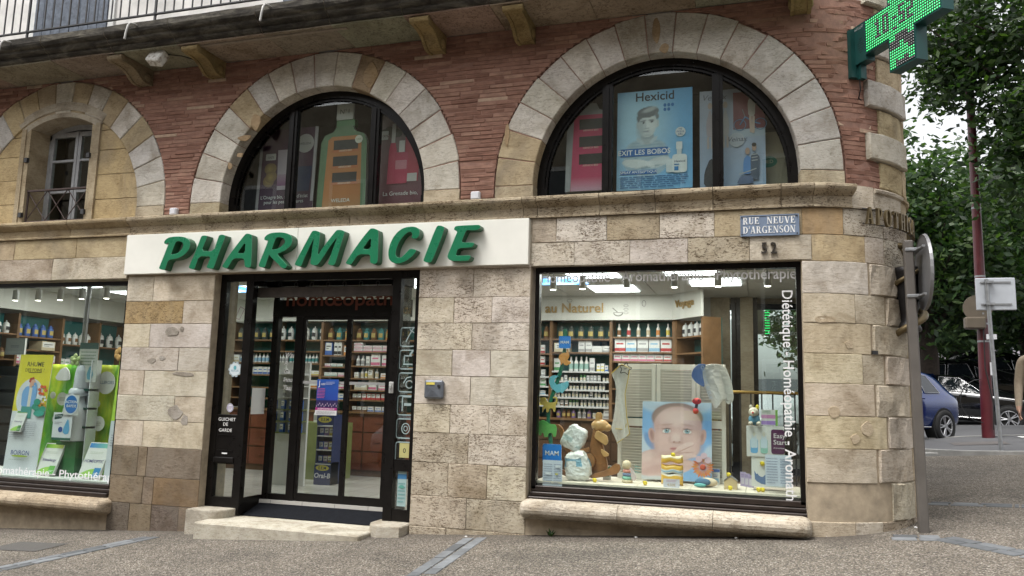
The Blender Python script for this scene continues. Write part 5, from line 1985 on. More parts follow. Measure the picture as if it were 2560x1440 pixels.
def pm(kind):
 if kind in PM:
  return PM[kind]
 g = G()
 if kind == 'box':            # coloured carton with a pale printed front
  g.box(-0.5, 0.5, -0.5, 0.5, 0, 1)
  g.add([(-0.44, -0.502, 0.34), (0.44, -0.502, 0.34), (0.44, -0.502, 0.92), (-0.44, -0.502, 0.92)], [(0, 1, 2, 3)], 1)
  g.add([(-0.34, -0.504, 0.62), (0.30, -0.504, 0.62), (0.30, -0.504, 0.70), (-0.34, -0.504, 0.70)], [(0, 1, 2, 3)], 2)
  g.add([(-0.34, -0.504, 0.46), (0.05, -0.504, 0.46), (0.05, -0.504, 0.51), (-0.34, -0.504, 0.51)], [(0, 1, 2, 3)], 2)
  m = g.mesh('carton', [PBODY, PWHITE, PDARK])
 elif kind == 'wbox':         # white carton with a coloured stripe
  g.box(-0.5, 0.5, -0.5, 0.5, 0, 1)
  g.add([(-0.5, -0.502, 0.06), (0.5, -0.502, 0.06), (0.5, -0.502, 0.30), (-0.5, -0.502, 0.30)], [(0, 1, 2, 3)], 1)
  g.add([(-0.36, -0.502, 0.56), (0.32, -0.502, 0.56), (0.32, -0.502, 0.68), (-0.36, -0.502, 0.68)], [(0, 1, 2, 3)], 1)
  m = g.mesh('white_carton', [PWHITE, PBODY])
 elif kind == 'bottle':       # white bottle, coloured label, cap
  g.lathe([(0.42, 0.0), (0.46, 0.03), (0.46, 0.16)], n=12, mi=0, caps=True)
  g.lathe([(0.465, 0.16), (0.465, 0.52)], n=12, mi=1, caps=False)
  g.lathe([(0.46, 0.52), (0.44, 0.62), (0.20, 0.76), (0.17, 0.80)], n=12, mi=0)
  g.lathe([(0.19, 0.80), (0.19, 0.98), (0.15, 1.0)], n=12, mi=0)
  m = g.mesh('plastic_bottle', [PWHITE, PBODY])
 elif kind == 'vial':         # small bottle with dark label and pale cap
  g.lathe([(0.44, 0.0), (0.46, 0.03), (0.46, 0.14)], n=10, mi=0)
  g.lathe([(0.462, 0.14), (0.462, 0.60)], n=10, mi=0, caps=False)
  g.lathe([(0.46, 0.60), (0.40, 0.70), (0.30, 0.74), (0.34, 0.75), (0.34, 1.0)], n=10, mi=1)
  g.add([(-0.30, -0.40, 0.22), (0.30, -0.40, 0.22), (0.30, -0.40, 0.5), (-0.30, -0.40, 0.5)], [(0, 1, 2, 3)], 2)
  g.add([(-0.34, -0.475, 0.2), (0.34, -0.475, 0.2), (0.34, -0.475, 0.5), (-0.34, -0.475, 0.5)], [(0, 1, 2, 3)], 2)
  m = g.mesh('small_vial', [PWHITE, PBODY, PLABEL])
 elif kind == 'jar':          # apothecary glass jar, gilt label, stopper
  g.lathe([(0.46, 0.0), (0.5, 0.03), (0.5, 0.62), (0.46, 0.70), (0.30, 0.76), (0.30, 0.80), (0.40, 0.82), (0.40, 0.86), (0.16, 0.90), (0.20, 0.95), (0.10, 1.0)], n=14, mi=0)
  pts = [R(a) for a in range(225, 316, 15)]
  vs = [(0.51 * math.cos(a), 0.51 * math.sin(a), z_) for z_ in (0.22, 0.56) for a in pts]
  n = len(pts)
  g.add(vs, [(i, i + 1, n + i + 1, n + i) for i in range(n - 1)], 1)
  m = g.mesh('apothecary_jar', [PBODY, PGOLDL])
 elif kind == 'pot':          # white porcelain pot with domed lid and painted band
  g.lathe([(0.40, 0.0), (0.42, 0.04), (0.36, 0.08), (0.44, 0.14), (0.46, 0.60), (0.38, 0.66), (0.42, 0.69), (0.42, 0.72), (0.30, 0.82), (0.12, 0.88), (0.06, 0.91), (0.10, 0.95), (0.04, 1.0)], n=14, mi=0)
  pts = [R(a) for a in range(230, 311, 16)]
  vs = [(0.47 * math.cos(a), 0.47 * math.sin(a), z_) for z_ in (0.24, 0.52) for a in pts]
  n = len(pts)
  g.add(vs, [(i, i + 1, n + i + 1, n + i) for i in range(n - 1)], 1)
  m = g.mesh('porcelain_pot', [PWHITE, PBODY])
 elif kind == 'tube':
  g.prism([(-0.3, 0.12), (0.3, 0.12), (0.45, 1.0), (-0.45, 1.0)], -0.12, 0.12, 'y')
  g.lathe([(0.26, 0), (0.26, 0.14)], n=10, mi=1)
  m = g.mesh('cream_tube', [PBODY, PWHITE])
 fix_normals(m)
 m['fixed'] = 1
 PM[kind] = m
 return m
PNAME = {'box': 'carton', 'wbox': 'carton', 'bottle': 'bottle', 'vial': 'vial', 'jar': 'apothecary_jar', 'pot': 'porcelain_pot', 'tube': 'cream_tube'}
PCAT = {'box': 'carton', 'wbox': 'carton', 'bottle': 'bottle', 'vial': 'vial', 'jar': 'jar', 'pot': 'pot', 'tube': 'tube'}
CN = {'white': (0.66, 0.66, 0.64), 'pink': (0.62, 0.16, 0.28), 'red': (0.45, 0.05, 0.05), 'blue': (0.05, 0.14, 0.45), 'sky': (0.25, 0.45, 0.62), 'green': (0.12, 0.34, 0.14), 'yellow': (0.62, 0.50, 0.08), 'orange': (0.62, 0.25, 0.06), 'brown': (0.13, 0.065, 0.035), 'amber': (0.20, 0.09, 0.03), 'teal': (0.05, 0.25, 0.26), 'black': (0.02, 0.02, 0.025), 'grey': (0.35, 0.35, 0.35), 'cream': (0.55, 0.47, 0.32), 'lilac': (0.30, 0.20, 0.45), 'smoke': (0.07, 0.085, 0.08), 'mint': (0.30, 0.48, 0.42)}
LABSEEN = {}
def product(kind, x, y, z_, w, h, col, where, d=None, rot=None):
 o = obj(PNAME[kind], pm(kind), None, loc=(x, y, z_), rot=RNG.uniform(-0.06, 0.06) if rot is None else rot, color=CN[col], fix=False)
 o.scale = (w, d or w, h)
 adj = {'box': col + ' printed carton', 'wbox': col + '-striped white carton', 'bottle': col + '-labelled white bottle', 'vial': col + '-capped white vial', 'jar': col + ' gilt-labelled jar', 'pot': col + '-labelled porcelain pot', 'tube': col + ' cream tube'}[kind]
 lab = adj + ' ' + where
 tag(o, lab, PCAT[kind], 'products: ' + lab)
 LABSEEN.setdefault(lab, []).append(o)
 return o
PR = random.Random(17)
class Unit:
 """a run of shelving in its own frame: x along, y towards the wall"""
 def __init__(self, name, label, loc, rotz, L, D=0.30, h=2.35):
  self.t = thing(name, label, 'shelving', loc, rotz)
  self.M = Matrix.Translation(Vector(loc)) @ Matrix.Rotation(rotz, 4, 'Z')
  self.D, self.L, self.rot = D, L, rotz
 def part(self, name, boxes, mat):
  g = G()
  for b_ in boxes:
   g.box(*b_)
  return local(name, g.mesh(name, mat), self.t)
 def back(self, z0, z1, mat):
  self.part('back_panel', [(0, self.L, self.D - 0.012, self.D, z0, z1)], mat)
 def uprights(self, xs_, z0, z1, mat, w=0.04):
  for x in xs_:
   self.part('upright', [(x - w / 2, x + w / 2, 0, self.D - 0.014, z0, z1)], mat)
 def board(self, x0, x1, z_, mat, edge=True, t=0.022):
  b_ = self.part('shelf', [(x0 + 0.003, x1 - 0.003, 0.004, self.D - 0.014, z_ - t, z_)], mat)
 def put(self, kind, x, z_, w, h, col, where, d=None, y=0.10, rot=None):
  p = self.M @ Vector((x, y, z_))
  o = product(kind, p.x, p.y, p.z, w, h, col, where, d, rot=self.rot + (PR.uniform(-.06, .06) if rot is None else rot))
  return o
 def fill(self, x0, x1, z_, kinds, where, gap=0.008):
  """kinds: list of (kind, w, h, col, weight)"""
  x = x0 + 0.02
  while True:
   kind, w, h, col, run = PR.choice(kinds)
   for _ in range(run):
    if x + w > x1 - 0.01:
     break
    self.put(kind, x + w / 2, z_, w, h * PR.uniform(.97, 1.03), col, where, d=min(w, 0.12), y=0.06 + min(w, .12) / 2)
    x += w + gap
   x += gap * PR.uniform(0, 3)
   if x + 0.02 > x1 - 0.03:
    break
WOOD = simple('oak_shelf', (0.20, 0.105, 0.045), 0.5, var=0.3, scale=5)
WOODK = simple('dark_oak', (0.10, 0.048, 0.022), 0.45, var=0.3, scale=5)
METW = simple('white_metal_shelf', (0.60, 0.60, 0.59), 0.4, var=0.05)
YB = 3.40
UA = Unit('wall_shelving', 'oak wall shelving with teal back behind the right shop window', (-3.30, YB, 0), 0, 2.20)
X = lambda x: x + 3.30
UA.back(1.22, 2.60, TEAL)
UA.uprights([X(-3.28), X(-2.86), X(-1.99), X(-1.12)], 1.22, 2.60, WOOD)
UA.part('counter_top', [(0, 2.2, -0.06, 0.30, 1.19, 1.22)], WOOD)
UA.part('drawer_carcass', [(0, 2.2, 0.0, 0.29, ZF, 1.19)], WOODK)
for i in range(5):
 for j in range(3):
  x0, z0 = 0.03 + i * 0.435, 0.40 + j * 0.26
  UA.part('drawer', [(x0, x0 + 0.41, -0.018, 0.0, z0, z0 + 0.24), (x0 + 0.15, x0 + 0.26, -0.035, -0.018, z0 + 0.12, z0 + 0.135)], WOODK)
bB = [2.34, 2.15, 1.88, 1.74, 1.62, 1.51, 1.385]
for z_ in bB:
 UA.board(X(-2.84), X(-2.01), z_, WOOD if z_ > 1.9 else METW)
for z_ in (2.34, 2.13, 1.96, 1.80, 1.66, 1.54, 1.39):
 UA.board(X(-3.26), X(-2.88), z_, WOOD if z_ > 1.9 else METW)
for z_ in (2.37, 2.16, 2.03, 1.85, 1.65, 1.45):
 UA.board(X(-1.97), X(-1.14), z_, WOOD)
for i in range(6):
 UA.put('jar', X(-2.73) + i * 0.145, 2.34, 0.095, 0.19, 'smoke', 'on the top shelf of middle bay')
for i in range(3):
 UA.put('jar', X(-3.20) + i * 0.125, 2.34, 0.085, 0.19, 'amber', 'on the top shelf at left edge of right window')
for i in range(6):
 UA.put('bottle', X(-1.89) + i * 0.137, 2.37, 0.06, 0.19, ('amber', 'red', 'cream', 'cream', 'orange', 'yellow')[i], 'on the top shelf under au Naturel')
UA.put('box', X(-2.70), 2.15, 0.22, 0.13, 'cream', 'on the second shelf of middle bay')
for x, w, h, c in ((-2.42, .09, .16, 'grey'), (-2.32, .09, .16, 'grey'), (-2.19, .15, .09, 'white'), (-2.05, .12, .09, 'grey')):
 UA.put('wbox', X(x), 2.15, w, h, c, 'on the second shelf of middle bay', d=.1)
for i, c in enumerate(('red', 'sky', 'grey', 'sky', 'red')):
 UA.put('wbox', X(-1.87) + i * 0.16, 2.16, 0.148, 0.185, c, 'standing tall on the shelf above the folding screen', d=.1)
for i in range(7):
 UA.put('wbox', X(-1.90) + i * 0.115, 2.03, 0.11, 0.10, 'pink' if i < 5 else 'red', 'in the low row above the folding screen', d=.1)
for i in range(4):
 UA.put('bottle', X(-2.58) + i * 0.075, 1.88, 0.068, 0.21, 'mint', 'in the tall row on third shelf')
UA.put('wbox', X(-2.78), 1.88, .09, .18, 'green', 'on the third shelf of middle bay', d=.06)
UA.put('wbox', X(-2.27), 1.88, .07, .19, 'grey', 'on the third shelf of middle bay', d=.06)
UA.fill(X(-2.22), X(-2.0), 1.88, [('wbox', .05, .11, 'yellow', 2), ('wbox', .045, .09, 'blue', 2), ('wbox', .05, .12, 'mint', 1)], 'at the right end of the third shelf')
for z_, nm, cols in ((1.74, 'fourth', ['black', 'green', 'grey']), (1.62, 'fifth', ['black', 'grey', 'black']), (1.51, 'sixth', ['black', 'white', 'black']), (1.385, 'seventh', ['green', 'grey', 'amber'])):
 UA.fill(X(-2.84), X(-2.0), z_, [('vial', .042, .088, cols[0], 3), ('vial', .042, .092, cols[1], 2), ('wbox', .04, .085, cols[2], 1)], 'on the %s shelf of middle bay' % nm, 0.007)
UA.fill(X(-2.80), X(-2.05), 1.22, [('vial', .06, .13, 'black', 3), ('jar', .06, .12, 'lilac', 1), ('jar', .06, .12, 'amber', 2), ('bottle', .06, .13, 'grey', 2)], 'on the counter under the middle bay')
UA.put('wbox', X(-2.03), 1.22, .12, .14, 'grey', 'on the counter beside the towel')
for z_, nm, kk in ((2.13, 'second', [('wbox', .06, .12, 'red', 2)]), (1.96, 'third', [('wbox', .065, .13, 'red', 3), ('wbox', .06, .12, 'orange', 1)]), (1.80, 'fourth', [('wbox', .06, .10, 'grey', 1), ('wbox', .05, .08, 'grey', 1)]), (1.66, 'fifth', [('wbox', .07, .12, 'green', 2), ('wbox', .06, .11, 'amber', 1)]), (1.54, 'sixth', [('wbox', .07, .06, 'sky', 2)]), (1.39, 'seventh', [('box', .08, .10, 'yellow', 2)])):
 UA.fill(X(-3.27), X(-2.88), z_, kk, 'on the %s shelf at left edge of right window' % nm)
UV = Unit('wall_shelving', 'angled oak end bay with porcelain pots under the word Voyage', (-1.10, YB, 0), R(-52), 0.66)
UV.back(ZF, 2.60, TEAL)
UV.uprights([0.02, 0.64], ZF, 2.60, WOOD)
for z_ in (2.36, 2.14, 1.9, 1.66, 1.4, 1.15, 0.8):
 UV.board(0.04, 0.62, z_, WOOD)
for i in range(4):
 UV.put('pot', 0.11 + i * 0.135, 2.36, 0.105, 0.20, 'black', 'on the top shelf under the word Voyage')
FASC = simple('white_fascia', (0.68, 0.67, 0.62), 0.6, var=0.04)
GOLDL = simple('gilt_letters', (0.45, 0.30, 0.12), 0.4, 0.3, var=0.15)
def fascia(label, p0, p1, texts):
 d = (Vector(p1) - Vector(p0))
 L = d.length
 an = math.atan2(d.y, d.x)
 t = thing('shelf_fascia', label, 'fascia', (*p0, 2.60), an)
 g = G()
 g.box(0, L, -0.02, 0.02, 0.0, ZC - 2.601)
 local('board', g.mesh('board', FASC), t)
 for s_, x, z_, size in texts:
  vs, fs = text_mesh(s_, size, 0.012, 0, 1.02, 0.008)
  g = G()
  g.add([(x + a * 1.02, -0.034 - c, z_ + b2) for a, b2, c in vs], fs)
  local('lettering', g.mesh('lettering', GOLDL), t)
 return t, L
fas, _ = fascia('white fascia with gilt words Santé au Naturel above shelves in right window', (-4.6, YB - 0.03), (-1.12, YB - 0.03), [('Santé au Naturel', 1.17, 0.11, 0.19)])
A = Art(1, 1, None)
DG = (0.25, 0.24, 0.22)
for (x0, z0) in ((2.72, 0.06),):
 A.ell(x0, z0 + .04, .07, .05, DG, 14, math.pi, 2 * math.pi)
 A.ell(x0, z0 + .045, .055, .038, (0.66, .65, .6), 14, math.pi, 2 * math.pi)
 A.line([(x0 - .07, z0 + .045), (x0 + .07, z0 + .045)], .008, DG)
 A.line([(x0 - .01, z0 + .05), (x0 - .08, z0 + .11)], .014, DG)
 for k in range(3):
  A.ring(x0 + .11, z0 + .04 + k * .05, .035, .018, .006, DG, 12)
 A.ring(x0 + .36, z0 + .17, .03, .045, .007, DG, 14)
 A.ring(2.02, 0.28, .04, .025, .006, DG, 12)
A.place('drawing', (-4.6, YB - 0.053, 2.60), parent=fas, back=0)
q0, q1 = Vector((-1.12, YB - 0.03)), UV.M @ Vector((0.68, -0.02, 0))
fascia('short angled white fascia with the gilt word Voyage', (-1.12, YB - 0.03), (q1.x, q1.y), [('Voyage', 0.10, 0.16, 0.14)])
UB = Unit('wall_shelving', 'oak wall shelving with jars and cartons behind the sliding doors', (-8.3, YB, 0), 0, 5.0)
X2 = lambda x: x + 8.3
UB.back(1.22, 2.60, TEAL)
UB.uprights([X2(x) for x in (-8.28, -7.45, -6.59, -6.09)], 1.22, 2.60, WOOD)
UB.uprights([X2(-5.30), X2(-4.4), X2(-3.6)], 1.22, 2.60, WOOD)
UB.part('counter_top', [(0, 5.0, -0.06, 0.30, 1.18, 1.21)], WOOD)
UB.part('drawer_carcass', [(0, 5.0, 0.0, 0.29, ZF, 1.18)], WOODK)
REDW = simple('mahogany', (0.16, 0.045, 0.022), 0.4, var=0.25, scale=5)
for i in range(10):
 for j in range(3):
  x0, z0 = 0.03 + i * 0.50, 0.34 + j * 0.285
  UB.part('drawer', [(x0, x0 + 0.475, -0.018, 0.0, z0, z0 + 0.265), (x0 + 0.18, x0 + 0.29, -0.032, -0.018, z0 + 0.13, z0 + 0.145)], REDW)
for a, b2, zs_ in ((-8.26, -7.47, (2.31, 2.13, 1.94, 1.75, 1.55, 1.38)), (-7.43, -6.61, (2.31, 2.13, 1.94, 1.75, 1.55, 1.38)), (-6.57, -6.11, (2.31, 2.07, 1.89, 1.74, 1.55, 1.38)), (-6.07, -5.32, (2.31, 2.13, 1.91, 1.72, 1.54, 1.39)), (-5.28, -4.42, (2.31, 2.1, 1.9, 1.7, 1.5)), (-4.38, -3.62, (2.31, 2.1, 1.9, 1.7, 1.5))):
 for z_ in zs_:
  UB.board(X2(a), X2(b2), z_, WOOD)
for i in range(5):
 UB.put('jar', X2(-8.15) + i * 0.15, 2.31, 0.10, 0.20, 'smoke', 'behind left sidelight')
for i in range(6):
 UB.put('pot', X2(-7.36) + i * 0.145, 2.31, 0.11, 0.22, 'black', 'behind left door')
for i in range(3):
 UB.put('jar', X2(-6.48) + i * 0.15, 2.31, 0.10, 0.20, ('amber', 'teal', 'orange')[i], 'behind the door meeting edge')
for i in range(6):
 UB.put('jar', X2(-5.98) + i * 0.125, 2.31, 0.095, 0.19, ('amber', 'teal', 'amber', 'teal', 'orange', 'teal')[i], 'on the top shelf behind right door')
UB.fill(X2(-7.43), X2(-6.61), 1.94, [('bottle', .055, .14, 'grey', 3), ('bottle', .055, .15, 'teal', 2)], 'on the third shelf behind the left sidelight')
UB.fill(X2(-7.43), X2(-6.61), 1.75, [('wbox', .12, .07, 'yellow', 2), ('wbox', .1, .06, 'green', 1)], 'on the fourth shelf behind left door')
UB.fill(X2(-7.43), X2(-6.61), 1.55, [('wbox', .12, .12, 'orange', 2), ('wbox', .1, .1, 'sky', 1)], 'on the fifth shelf behind left door')
UB.fill(X2(-8.26), X2(-7.47), 1.94, [('bottle', .06, .15, 'sky', 2), ('wbox', .1, .12, 'cream', 1)], 'on the third shelf at far left of doors')
UB.fill(X2(-8.26), X2(-7.47), 1.75, [('wbox', .1, .1, 'teal', 2), ('wbox', .08, .12, 'blue', 2)], 'on the fourth shelf at far left of doors')
for x, w, h, c, k in ((-6.49, .12, .21, 'blue', 'box'), (-6.36, .06, .21, 'black', 'wbox'), (-6.29, .06, .21, 'black', 'wbox'), (-6.18, .08, .15, 'orange', 'box')):
 UB.put(k, X2(x), 2.07, w, h, c, 'on the second shelf left of the door edge', d=.1)
UB.fill(X2(-6.57), X2(-6.11), 1.89, [('wbox', .10, .05, 'mint', 2), ('wbox', .1, .05, 'pink', 1), ('box', .05, .08, 'yellow', 1)], 'in the low row left of the door edge')
UB.fill(X2(-6.57), X2(-6.11), 1.74, [('wbox', .11, .06, 'mint', 2), ('wbox', .1, .06, 'pink', 1)], 'in the fourth row left of the door edge')
for i in range(4):
 for j in range(2 if i else 3):
  UB.put('wbox', X2(-5.97) + i * 0.165, 2.13 + j * 0.048, 0.15, 0.046, 'pink', 'stacked on the second shelf behind right door', d=.1)
for x, w, h, c, k in ((-5.98, .07, .16, 'grey', 'bottle'), (-5.90, .07, .16, 'grey', 'bottle'), (-5.80, .06, .15, 'grey', 'wbox'), (-5.67, .15, .19, 'pink', 'wbox'), (-5.48, .15, .17, 'pink', 'wbox')):
 UB.put(k, X2(x), 1.91, w, h, c, 'on the third shelf behind right door', d=.08)
for x, w, h, c, k in ((-5.99, .07, .09, 'cream', 'wbox'), (-5.90, .06, .14, 'cream', 'bottle'), (-5.83, .05, .15, 'yellow', 'bottle'), (-5.75, .08, .15, 'cream', 'box'), (-5.65, .06, .15, 'cream', 'bottle'), (-5.52, .10, .08, 'orange', 'wbox'), (-5.41, .06, .13, 'amber', 'box')):
 UB.put(k, X2(x), 1.72, w, h, c, 'on the fourth shelf behind right door', d=.06)
for x, w, h, c, k in ((-5.90, .22, .11, 'cream', 'box'), (-5.70, .13, .15, 'pink', 'wbox'), (-5.52, .15, .10, 'pink', 'wbox'), (-5.40, .06, .12, 'cream', 'box')):
 UB.put(k, X2(x), 1.54, w, h, c, 'on the fifth shelf behind right door', d=.08)
UB.fill(X2(-6.05), X2(-5.32), 1.39, [('box', .07, .10, 'red', 4), ('box', .07, .10, 'brown', 2)], 'in the dark red row behind right door')
UB.fill(X2(-6.05), X2(-5.32), 1.21, [('box', .08, .08, 'brown', 3), ('wbox', .1, .08, 'blue', 1)], 'on the counter behind right door')
UB.fill(X2(-6.57), X2(-6.11), 1.55, [('wbox', .1, .1, 'pink', 2), ('wbox', .08, .1, 'teal', 2)], 'on the fifth shelf left of the door edge')
UB.fill(X2(-6.57), X2(-6.11), 1.38, [('wbox', .1, .1, 'red', 2), ('wbox', .08, .1, 'blue', 2)], 'on the sixth shelf left of the door edge')
fb, _ = fascia('plain white fascia above the shelves behind the doors', (-8.3, YB - 0.03), (-4.62, YB - 0.03), [])
A = Art(3, .35, None)
PK = (0.32, 0.12, 0.20)
A.line([(0.12, .05), (.2, .24), (.28, .2), (.2, .03), (.12, .05)], .008, PK)
A.line([(2.25, .04), (2.35, .09), (2.5, .02), (2.4, .08), (2.6, .05)], .008, PK)
A.line([(1.72, .02), (1.76, .1), (1.84, .06)], .008, PK)
A.place('drawing', (-8.3, YB - 0.053, 2.60), parent=fb, back=0)
UL = Unit('wall_shelving', 'oak wall shelving along the side wall behind the left shop window', (-10.62, 0.55, 0), R(90), 3.2)
UL.back(1.0, 2.55, TEAL)
UL.uprights([0.02, 0.95, 1.75, 2.5, 3.18], 0.9, 2.55, WOOD)
UL.part('counter_top', [(0, 3.2, -0.05, 0.30, 0.96, 1.0)], WOOD)
UL.part('drawer_carcass', [(0, 3.2, 0.0, 0.29, ZF, 0.96)], WOODK)
for a, b2, zs_ in ((0.04, .93, (2.24, 1.86, 1.6, 1.3)), (.97, 1.73, (2.22, 2.02, 1.80, 1.58, 1.3)), (1.77, 2.48, (2.15, 1.78, 1.55, 1.3)), (2.52, 3.16, (2.15, 1.85, 1.6, 1.3))):
 for z_ in zs_:
  UL.board(a, b2, z_, WOOD)
for i in range(6):
 UL.put('pot', 0.12 + i * 0.14, 2.24, 0.11, 0.19, 'black', 'on the top shelf at left edge of left window')
for i in range(5):
 UL.put('jar', 1.04 + i * 0.14, 2.22, 0.095, 0.20, 'blue', 'on the top shelf left of the steel column')
for i in range(5):
 UL.put('pot', 1.83 + i * 0.13, 2.15, 0.10, 0.20, 'amber', 'on the top shelf behind steel column')
for i in range(3):
 UL.put('pot', 2.62 + i * 0.2, 2.15, 0.12, 0.24, 'black', 'on the top shelf at right of left window')
UL.put('jar', 1.12, 2.02, .10, .15, 'amber', 'on the second shelf of left window')
UL.put('box', 1.48, 2.02, .25, .14, 'cream', 'standing on second shelf of left window')
UL.fill(.97, 1.73, 1.80, [('wbox', .08, .14, 'pink', 4)], 'on the third shelf of left window')
UL.fill(1.77, 2.48, 1.78, [('wbox', .1, .16, 'cream', 2), ('wbox', .1, .13, 'green', 2)], 'on the third shelf behind steel column')
UL.fill(2.52, 3.16, 1.60, [('wbox', .09, .12, 'orange', 3), ('wbox', .09, .12, 'cream', 2)], 'on the third shelf at right of left window')
UL.fill(.97, 1.73, 1.58, [('wbox', .08, .14, 'pink', 2), ('wbox', .08, .1, 'green', 1)], 'on the fourth shelf of left window')
UL.fill(1.77, 2.48, 1.55, [('box', .1, .14, 'red', 1), ('wbox', .1, .12, 'mint', 1)], 'on the fourth shelf behind steel column')
UL.fill(.04, .93, 1.3, [('wbox', .1, .12, 'grey', 2)], 'on the low shelf at left edge of left window')
UL.put('jar', 0.78, 1.86, .09, .17, 'amber', 'beside the wall clock in left window')
ck = thing('wall_clock', 'round white clock on the teal shelves in the left window', 'clock', (-10.55, 0.95, 2.02), R(90))
g = G()
g.lathe([(0.13, 0.0), (0.13, -0.03), (0.12, -0.035)], (0, 0, 0), 24, axis='y')
local('case', g.mesh('case', METW), ck)
g = G()
g.box(-0.004, 0.004, -0.042, -0.037, -0.01, 0.09)
g.box(-0.06, 0.01, -0.043, -0.038, -0.005, 0.005)
local('hands', g.mesh('hands', PDARK), ck)
fascia('white fascia above the side wall shelves in the left window', (-10.66, 0.55), (-10.66, 3.75), [])
g = G()
g.cbox(-10.9, -10.66, 1.0, 2.3, 2.62, 2.90, 0.03)
tag(g.build('air_conditioner', simple('grey_ac', (0.33, 0.33, 0.34), 0.5)), 'grey air conditioning unit high on the side wall in the left window', 'air conditioner')
g = G()
pc = at(215, 800, 1.3)
g.lathe([(0.034, ZF), (0.034, ZC)], (pc.x, 1.3, 0), 14)
tag(g.build('steel_column', simple('grey_column', (0.36, 0.36, 0.37), 0.35, 0.5)), 'slim grey steel column standing behind the left window display', 'column')
od = thing('display_stand', 'dark blue toothbrush display stand behind left door', 'display stand', (-5.9, 2.1, ZF))
p0, p1 = at(795, 1036, 2.1), at(835, 1190, 2.1)
NAVY = simple('navy_card', (0.018, 0.035, 0.11), 0.45)
g = G()
x0, x1 = p0.x, at(835, 1036, 2.1).x
g.box(x0, x1, 2.30, 2.34, ZF, p0.z)
g.box(x0, x0 + .01, 2.1, 2.3, ZF, p0.z)
g.box(x1 - .01, x1, 2.1, 2.3, ZF, p0.z)
g.box(x0, x1, 2.1, 2.3, ZF, ZF + 0.30)
local_ = g.build('carcass', NAVY, od)
H = p0.z - ZF
for k in (0.30, 0.50, 0.70, 0.84):
 g = G()
 g.box(x0 + .01, x1 - .01, 2.09, 2.3, ZF + H * k - .015, ZF + H * k)
 g.build('shelf', METW, od)
A = Art(x1 - x0, H, None)
YEL = (0.62, .55, .08)
w_ = x1 - x0
A.rect(0, H * .86, w_, H, (0.02, .04, .14))
A.ell(w_ * .5, H * .93, w_ * .42, H * .045, YEL, 12)
A.text('E.E.M', w_ * .5, H * .91, .055, (0.02, .03, .1), .02, 0, 'CENTER')
A.rect(0, 0, w_, H * .28, (0.02, .035, .13))
A.ell(w_ * .5, H * .24, w_ * .42, H * .04, YEL, 12)
A.text('E.E.M', w_ * .5, H * .22, .055, (0.02, .03, .1), .02, 0, 'CENTER')
A.text('Oral-B', w_ * .5, H * .10, .09, (0.7, .7, .75), .02, .15, 'CENTER')
A.place('print', (x0, 2.085, ZF), parent=od, back=0)
for k in (0.32, 0.52, 0.72):
 for i in range(3):
  product('box', x0 + w_ * (0.2 + i * .3), 2.17, ZF + H * (k - .02), w_ * .26, H * .11, ('blue', 'lilac', 'yellow')[i], 'on navy stand behind left door, %s tier' % {.32: 'lowest', .52: 'middle', .72: 'top'}[k], d=.05)
gd = thing('gondola_rack', 'narrow rack of hanging bottles and brushes behind the left sidelight', 'rack', (-6.3, 1.7, ZF))
pa, pb = at(692, 905, 1.7), at(738, 1110, 1.7)
g = G()
xa, xb = pa.x - 0.05, pb.x + 0.08
g.box(xa, xb, 1.82, 1.86, ZF, pa.z)
g.build('back_panel', METW, gd)
zt = pa.z
for k in range(6):
 z_ = zt - 0.16 - k * 0.155
 g = G()
 g.box(xa, xb, 1.68, 1.82, z_ - 0.012, z_)
 g.build('shelf', METW if k < 3 else simple('olive_panel', (0.16, 0.19, 0.06), 0.6), gd)
 for i in range(4):
  col = 'grey' if k < 3 else 'blue'
  product('bottle' if k < 3 else 'box', xa + 0.05 + i * (xb - xa - 0.1) / 3, 1.73, z_, 0.055, 0.12, col, 'on narrow rack, %s row down' % ORD[k] , d=.05)
g = G()
pg = at(748, 1010, 2.6)
g.box(pg.x - 0.15, pg.x + 0.62, 2.6, 3.1, ZF, 1.05)
tag(g.build('low_cabinet', simple('olive_cabinet', (0.20, 0.23, 0.075), 0.55)), 'low olive green cabinet behind left door', 'cabinet')
product('bottle', pg.x + 0.2, 2.75, 1.05, .07, .2, 'grey', 'on the olive cabinet behind the left door')
product('bottle', pg.x + 0.3, 2.75, 1.05, .07, .2, 'sky', 'on the olive cabinet behind the left door')
product('box', pg.x + 0.42, 2.75, 1.05, .1, .3, 'red', 'on the olive cabinet behind the left door')
A = Art(0.28, 0.41, (0.02, .045, .25))
A.rect(0, .15, .28, .41, (0.02, .06, .36), (0.03, .12, .50))
A.rect(0, .07, .28, .17, (0.03, .02, .10))
for i in range(14):
 A.ell(.01 + i * .02, .10 + (i * 7 % 5) * .008, .006, .012, (0.45, .35, .45), 6)
A.rect(0, .055, .28, .085, (0.40, .03, .22))
A.text('JAZZPOURPRE.COM', .14, .063, .024, (0.8, .8, .8), .01, 0, 'CENTER')
A.rect(0, 0, .28, .055, (0.7, .7, .7))
A.lines(.02, .26, .008, .045, 3, (0.2, .2, .25), seed=4)
A.text('J', .03, .335, .085, (0.75, .75, .75), .01)
A.text('azz', .062, .345, .045, (0.75, .75, .75), .005)
A.lines(.125, .24, .345, .385, 3, (0.5, .55, .75), seed=5)
A.lines(.02, .12, .19, .31, 7, (0.55, .12, .30), seed=6)
po = A.place('poster', (at(787, 1037, 0.52).x, 0.533, at(787, 1037, 0.52).z), back=0.001)
tag(po, 'blue jazz festival poster stuck on the left sliding door', 'poster')
A = Art(.3, .6, None)
for i, s_ in enumerate(('Weleda', 'A', 'Ga', 'Innoxa', 'Taaj')):
 A.text(s_, 0.0 + 0.0 * i, 0.5 - i * 0.097, 0.075, (0.8, 0.8, 0.8), .01, .35)
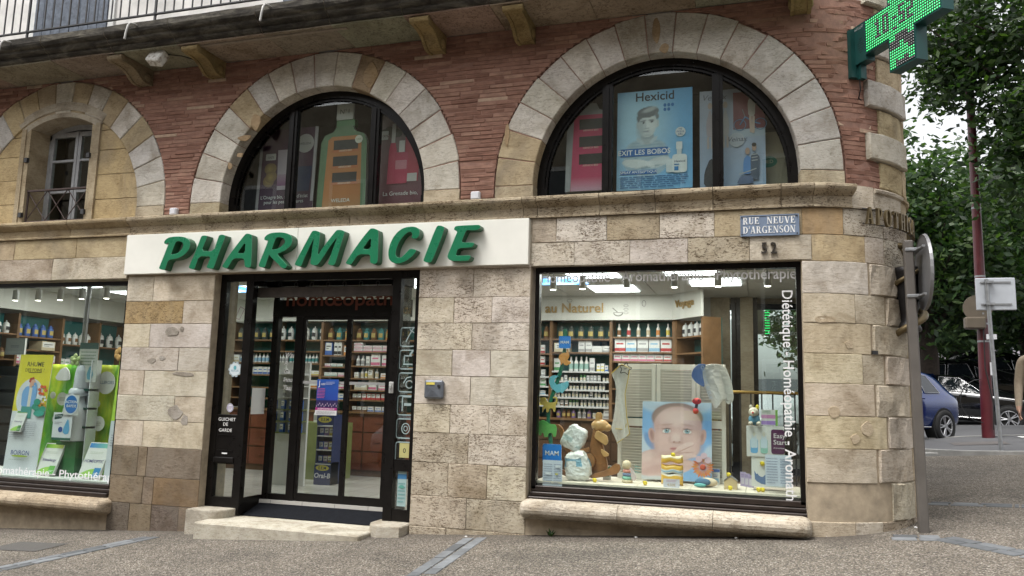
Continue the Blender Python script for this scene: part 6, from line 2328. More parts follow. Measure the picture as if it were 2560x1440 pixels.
vn = A.place('vinyl_lettering', (at(703, 1000, YI).x, YI + 0.006, at(703, 992, YI).z - 0.03), back=0)
tag(vn, 'white script brand names on the left sidelight of the door', 'lettering')
A = Art(.26, .30, (0.02, .03, .10))
A.rect(0, 0, .26, .19, (0.62, .62, .64))
A.poly([(0.02, .16), (.07, .16), (.045, .11)], (0.45, .05, .15))
A.rect(.10, .10, .26, .165, (0.03, .06, .30))
A.text('PiLeJe', .12, .115, .045, (0.7, .7, .75), .005, .2)
A.text('LACTIBIANE', .02, .03, .040, (0.06, .06, .1), .004)
A.lines(.02, .24, .21, .27, 2, (0.5, .5, .6), seed=8)
sp_ = A.place('sticker', (-5.583, 0.50, 1.22), ux=(0, -1, 0), back=0.001)
tag(sp_, 'white and navy probiotic sticker on the lobby side pane', 'sticker')
A = Art(.1, .1, None)
A.ell(.05, .05, .045, .05, (0.62, .62, .64), 20)
A.ring(.05, .05, .04, .045, .006, (0.25, .2, .4), 20)
A.lines(.02, .08, .03, .07, 3, (0.3, .2, .35), seed=3)
tag(A.place('sticker', (at(565, 1030, .14).x, .1405, at(565, 1030, .14).z), back=0), 'small round white sticker above the night hatch', 'sticker')
A = Art(.2, .2, None)
for i in range(10):
 a = i * 36
 A.ell(.1 + .07 * math.cos(R(a)), .1 + .07 * math.sin(R(a)), .022, .022, (0.35, .42, .45), 8)
A.ell(.1, .1, .072, .072, (0.58, .64, .66), 20)
A.text('RESCUE', .1, .075, .03, (0.05, .2, .3), .004, 0, 'CENTER')
A.ell(.1, .12, .02, .025, (0.1, .35, .4), 10)
tag(A.place('sticker', (at(568, 945, .14).x, .1405, at(568, 945, .14).z), back=0), 'pale blue flower shaped sticker on the left door pane', 'sticker')
for i in range(6):
 A = Art(.19, .25, None)
 c = (0.30, .39, .39)
 rp = []
 for cx, cy, a0 in ((.17, .185, 0), (.03, .185, 90), (.03, .035, 180), (.17, .035, 270)):
  rp += [(cx + .025 * math.cos(R(a0 + q)), cy + .025 * math.sin(R(a0 + q))) for q in (0, 30, 60, 90)]
 A.line(rp + rp[:1], .012, c)
 if i == 0:
  A.line([(.07, .06), (.14, .19), (.16, .21)], .012, c); A.line([(.11, .19), (.17, .15)], .010, c)
 elif i == 1:
  A.line([(.05, .06), (.16, .06)], .014, c); A.line([(.06, .07), (.06, .15), (.15, .15)], .012, c); A.line([(.12, .15), (.16, .21)], .02, c)
 elif i == 2:
  A.ring(.13, .09, .045, .045, .010, c, 16); A.line([(.06, .10), (.10, .16), (.15, .17)], .012, c)
 elif i == 3:
  A.line([(.06, .05), (.06, .20), (.16, .20)], .012, c); A.line([(.08, .12), (.16, .12)], .03, c)
 elif i == 4:
  A.ring(.11, .11, .05, .06, .010, c, 16); A.ring(.11, .11, .025, .03, .008, c, 12)
 else:
  A.rect(.05, .05, .16, .20, (0.45, .42, .18)); A.text('0', .09, .1, .07, (0.02, .02, .02), .01)
 z_ = at(1035, 880 + i * 108 - (i > 3) * 2, .14).z - 0.17
 tag(A.place('pictogram', (-3.70, .142, 2.115 - i * 0.243 - 0.12), back=0), ['white crutches', 'white treatment bed', 'white wheelchair', 'white nursing chair', 'white breast pump', 'yellow tagged'][i] + ' pictogram on the right sidelight of the door', 'pictogram')
A = Art(.10, .36, (0.30, .42, .42))
A.rect(0, .28, .1, .33, (0.05, .18, .35))
A.lines(.01, .09, .03, .25, 6, (0.15, .3, .3), seed=9)
A.ell(.05, .2, .03, .02, (0.1, .3, .25), 10)
tag(A.place('sticker', (-3.655, .142, .33), back=0), 'tall pale green leaflet in the lower right sidelight', 'leaflet')
ZD = 0.675
LWOOD = simple('whitewashed_boards', (0.66, 0.60, 0.50), 0.6, var=0.15, scale=7)
dp = thing('display_platform', 'whitewashed board platform of the right shop window', 'platform', (-0.9, 0.5, ZF))
g = G()
g.box(-2.16, 0.36, 0.17, 0.95, ZF, ZD - 0.02)
g.build('carcass', simple('dark_platform', (0.03, 0.04, 0.045), 0.5), dp)
for i in range(5):
 g = G()
 g.box(-2.17 + i * 0.508 + .002, -2.17 + (i + 1) * 0.508 - .002, 0.155, 0.96, ZD - 0.02, ZD)
 g.build('board', LWOOD, dp)
def P3(u, v, Y=0.5):
 p = at(u, v, Y)
 return p.x, p.z
def cut(name, px, Y, depth, mat, parent=None, sm=1, bevel=0.004):
 return outline_solid(name, [smooth_loop([P3(u, v, Y) for u, v in px], sm) if sm else [P3(u, v, Y) for u, v in px]], Y, depth, [mat], parent, bevel)
Z6 = lambda pts: [(1335 + x / 3.513, 820 + y / 3.513) for x, y in pts]
scr = thing('folding_screen', 'cream louvred folding screen behind the baby picture', 'screen', (-0.9, 0.9, ZD))
CREAMP = simple('cream_paint', (0.70, 0.68, 0.62), 0.6, var=0.08)
sx = [-1.455, -1.04, -0.635, -0.33]
sy = [0.88, 0.80, 0.88, 0.82]
slat = None
for a, b2, ya, yb in zip(sx, sx[1:], sy, sy[1:]):
 w_ = math.hypot(b2 - a, yb - ya)
 an = math.atan2(yb - ya, b2 - a)
 pn = bpy.data.objects.new('screen_panel', None)
 zt = 1.88
 g = G()
 for q in ((0.004, 0.045), (w_ - 0.045, w_ - 0.004)):
  g.cbox(q[0], q[1], -0.012, 0.012, 0, zt - ZD, 0.003)
 for z0, z1 in ((0.0, 0.06), (0.55, 0.63), (zt - ZD - 0.06, zt - ZD)):
  g.box(0.045, w_ - 0.045, -0.011, 0.011, z0, z1)
 bpy.data.objects.remove(pn)
 me = g.mesh('screen_panel', CREAMP)
 pn = local('screen_panel', me, scr, (a + 0.9, ya - 0.9, 0), (0, 0, an))
 gs = G()
 gs.box(0.047, w_ - 0.047, -0.002, 0.002, -0.018, 0.018)
 sm_ = gs.mesh('slat', CREAMP)
 z_ = 0.08
 while z_ < zt - ZD - 0.075:
  if not (0.535 < z_ < 0.645):
   local('slat', sm_, pn, (0, 0, z_), (R(38), 0, 0))
  z_ += 0.029
A = Art(0.70, 0.79, (0.42, .58, .74))
SK, LT, SH, DP = (.66, .47, .455), (.77, .62, .60), (.50, .32, .30), (.30, .15, .14)
L = [(580, 60, 640, 250, 0, .3, (.52, .65, .77), .9), (80, 790, 120, 190, 0, .6, (.62, .71, .79), .8), (1090, 900, 110, 170, 0, .5, (.60, .69, .78), .8), (170, 690, 60, 130, -30, .5, (.12, .27, .58), .8), (1060, 470, 60, 200, 0, .8, (.16, .36, .70), .6), (230, 1210, 330, 110, 6, .3, (.60, .60, .60), .9),
     (230, 1010, 300, 190, -12, .12, SK, 1), (520, 1070, 340, 110, -12, .14, SK, 1), (300, 1100, 260, 60, -14, .9, SH, .5), (140, 930, 160, 60, -20, .9, LT, .5),
     (212, 615, 54, 112, -12, .14, (.58, .38, .36), 1), (214, 612, 28, 76, -12, .5, DP, .8), (968, 615, 52, 116, 12, .14, (.60, .40, .38), 1), (962, 620, 22, 62, 12, .5, DP, .6),
     (588, 345, 384, 222, 0, .12, (.27, .20, .18), 1), (600, 470, 358, 290, 0, .10, SK, 1), (590, 650, 345, 300, 0, .06, SK, 1), (420, 760, 170, 170, 0, .3, SK, 1), (770, 760, 165, 160, 0, .3, SK, 1),
     (262, 600, 60, 330, 4, 1.2, SH, .45), (924, 600, 56, 310, -4, 1.2, SH, .4), (590, 205, 290, 50, 0, 1.2, SH, .3), (590, 340, 230, 120, 0, 1.5, LT, .75), (390, 690, 120, 110, 0, 1.5, (.75, .53, .51), .6), (790, 680, 110, 100, 0, 1.5, (.75, .53, .51), .6), (560, 900, 300, 70, 0, 1.0, SH, .5)]
for cx, s_ in ((434, -1), (742, 1)):
 L += [(cx, 500, 120, 62, 0, 1.2, (.55, .36, .34), .55), (cx, 448, 92, 13, 7 * s_, 1.0, (.46, .31, .28), .6), (cx, 542, 68, 37, 4 * s_, .25, (.40, .22, .21), .9), (cx, 544, 62, 31, 4 * s_, .2, (.76, .75, .76), 1), (cx, 538, 38, 37, 0, .12, (.06, .10, .13), 1), (cx, 539, 33, 32, 0, .25, (.27, .43, .50), 1), (cx, 538, 15, 15, 0, .3, (.01, .015, .02), 1), (cx + 11, 526, 8, 8, 0, .5, (.9, .9, .9), 1), (cx, 511, 68, 9, 3 * s_, .8, (.20, .12, .11), .85), (cx, 582, 66, 10, 0, 1.2, SH, .5)]
L += [(575, 640, 62, 66, 0, 1.4, LT, .8), (480, 660, 22, 60, 8, 1.3, SH, .4), (660, 655, 22, 55, -8, 1.3, SH, .35), (585, 708, 84, 16, 0, 1.0, SH, .8), (546, 698, 15, 8, 10, .5, (.28, .11, .11), .9), (628, 694, 15, 8, -10, .5, (.28, .11, .11), .9), (548, 800, 62, 24, 0, .6, (.55, .25, .26), .9), (548, 798, 56, 5, 0, .8, (.30, .10, .11), .9),
      (690, 860, 190, 90, -14, .12, (.70, .51, .49), 1), (700, 770, 150, 50, -26, .14, (.74, .56, .54), 1), (765, 722, 74, 26, -10, .2, (.77, .60, .58), 1), (700, 800, 150, 9, -26, .9, SH, .9), (770, 880, 112, 30, 6, .2, (.75, .57, .55), 1), (700, 850, 140, 9, -6, .9, SH, .9), (600, 870, 40, 70, 30, .9, SH, .5), (735, 1000, 80, 34, -6, .25, (.70, .5, .48), 1)]
L = [(*q[:6], tuple(c * .97 for c in q[6]), q[7]) for q in L]
A.photo((62, 112, 1102, 1252), ((.24, .45, .76),) * 4, L, 100, 108)
pb = at(1600, 1200, 0.62)
bb = A.place('baby_picture', (-1.17, 0.66, 0.70), uz=(0, 0.10, 1), back=0.02)
tag(bb, 'large square canvas picture of a blue-eyed baby on sky background', 'picture')
TOWEL = simple('white_terry', (0.66, 0.65, 0.62), 0.95, var=0.1, scale=30, bmp=0.6)
def cloth(name, px, Y, mat, parent, waves=5, amp=0.018, thick=0.012):
 pts = smooth_loop([P3(u, v, Y) for u, v in px], 2)
 o = outline_solid(name, [pts], Y, thick, [mat], parent, 0.003)
 bm = bmesh.new()
 bm.from_mesh(o.data)
 bmesh.ops.triangulate(bm, faces=bm.faces)
 bmesh.ops.subdivide_edges(bm, edges=bm.edges, cuts=3, use_grid_fill=True)
 for v in bm.verts:
  v.co.y += amp * math.sin(v.co.x * waves * 6.283 + v.co.z * 3.0) + amp * 0.5 * math.sin(v.co.x * 37 + v.co.z * 9)
 bm.to_mesh(o.data)
 bm.free()
 return o
tw1 = thing('towel', 'white hooded baby towel with yellow hem and star, hung at left of screen', 'towel', (-1.35, 0.7, 1.85))
px1 = Z6([(680, 400), (770, 318), (842, 355), (830, 430), (800, 580), (815, 780), (842, 930), (730, 1010), (765, 1090), (745, 1065), (722, 985), (678, 890), (700, 780), (730, 560), (715, 470)])
cloth('cloth', px1, 0.70, TOWEL, tw1)
HEM = simple('yellow_hem', (0.60, 0.45, 0.10), 0.8)
g = G()
for seq in ([(770, 318), (842, 355), (830, 430), (800, 580), (815, 780), (842, 930), (730, 1010)], [(715, 885), (800, 890), (812, 840)], [(680, 400), (770, 318)]):
 g.tube([(*P3(u, v, .69)[:1], .683, P3(u, v, .69)[1]) for u, v in Z6(seq)], 0.005, 6)
g.build('hem', HEM, tw1)
A = Art(.2, .25, None)
st = []
for i in range(10):
 r_ = .075 if i % 2 == 0 else .036
 st.append((.1 + r_ * math.sin(i * math.pi / 5 + .2), .12 + r_ * math.cos(i * math.pi / 5 + .2)))
A.line(smooth_loop(st, 2) + [smooth_loop(st, 2)[0]], .008, (0.02, .02, .02))
A.line([(.085, .12), (.10, .115), (.115, .13)], .006, (0.02, .02, .02))
q = P3(*Z6([(735, 440)])[0], .67)
A.place('embroidery', (q[0] - .02, .668, q[1] - .02), parent=tw1, back=0)
tw2 = thing('towel', 'blue and white hooded towel draped over the right of the screen', 'towel', (-0.5, 0.7, 1.85))
ZR = lambda pts: [(1300 + x / 3.459, 640 + y / 3.459) for x, y in pts]
cloth('white_cloth', ZR([(1600, 935), (1770, 940), (1830, 1100), (1850, 1245), (1800, 1290), (1760, 1230), (1690, 1330), (1650, 1240), (1600, 1150), (1530, 1060)]), 0.68, TOWEL, tw2)
cloth('blue_hood', ZR([(1545, 935), (1610, 935), (1570, 1010), (1600, 1140), (1520, 1090), (1483, 1040), (1500, 980)]), 0.66, simple('blue_terry', (0.10, 0.17, 0.38), 0.95, var=0.1, bmp=.5), tw2)
A = Art(.3, .1, None)
A.text('ORYANE BLEUE', 0, 0, .05, (0.5, .58, .7), .004)
A.place('embroidery', (P3(*ZR([(1560, 960)])[0], .64)[0], .638, P3(*ZR([(1560, 950)])[0], .64)[1]), ux=(0.25, 0, -1), uz=(1, 0, .25), parent=tw2, back=0)
rk = thing('rocking_toy', 'varnished wooden rocking animal with long neck at left of window', 'toy', (-1.62, 0.5, ZD))
OAK = simple('varnished_oak', (0.30, 0.135, 0.05), 0.35, var=0.3, scale=9, coat=.3)
OAKL = simple('light_oak', (0.56, 0.33, 0.13), 0.35, var=0.2, scale=9, coat=.3)
cut('neck', Z6([(522, 890), (570, 890), (592, 1000), (640, 1190), (640, 1275), (478, 1280), (470, 1190), (500, 1010)]), 0.46, 0.05, OAK, rk, 0)
cut('tail_rail', Z6([(188, 852), (218, 850), (252, 890), (272, 980), (302, 1062), (345, 1105), (380, 1130), (350, 1140), (300, 1110), (262, 1050), (238, 960), (222, 890)]), 0.50, 0.04, OAK, rk)
cut('seat', Z6([(355, 1085), (480, 1052), (485, 1080), (360, 1118)]), 0.40, 0.20, OAK, rk, 0)
cut('rocker', Z6([(495, 1295), (640, 1250), (715, 1195), (745, 1200), (755, 1240), (735, 1275), (640, 1300), (500, 1320)]), 0.38, 0.04, OAK, rk)
cut('rocker', Z6([(240, 1240), (330, 1295), (500, 1290), (500, 1312), (320, 1318), (238, 1280)]), 0.56, 0.04, OAK, rk)
cut('leg', Z6([(455, 1110), (495, 1105), (530, 1150), (525, 1215), (490, 1245), (455, 1230)]), 0.40, 0.05, OAK, rk)
cut('paw', Z6([(530, 960), (552, 900), (600, 928), (638, 950), (648, 1005), (625, 1030), (575, 992)]), 0.42, 0.03, OAKL, rk)
cut('handle', Z6([(592, 1065), (650, 1105), (650, 1125), (615, 1130), (590, 1090)]), 0.42, 0.03, OAKL, rk)
g = G()
hx, hz_ = P3(*Z6([(580, 857)])[0], .47)
g.ball((hx, .48, hz_), .1, sq=(.95, .5, .62), n=16)
g.ball((hx + .07, .48, hz_ - .018), .05, sq=(1, .8, .8), n=12)
g.build('head', OAKL, rk)
for dx, yy in ((-8, .46), (10, .52)):
 cut('ear', Z6([(548 + dx, 830), (552 + dx, 758), (568 + dx, 742), (583 + dx, 752), (586 + dx, 825)]), yy, .02, OAKL, rk)
def crinkle_pack():
 if 'crinkle' not in MATS:
  m, nt, b, out = new_mat('crinkled_plastic')
  nt.links.new(nd(nt, 'ShaderNodeAttribute', attribute_name='Col').outputs['Color'], b.inputs['Base Color'])
  b.inputs['Roughness'].default_value = .22
  v = coords(nt)
  bump(nt, b, mth(nt, 'ADD', noise(nt, v, 14, 3, .5, 1.5), mth(nt, 'MULTIPLY', voro(nt, v, 22), .6)), .9, .02)
  MATS['crinkle'] = m
 return MATS['crinkle']
def lumpy(name, u0, v0, u1, v1, Y, dep, label, seed, tilt=0.0, bands=()):
 a, b2 = at(u0, v1, Y), at(u1, v0, Y)
 cx, cz = (a.x + b2.x) / 2, (a.z + b2.z) / 2
 rx, rz = (b2.x - a.x) / 2, (b2.z - a.z) / 2
 rr = random.Random(seed)
 ph = [rr.uniform(0, 6) for _ in range(6)]
 g = G()
 n, m = 28, 18
 vs, cols = [], []
 for i in range(m + 1):
  th_ = math.pi * i / m
  for k in range(n):
   a_ = 2 * math.pi * k / n
   x, y, z_ = math.sin(th_) * math.cos(a_), math.sin(th_) * math.sin(a_), -math.cos(th_)
   sq = lambda t, p: math.copysign(abs(t) ** p, t)
   x, y, z_ = sq(x, .5), sq(y, .6), sq(z_, .55)
   w = 1 + .05 * math.sin(5 * x + ph[0] + 3 * z_) + .04 * math.sin(9 * z_ + ph[1] + 4 * y) + .025 * math.sin(17 * x + 13 * z_ + ph[2])
   X_, Z_ = x * rx * w * (1 - .18 * max(0, z_)), z_ * rz * w
   ct, st_ = math.cos(tilt), math.sin(tilt)
   vs.append((cx + X_ * ct - Z_ * st_, Y + y * dep * w, cz + X_ * st_ + Z_ * ct))
   cols.append((x, z_))
 fs, fc = [], []
 for i in range(m):
  for k in range(n):
   k2 = (k + 1) % n
   f = (i * n + k, i * n + k2, (i + 1) * n + k2, (i + 1) * n + k)
   x_, z_ = cols[i * n + k]
   c = (0.76, .77, .76)
   for b0, b1, cc in bands:
    if b0 < z_ + .08 * math.sin(3 * x_) < b1:
     c = cc
   g.add([vs[q] for q in f], [(0, 1, 2, 3)], 0, c)
 me = g.mesh(name, crinkle_pack())
 bm = bmesh.new()
 bm.from_mesh(me)
 bmesh.ops.remove_doubles(bm, verts=bm.verts, dist=1e-5)
 for f in bm.faces:
  f.smooth = True
 bm.to_mesh(me)
 bm.free()
 return tag(obj(name, me), label, 'pack')
lumpy('nappy_pack', 1408, 1065, 1466, 1125, .44, .07, 'white plastic nappy pack lying on the wooden rocking toy seat', 3, R(-25), ((.1, .3, (0.45, .55, .42)), (-.5, -.4, (0.5, .6, .6))))
lumpy('nappy_pack', 1412, 1130, 1477, 1201, .36, .08, 'white nappy pack with blue band standing on the platform', 5, R(4), ((.15, .42, (0.22, .38, .48)), (-.05, .02, (0.22, .42, .55)), (-.3, -.22, (0.5, .62, .68))))
mm = thing('cutout_stand', 'green vine cut-out with toy animals and blue boards at window edge', 'stand', (-2.0, .22, ZD))
LEAFG = simple('vine_green', (0.012, 0.15, 0.085), 0.5)
BLUE = simple('bright_blue_board', (0.008, 0.19, 0.62), 0.4, var=0.04)
cut('vine', Z6([(255, 20), (275, 10), (292, 30), (285, 150), (262, 330), (215, 480), (170, 600), (140, 720), (135, 830), (165, 1020), (135, 1020), (110, 830), (120, 690), (150, 580), (200, 440), (240, 310), (262, 150)]), 0.235, .006, LEAFG, mm)
def animal(name, px, c, Y, extra=()):
 cut(name, Z6(px), Y, .008, simple('card_' + name, c, .5, var=.05), mm, 1, .001)
animal('monkey', [(215, 265), (225, 235), (260, 218), (290, 220), (290, 185), (300, 182), (302, 225), (312, 245), (300, 270), (290, 280), (325, 300), (318, 315), (300, 320), (288, 330), (262, 320), (258, 300), (235, 328), (232, 290)], (0.66, .30, .08), .220)
animal('crocodile', [(130, 470), (140, 430), (170, 415), (220, 420), (190, 440), (175, 470), (195, 500), (230, 490), (260, 480), (300, 465), (305, 500), (290, 530), (255, 560), (250, 575), (230, 560), (200, 570), (180, 550), (150, 525)], (0.16, .50, .60), .218)
animal('leopard', [(50, 640), (60, 612), (100, 610), (110, 640), (130, 655), (175, 655), (195, 640), (190, 615), (165, 615), (170, 602), (200, 605), (207, 640), (190, 680), (185, 735), (172, 735), (165, 705), (135, 705), (125, 740), (110, 740), (105, 700), (85, 715), (75, 745), (72, 700), (85, 680), (55, 665)], (0.56, .42, .10), .216)
animal('elephant', [(33, 850), (45, 820), (80, 808), (110, 825), (140, 845), (190, 850), (200, 890), (190, 955), (170, 955), (160, 920), (125, 925), (120, 958), (90, 958), (85, 925), (70, 915), (60, 945), (45, 940), (40, 900)], (0.12, .42, .10), .214)
for cu_, (u0, v0, u1, v1), sz in ((mm, (220, 72, 325, 178), .10), (mm, (76, 1022, 244, 1176), .13)):
 a = at(*Z6([(u0, v1)])[0], .215)
 b2 = at(*Z6([(u1, v0)])[0], .215)
 A = Art(b2.x - a.x, b2.z - a.z, None)
 w_, h_ = A.w, A.h
 A.rrect(0, 0, w_, h_, w_ * .13, (0.010, .20, .64))
 s_ = w_ * .34
 A.text('MAM', w_ / 2, h_ * .38, s_, (0.8, .82, .84), .008, 0, 'CENTER')
 A.place('blue_board', (a.x, .205, a.z), parent=mm, back=.008)
A = Art(.2, .26, (0.62, .68, .78))
A.lines(.01, .10, .03, .23, 9, (0.35, .38, .5), .35, 11)
A.lines(.115, .19, .03, .23, 9, (0.35, .38, .5), .35, 12)
A.rrect(.13, .19, .185, .215, .01, (0.75, .78, .84))
A.rrect(.03, .12, .09, .145, .01, (0.75, .78, .84))
A.rect(.13, .12, .16, .135, (0.6, .55, .1))
q = at(*Z6([(74, 1390)])[0], .16)
tag(A.place('price_sheet', (q.x, .16, q.z), back=.001), 'white price list sheet under the lower blue board', 'price list')
A = Art(.23, .285, (0.62, .68, .78))
A.lines(.01, .11, .02, .26, 10, (0.35, .38, .5), .35, 13)
A.lines(.13, .22, .02, .26, 10, (0.35, .38, .5), .35, 14)
for k in range(3):
 A.ring(.17, .22 - k * .09, .035, .014, .003, (0.3, .35, .5), 12)
ZL = lambda pts: [(1300 + x / 3.273, 940 + y / 3.273) for x, y in pts]
q = at(*ZL([(2010, 898)])[0], .2)
tag(A.place('price_sheet', (q.x, .2, q.z), back=.001), 'white price list sheet leaning in front of the rhino box', 'price list')
def carton(name, label, u, v, w, d, h, art=None, col=(0.66, .66, .64), rot=0.0, Y=None, cat='carton'):
 """a carton standing on the platform where the photo shows its foot; art draws its front"""
 p = onz(u, v, ZD) if Y is None else at(u, v, Y)
 y = clamp(p.y, .2, .85) if Y is None else Y
 x = at(u, v, y).x
 A = Art(w, h, col)
 if art:
  art(A)
 g0 = A.g
 n0 = len(g0.f)
 A.g.add([(0, 0, 0), (w, 0, 0), (w, h, 0), (0, h, 0), (0, 0, -d), (w, 0, -d), (w, h, -d), (0, h, -d)], [(4, 5, 6, 7), (0, 1, 5, 4), (1, 2, 6, 5), (2, 3, 7, 6), (3, 0, 4, 7)], 0, tuple(c * .92 for c in col))
 ux = Vector((math.cos(rot), math.sin(rot), 0))
 o = A.place(name, (x - w / 2 * ux.x, y - w / 2 * ux.y, ZD if Y is None else p.z), ux=ux, back=0)
 return tag(o, label, cat)
def a_green(A):
 A.rect(.006, .10, .074, .135, (0.05, .25, .12)); A.lines(.01, .07, .03, .09, 4, (0.1, .3, .15), seed=21)
carton('carton', 'small white and green carton beside the wooden rocker', 1517, 1200, .08, .03, .145, a_green)
def a_teal(A):
 A.rect(0, .07, .06, .15, (0.35, .55, .52)); A.lines(.008, .05, .02, .06, 3, (0.3, .4, .45), seed=22)
for i, (u, v) in enumerate(((1593, 1198), (1606, 1195), (1618, 1192))):
 carton('carton', 'pale turquoise carton, %s of three left of the baby picture' % ('leftmost', 'middle', 'rightmost')[i], u, v, .055, .04, .15 + .025 * i, a_teal, (0.52, .58, .55))
st = thing('stacking_toy', 'pastel stacking ring toy with plush ears beside the picture', 'toy', (-1.3, .5, ZD))
p = at(1568, 1200, .42)
for i, (r_, c) in enumerate(((.055, (0.62, .52, .36)), (.052, (0.20, .46, .36)), (.048, (0.16, .22, .34)), (.045, (0.62, .26, .20)))):
 g = G()
 g.lathe([(r_ * .8, 0), (r_, .008), (r_, .024), (r_ * .8, .032)], (p.x, .42, ZD + i * .033), 16)
 g.build('ring', simple('pastel%d' % i, c, .5, var=.05), st)
g = G()
g.ball((p.x - .005, .42, ZD + .175), .048, n=14)
g.build('head', simple('pastel0', (0.62, .52, .36), .5), st)
cut('ear', ZL([(895, 745), (920, 770), (950, 830), (940, 855), (915, 850), (905, 800)]), .40, .015, simple('pink_plush', (0.60, .50, .50), .9), st)
for i, (v0, v1, c) in enumerate(((1182, 1210, 'lowest'), (1162, 1184, 'middle'), (1139, 1156, 'topmost'))):
 a, b2 = at(1653, v1, .42), at(1708, v0, .42)
 g = G()
 n, m = 14, 8
 w_, h_, d_ = (b2.x - a.x) / 2, (b2.z - a.z) / 2 * 1.05, .05
 cx, cz = (a.x + b2.x) / 2, (a.z + b2.z) / 2
 for s_ in (1, -1):
  vs = []
  for r_ in range(m + 1):
   for q in range(n + 1):
    x, z_ = q / n * 2 - 1, r_ / m * 2 - 1
    pil = (1 - abs(x) ** 4) * (1 - abs(z_) ** 4)
    vs.append((cx + x * w_, .42 - s_ * d_ * pil ** .5 - .0002 * s_, cz + z_ * h_ * (0.82 + .18 * abs(x)) + .006 * math.sin(x * 5 + i)))
  fs = [(r_ * (n + 1) + q, r_ * (n + 1) + q + 1, (r_ + 1) * (n + 1) + q + 1, (r_ + 1) * (n + 1) + q) for r_ in range(m) for q in range(n)]
  for k, f in enumerate(fs):
   r_ = k // n
   cc = (0.70, .42, .06)
   if i == 1 and r_ < 4:
    cc = (0.60, .66, .66) if r_ != 2 else (0.25, .42, .60)
   if i == 2 and r_ > 4:
    cc = (0.74, .62, .40)
   if i == 0 and r_ > 5:
    cc = (0.66, .6, .5)
   g.add([vs[q] for q in f], [(0, 1, 2, 3)], 0, cc)
 tag(g.build('wipes_pack', print_mat()), 'orange and white baby wipes pack, %s of the stack' % c, 'wipes pack')
A = Art(.155, .085, (0.62, .62, .70))
A.text('4,50€', .0775, .018, .034, (0.42, .30, .16), .012, 0, 'CENTER')
A.lines(.03, .125, .055, .078, 2, (0.55, .3, .42), seed=31)
q = at(1658, 1219, .2)
tag(A.place('price_card', (q.x, .2, q.z), back=.001), 'white card priced 4,50€ in front of the wipes', 'price card')
fc = thing('flower_card', 'orange daisy cut-out with pink discs at corner of picture', 'card', (-.55, .5, ZD))
q = at(1757, 1168, .56)
g = G()
for k in range(22):
 a = 2 * math.pi * k / 22
 r0, r1 = .02, .105 + .01 * (k % 2)
 d = .07
 yy = .56 - .001 * (k % 2)
 g.add([(q.x + r0 * math.cos(a), yy, q.z + r0 * math.sin(a)), (q.x + r1 * .75 * math.cos(a - d * 2), yy, q.z + r1 * .75 * math.sin(a - d * 2)), (q.x + r1 * math.cos(a), yy, q.z + r1 * math.sin(a)), (q.x + r1 * .75 * math.cos(a + d * 2), yy, q.z + r1 * .75 * math.sin(a + d * 2))], [(0, 1, 2, 3)], 0, (0.72, .20 + .05 * (k % 3), .06))
g.build('petals', print_mat(), fc)
g = G()
g.lathe([(.03, 0), (.028, -.008), (.012, -.010)], (q.x, .556, q.z), 14, axis='y')
g.build('flower_centre', simple('flower_heart', (0.55, .10, .05), .6), fc)
for u, v in ((1747, 1148), (1760, 1140), (1770, 1151)):
 p = at(u, v, .545)
 g = G()
 g.lathe([(.032, 0), (.032, .003)], (p.x, .545, p.z), 16, axis='y')
 g.build('disc', simple('pink_disc', (0.68, .50, .58), .5, var=.05), fc)
hb = thing('soft_toy', 'dark blue and turquoise folded soft toy on a cream cushion', 'toy', (-.55, .45, ZD))
p = at(1760, 1203, .42)
g = G(); g.ball((p.x + .03, .45, ZD + .045), .1, sq=(1, .5, .45), n=14); g.build('cushion', simple('cream_plush', (0.62, .52, .38), .9, bmp=.4), hb)
g = G(); g.ball((p.x - .01, .40, ZD + .05), .075, sq=(1, .5, .5), n=14); g.build('body', simple('navy_plush', (0.06, .14, .24), .9, bmp=.4), hb)
g = G(); g.ball((p.x - .035, .37, ZD + .022), .05, sq=(1.2, .5, .4), n=12); g.build('ear', simple('turq_plush', (0.14, .42, .42), .9, bmp=.4), hb)
def a_blue(A):
 A.rect(0, .12, .075, .15, (0.08, .16, .45)); A.rect(.01, .02, .065, .06, (0.25, .45, .62)); A.lines(.01, .06, .07, .1, 2, (0.1, .15, .4), seed=33)
carton('carton', 'small white and blue carton right of the soft toy', 1790, 1211, .075, .03, .15, a_blue)
hs_ = thing('wooden_box', 'small house shaped wooden box with grey roof', 'box', (-.3, .4, ZD))
p = at(1827, 1212, .38)
g = G(); g.prism([(p.x - .06, ZD), (p.x + .06, ZD), (p.x + .06, ZD + .08), (p.x, ZD + .12), (p.x - .06, ZD + .08)], .34, .44, 'y'); g.build('body', simple('birch', (0.55, .42, .24), .6), hs_)
g = G()
g.add([(p.x + .068, .332, ZD + .079), (p.x - .002, .332, ZD + .128), (p.x - .002, .448, ZD + .128), (p.x + .068, .448, ZD + .079)], [(0, 1, 2, 3)])
g.add([(p.x - .068, .332, ZD + .079), (p.x - .002, .332, ZD + .128), (p.x - .002, .448, ZD + .128), (p.x - .068, .448, ZD + .079)], [(0, 1, 2, 3)])
g.build('roof', simple('grey_roof', (0.20, .20, .20), .7), hs_)
BEE = simple('yellow_pompom', (0.72, .56, .04), .9, bmp=.4)
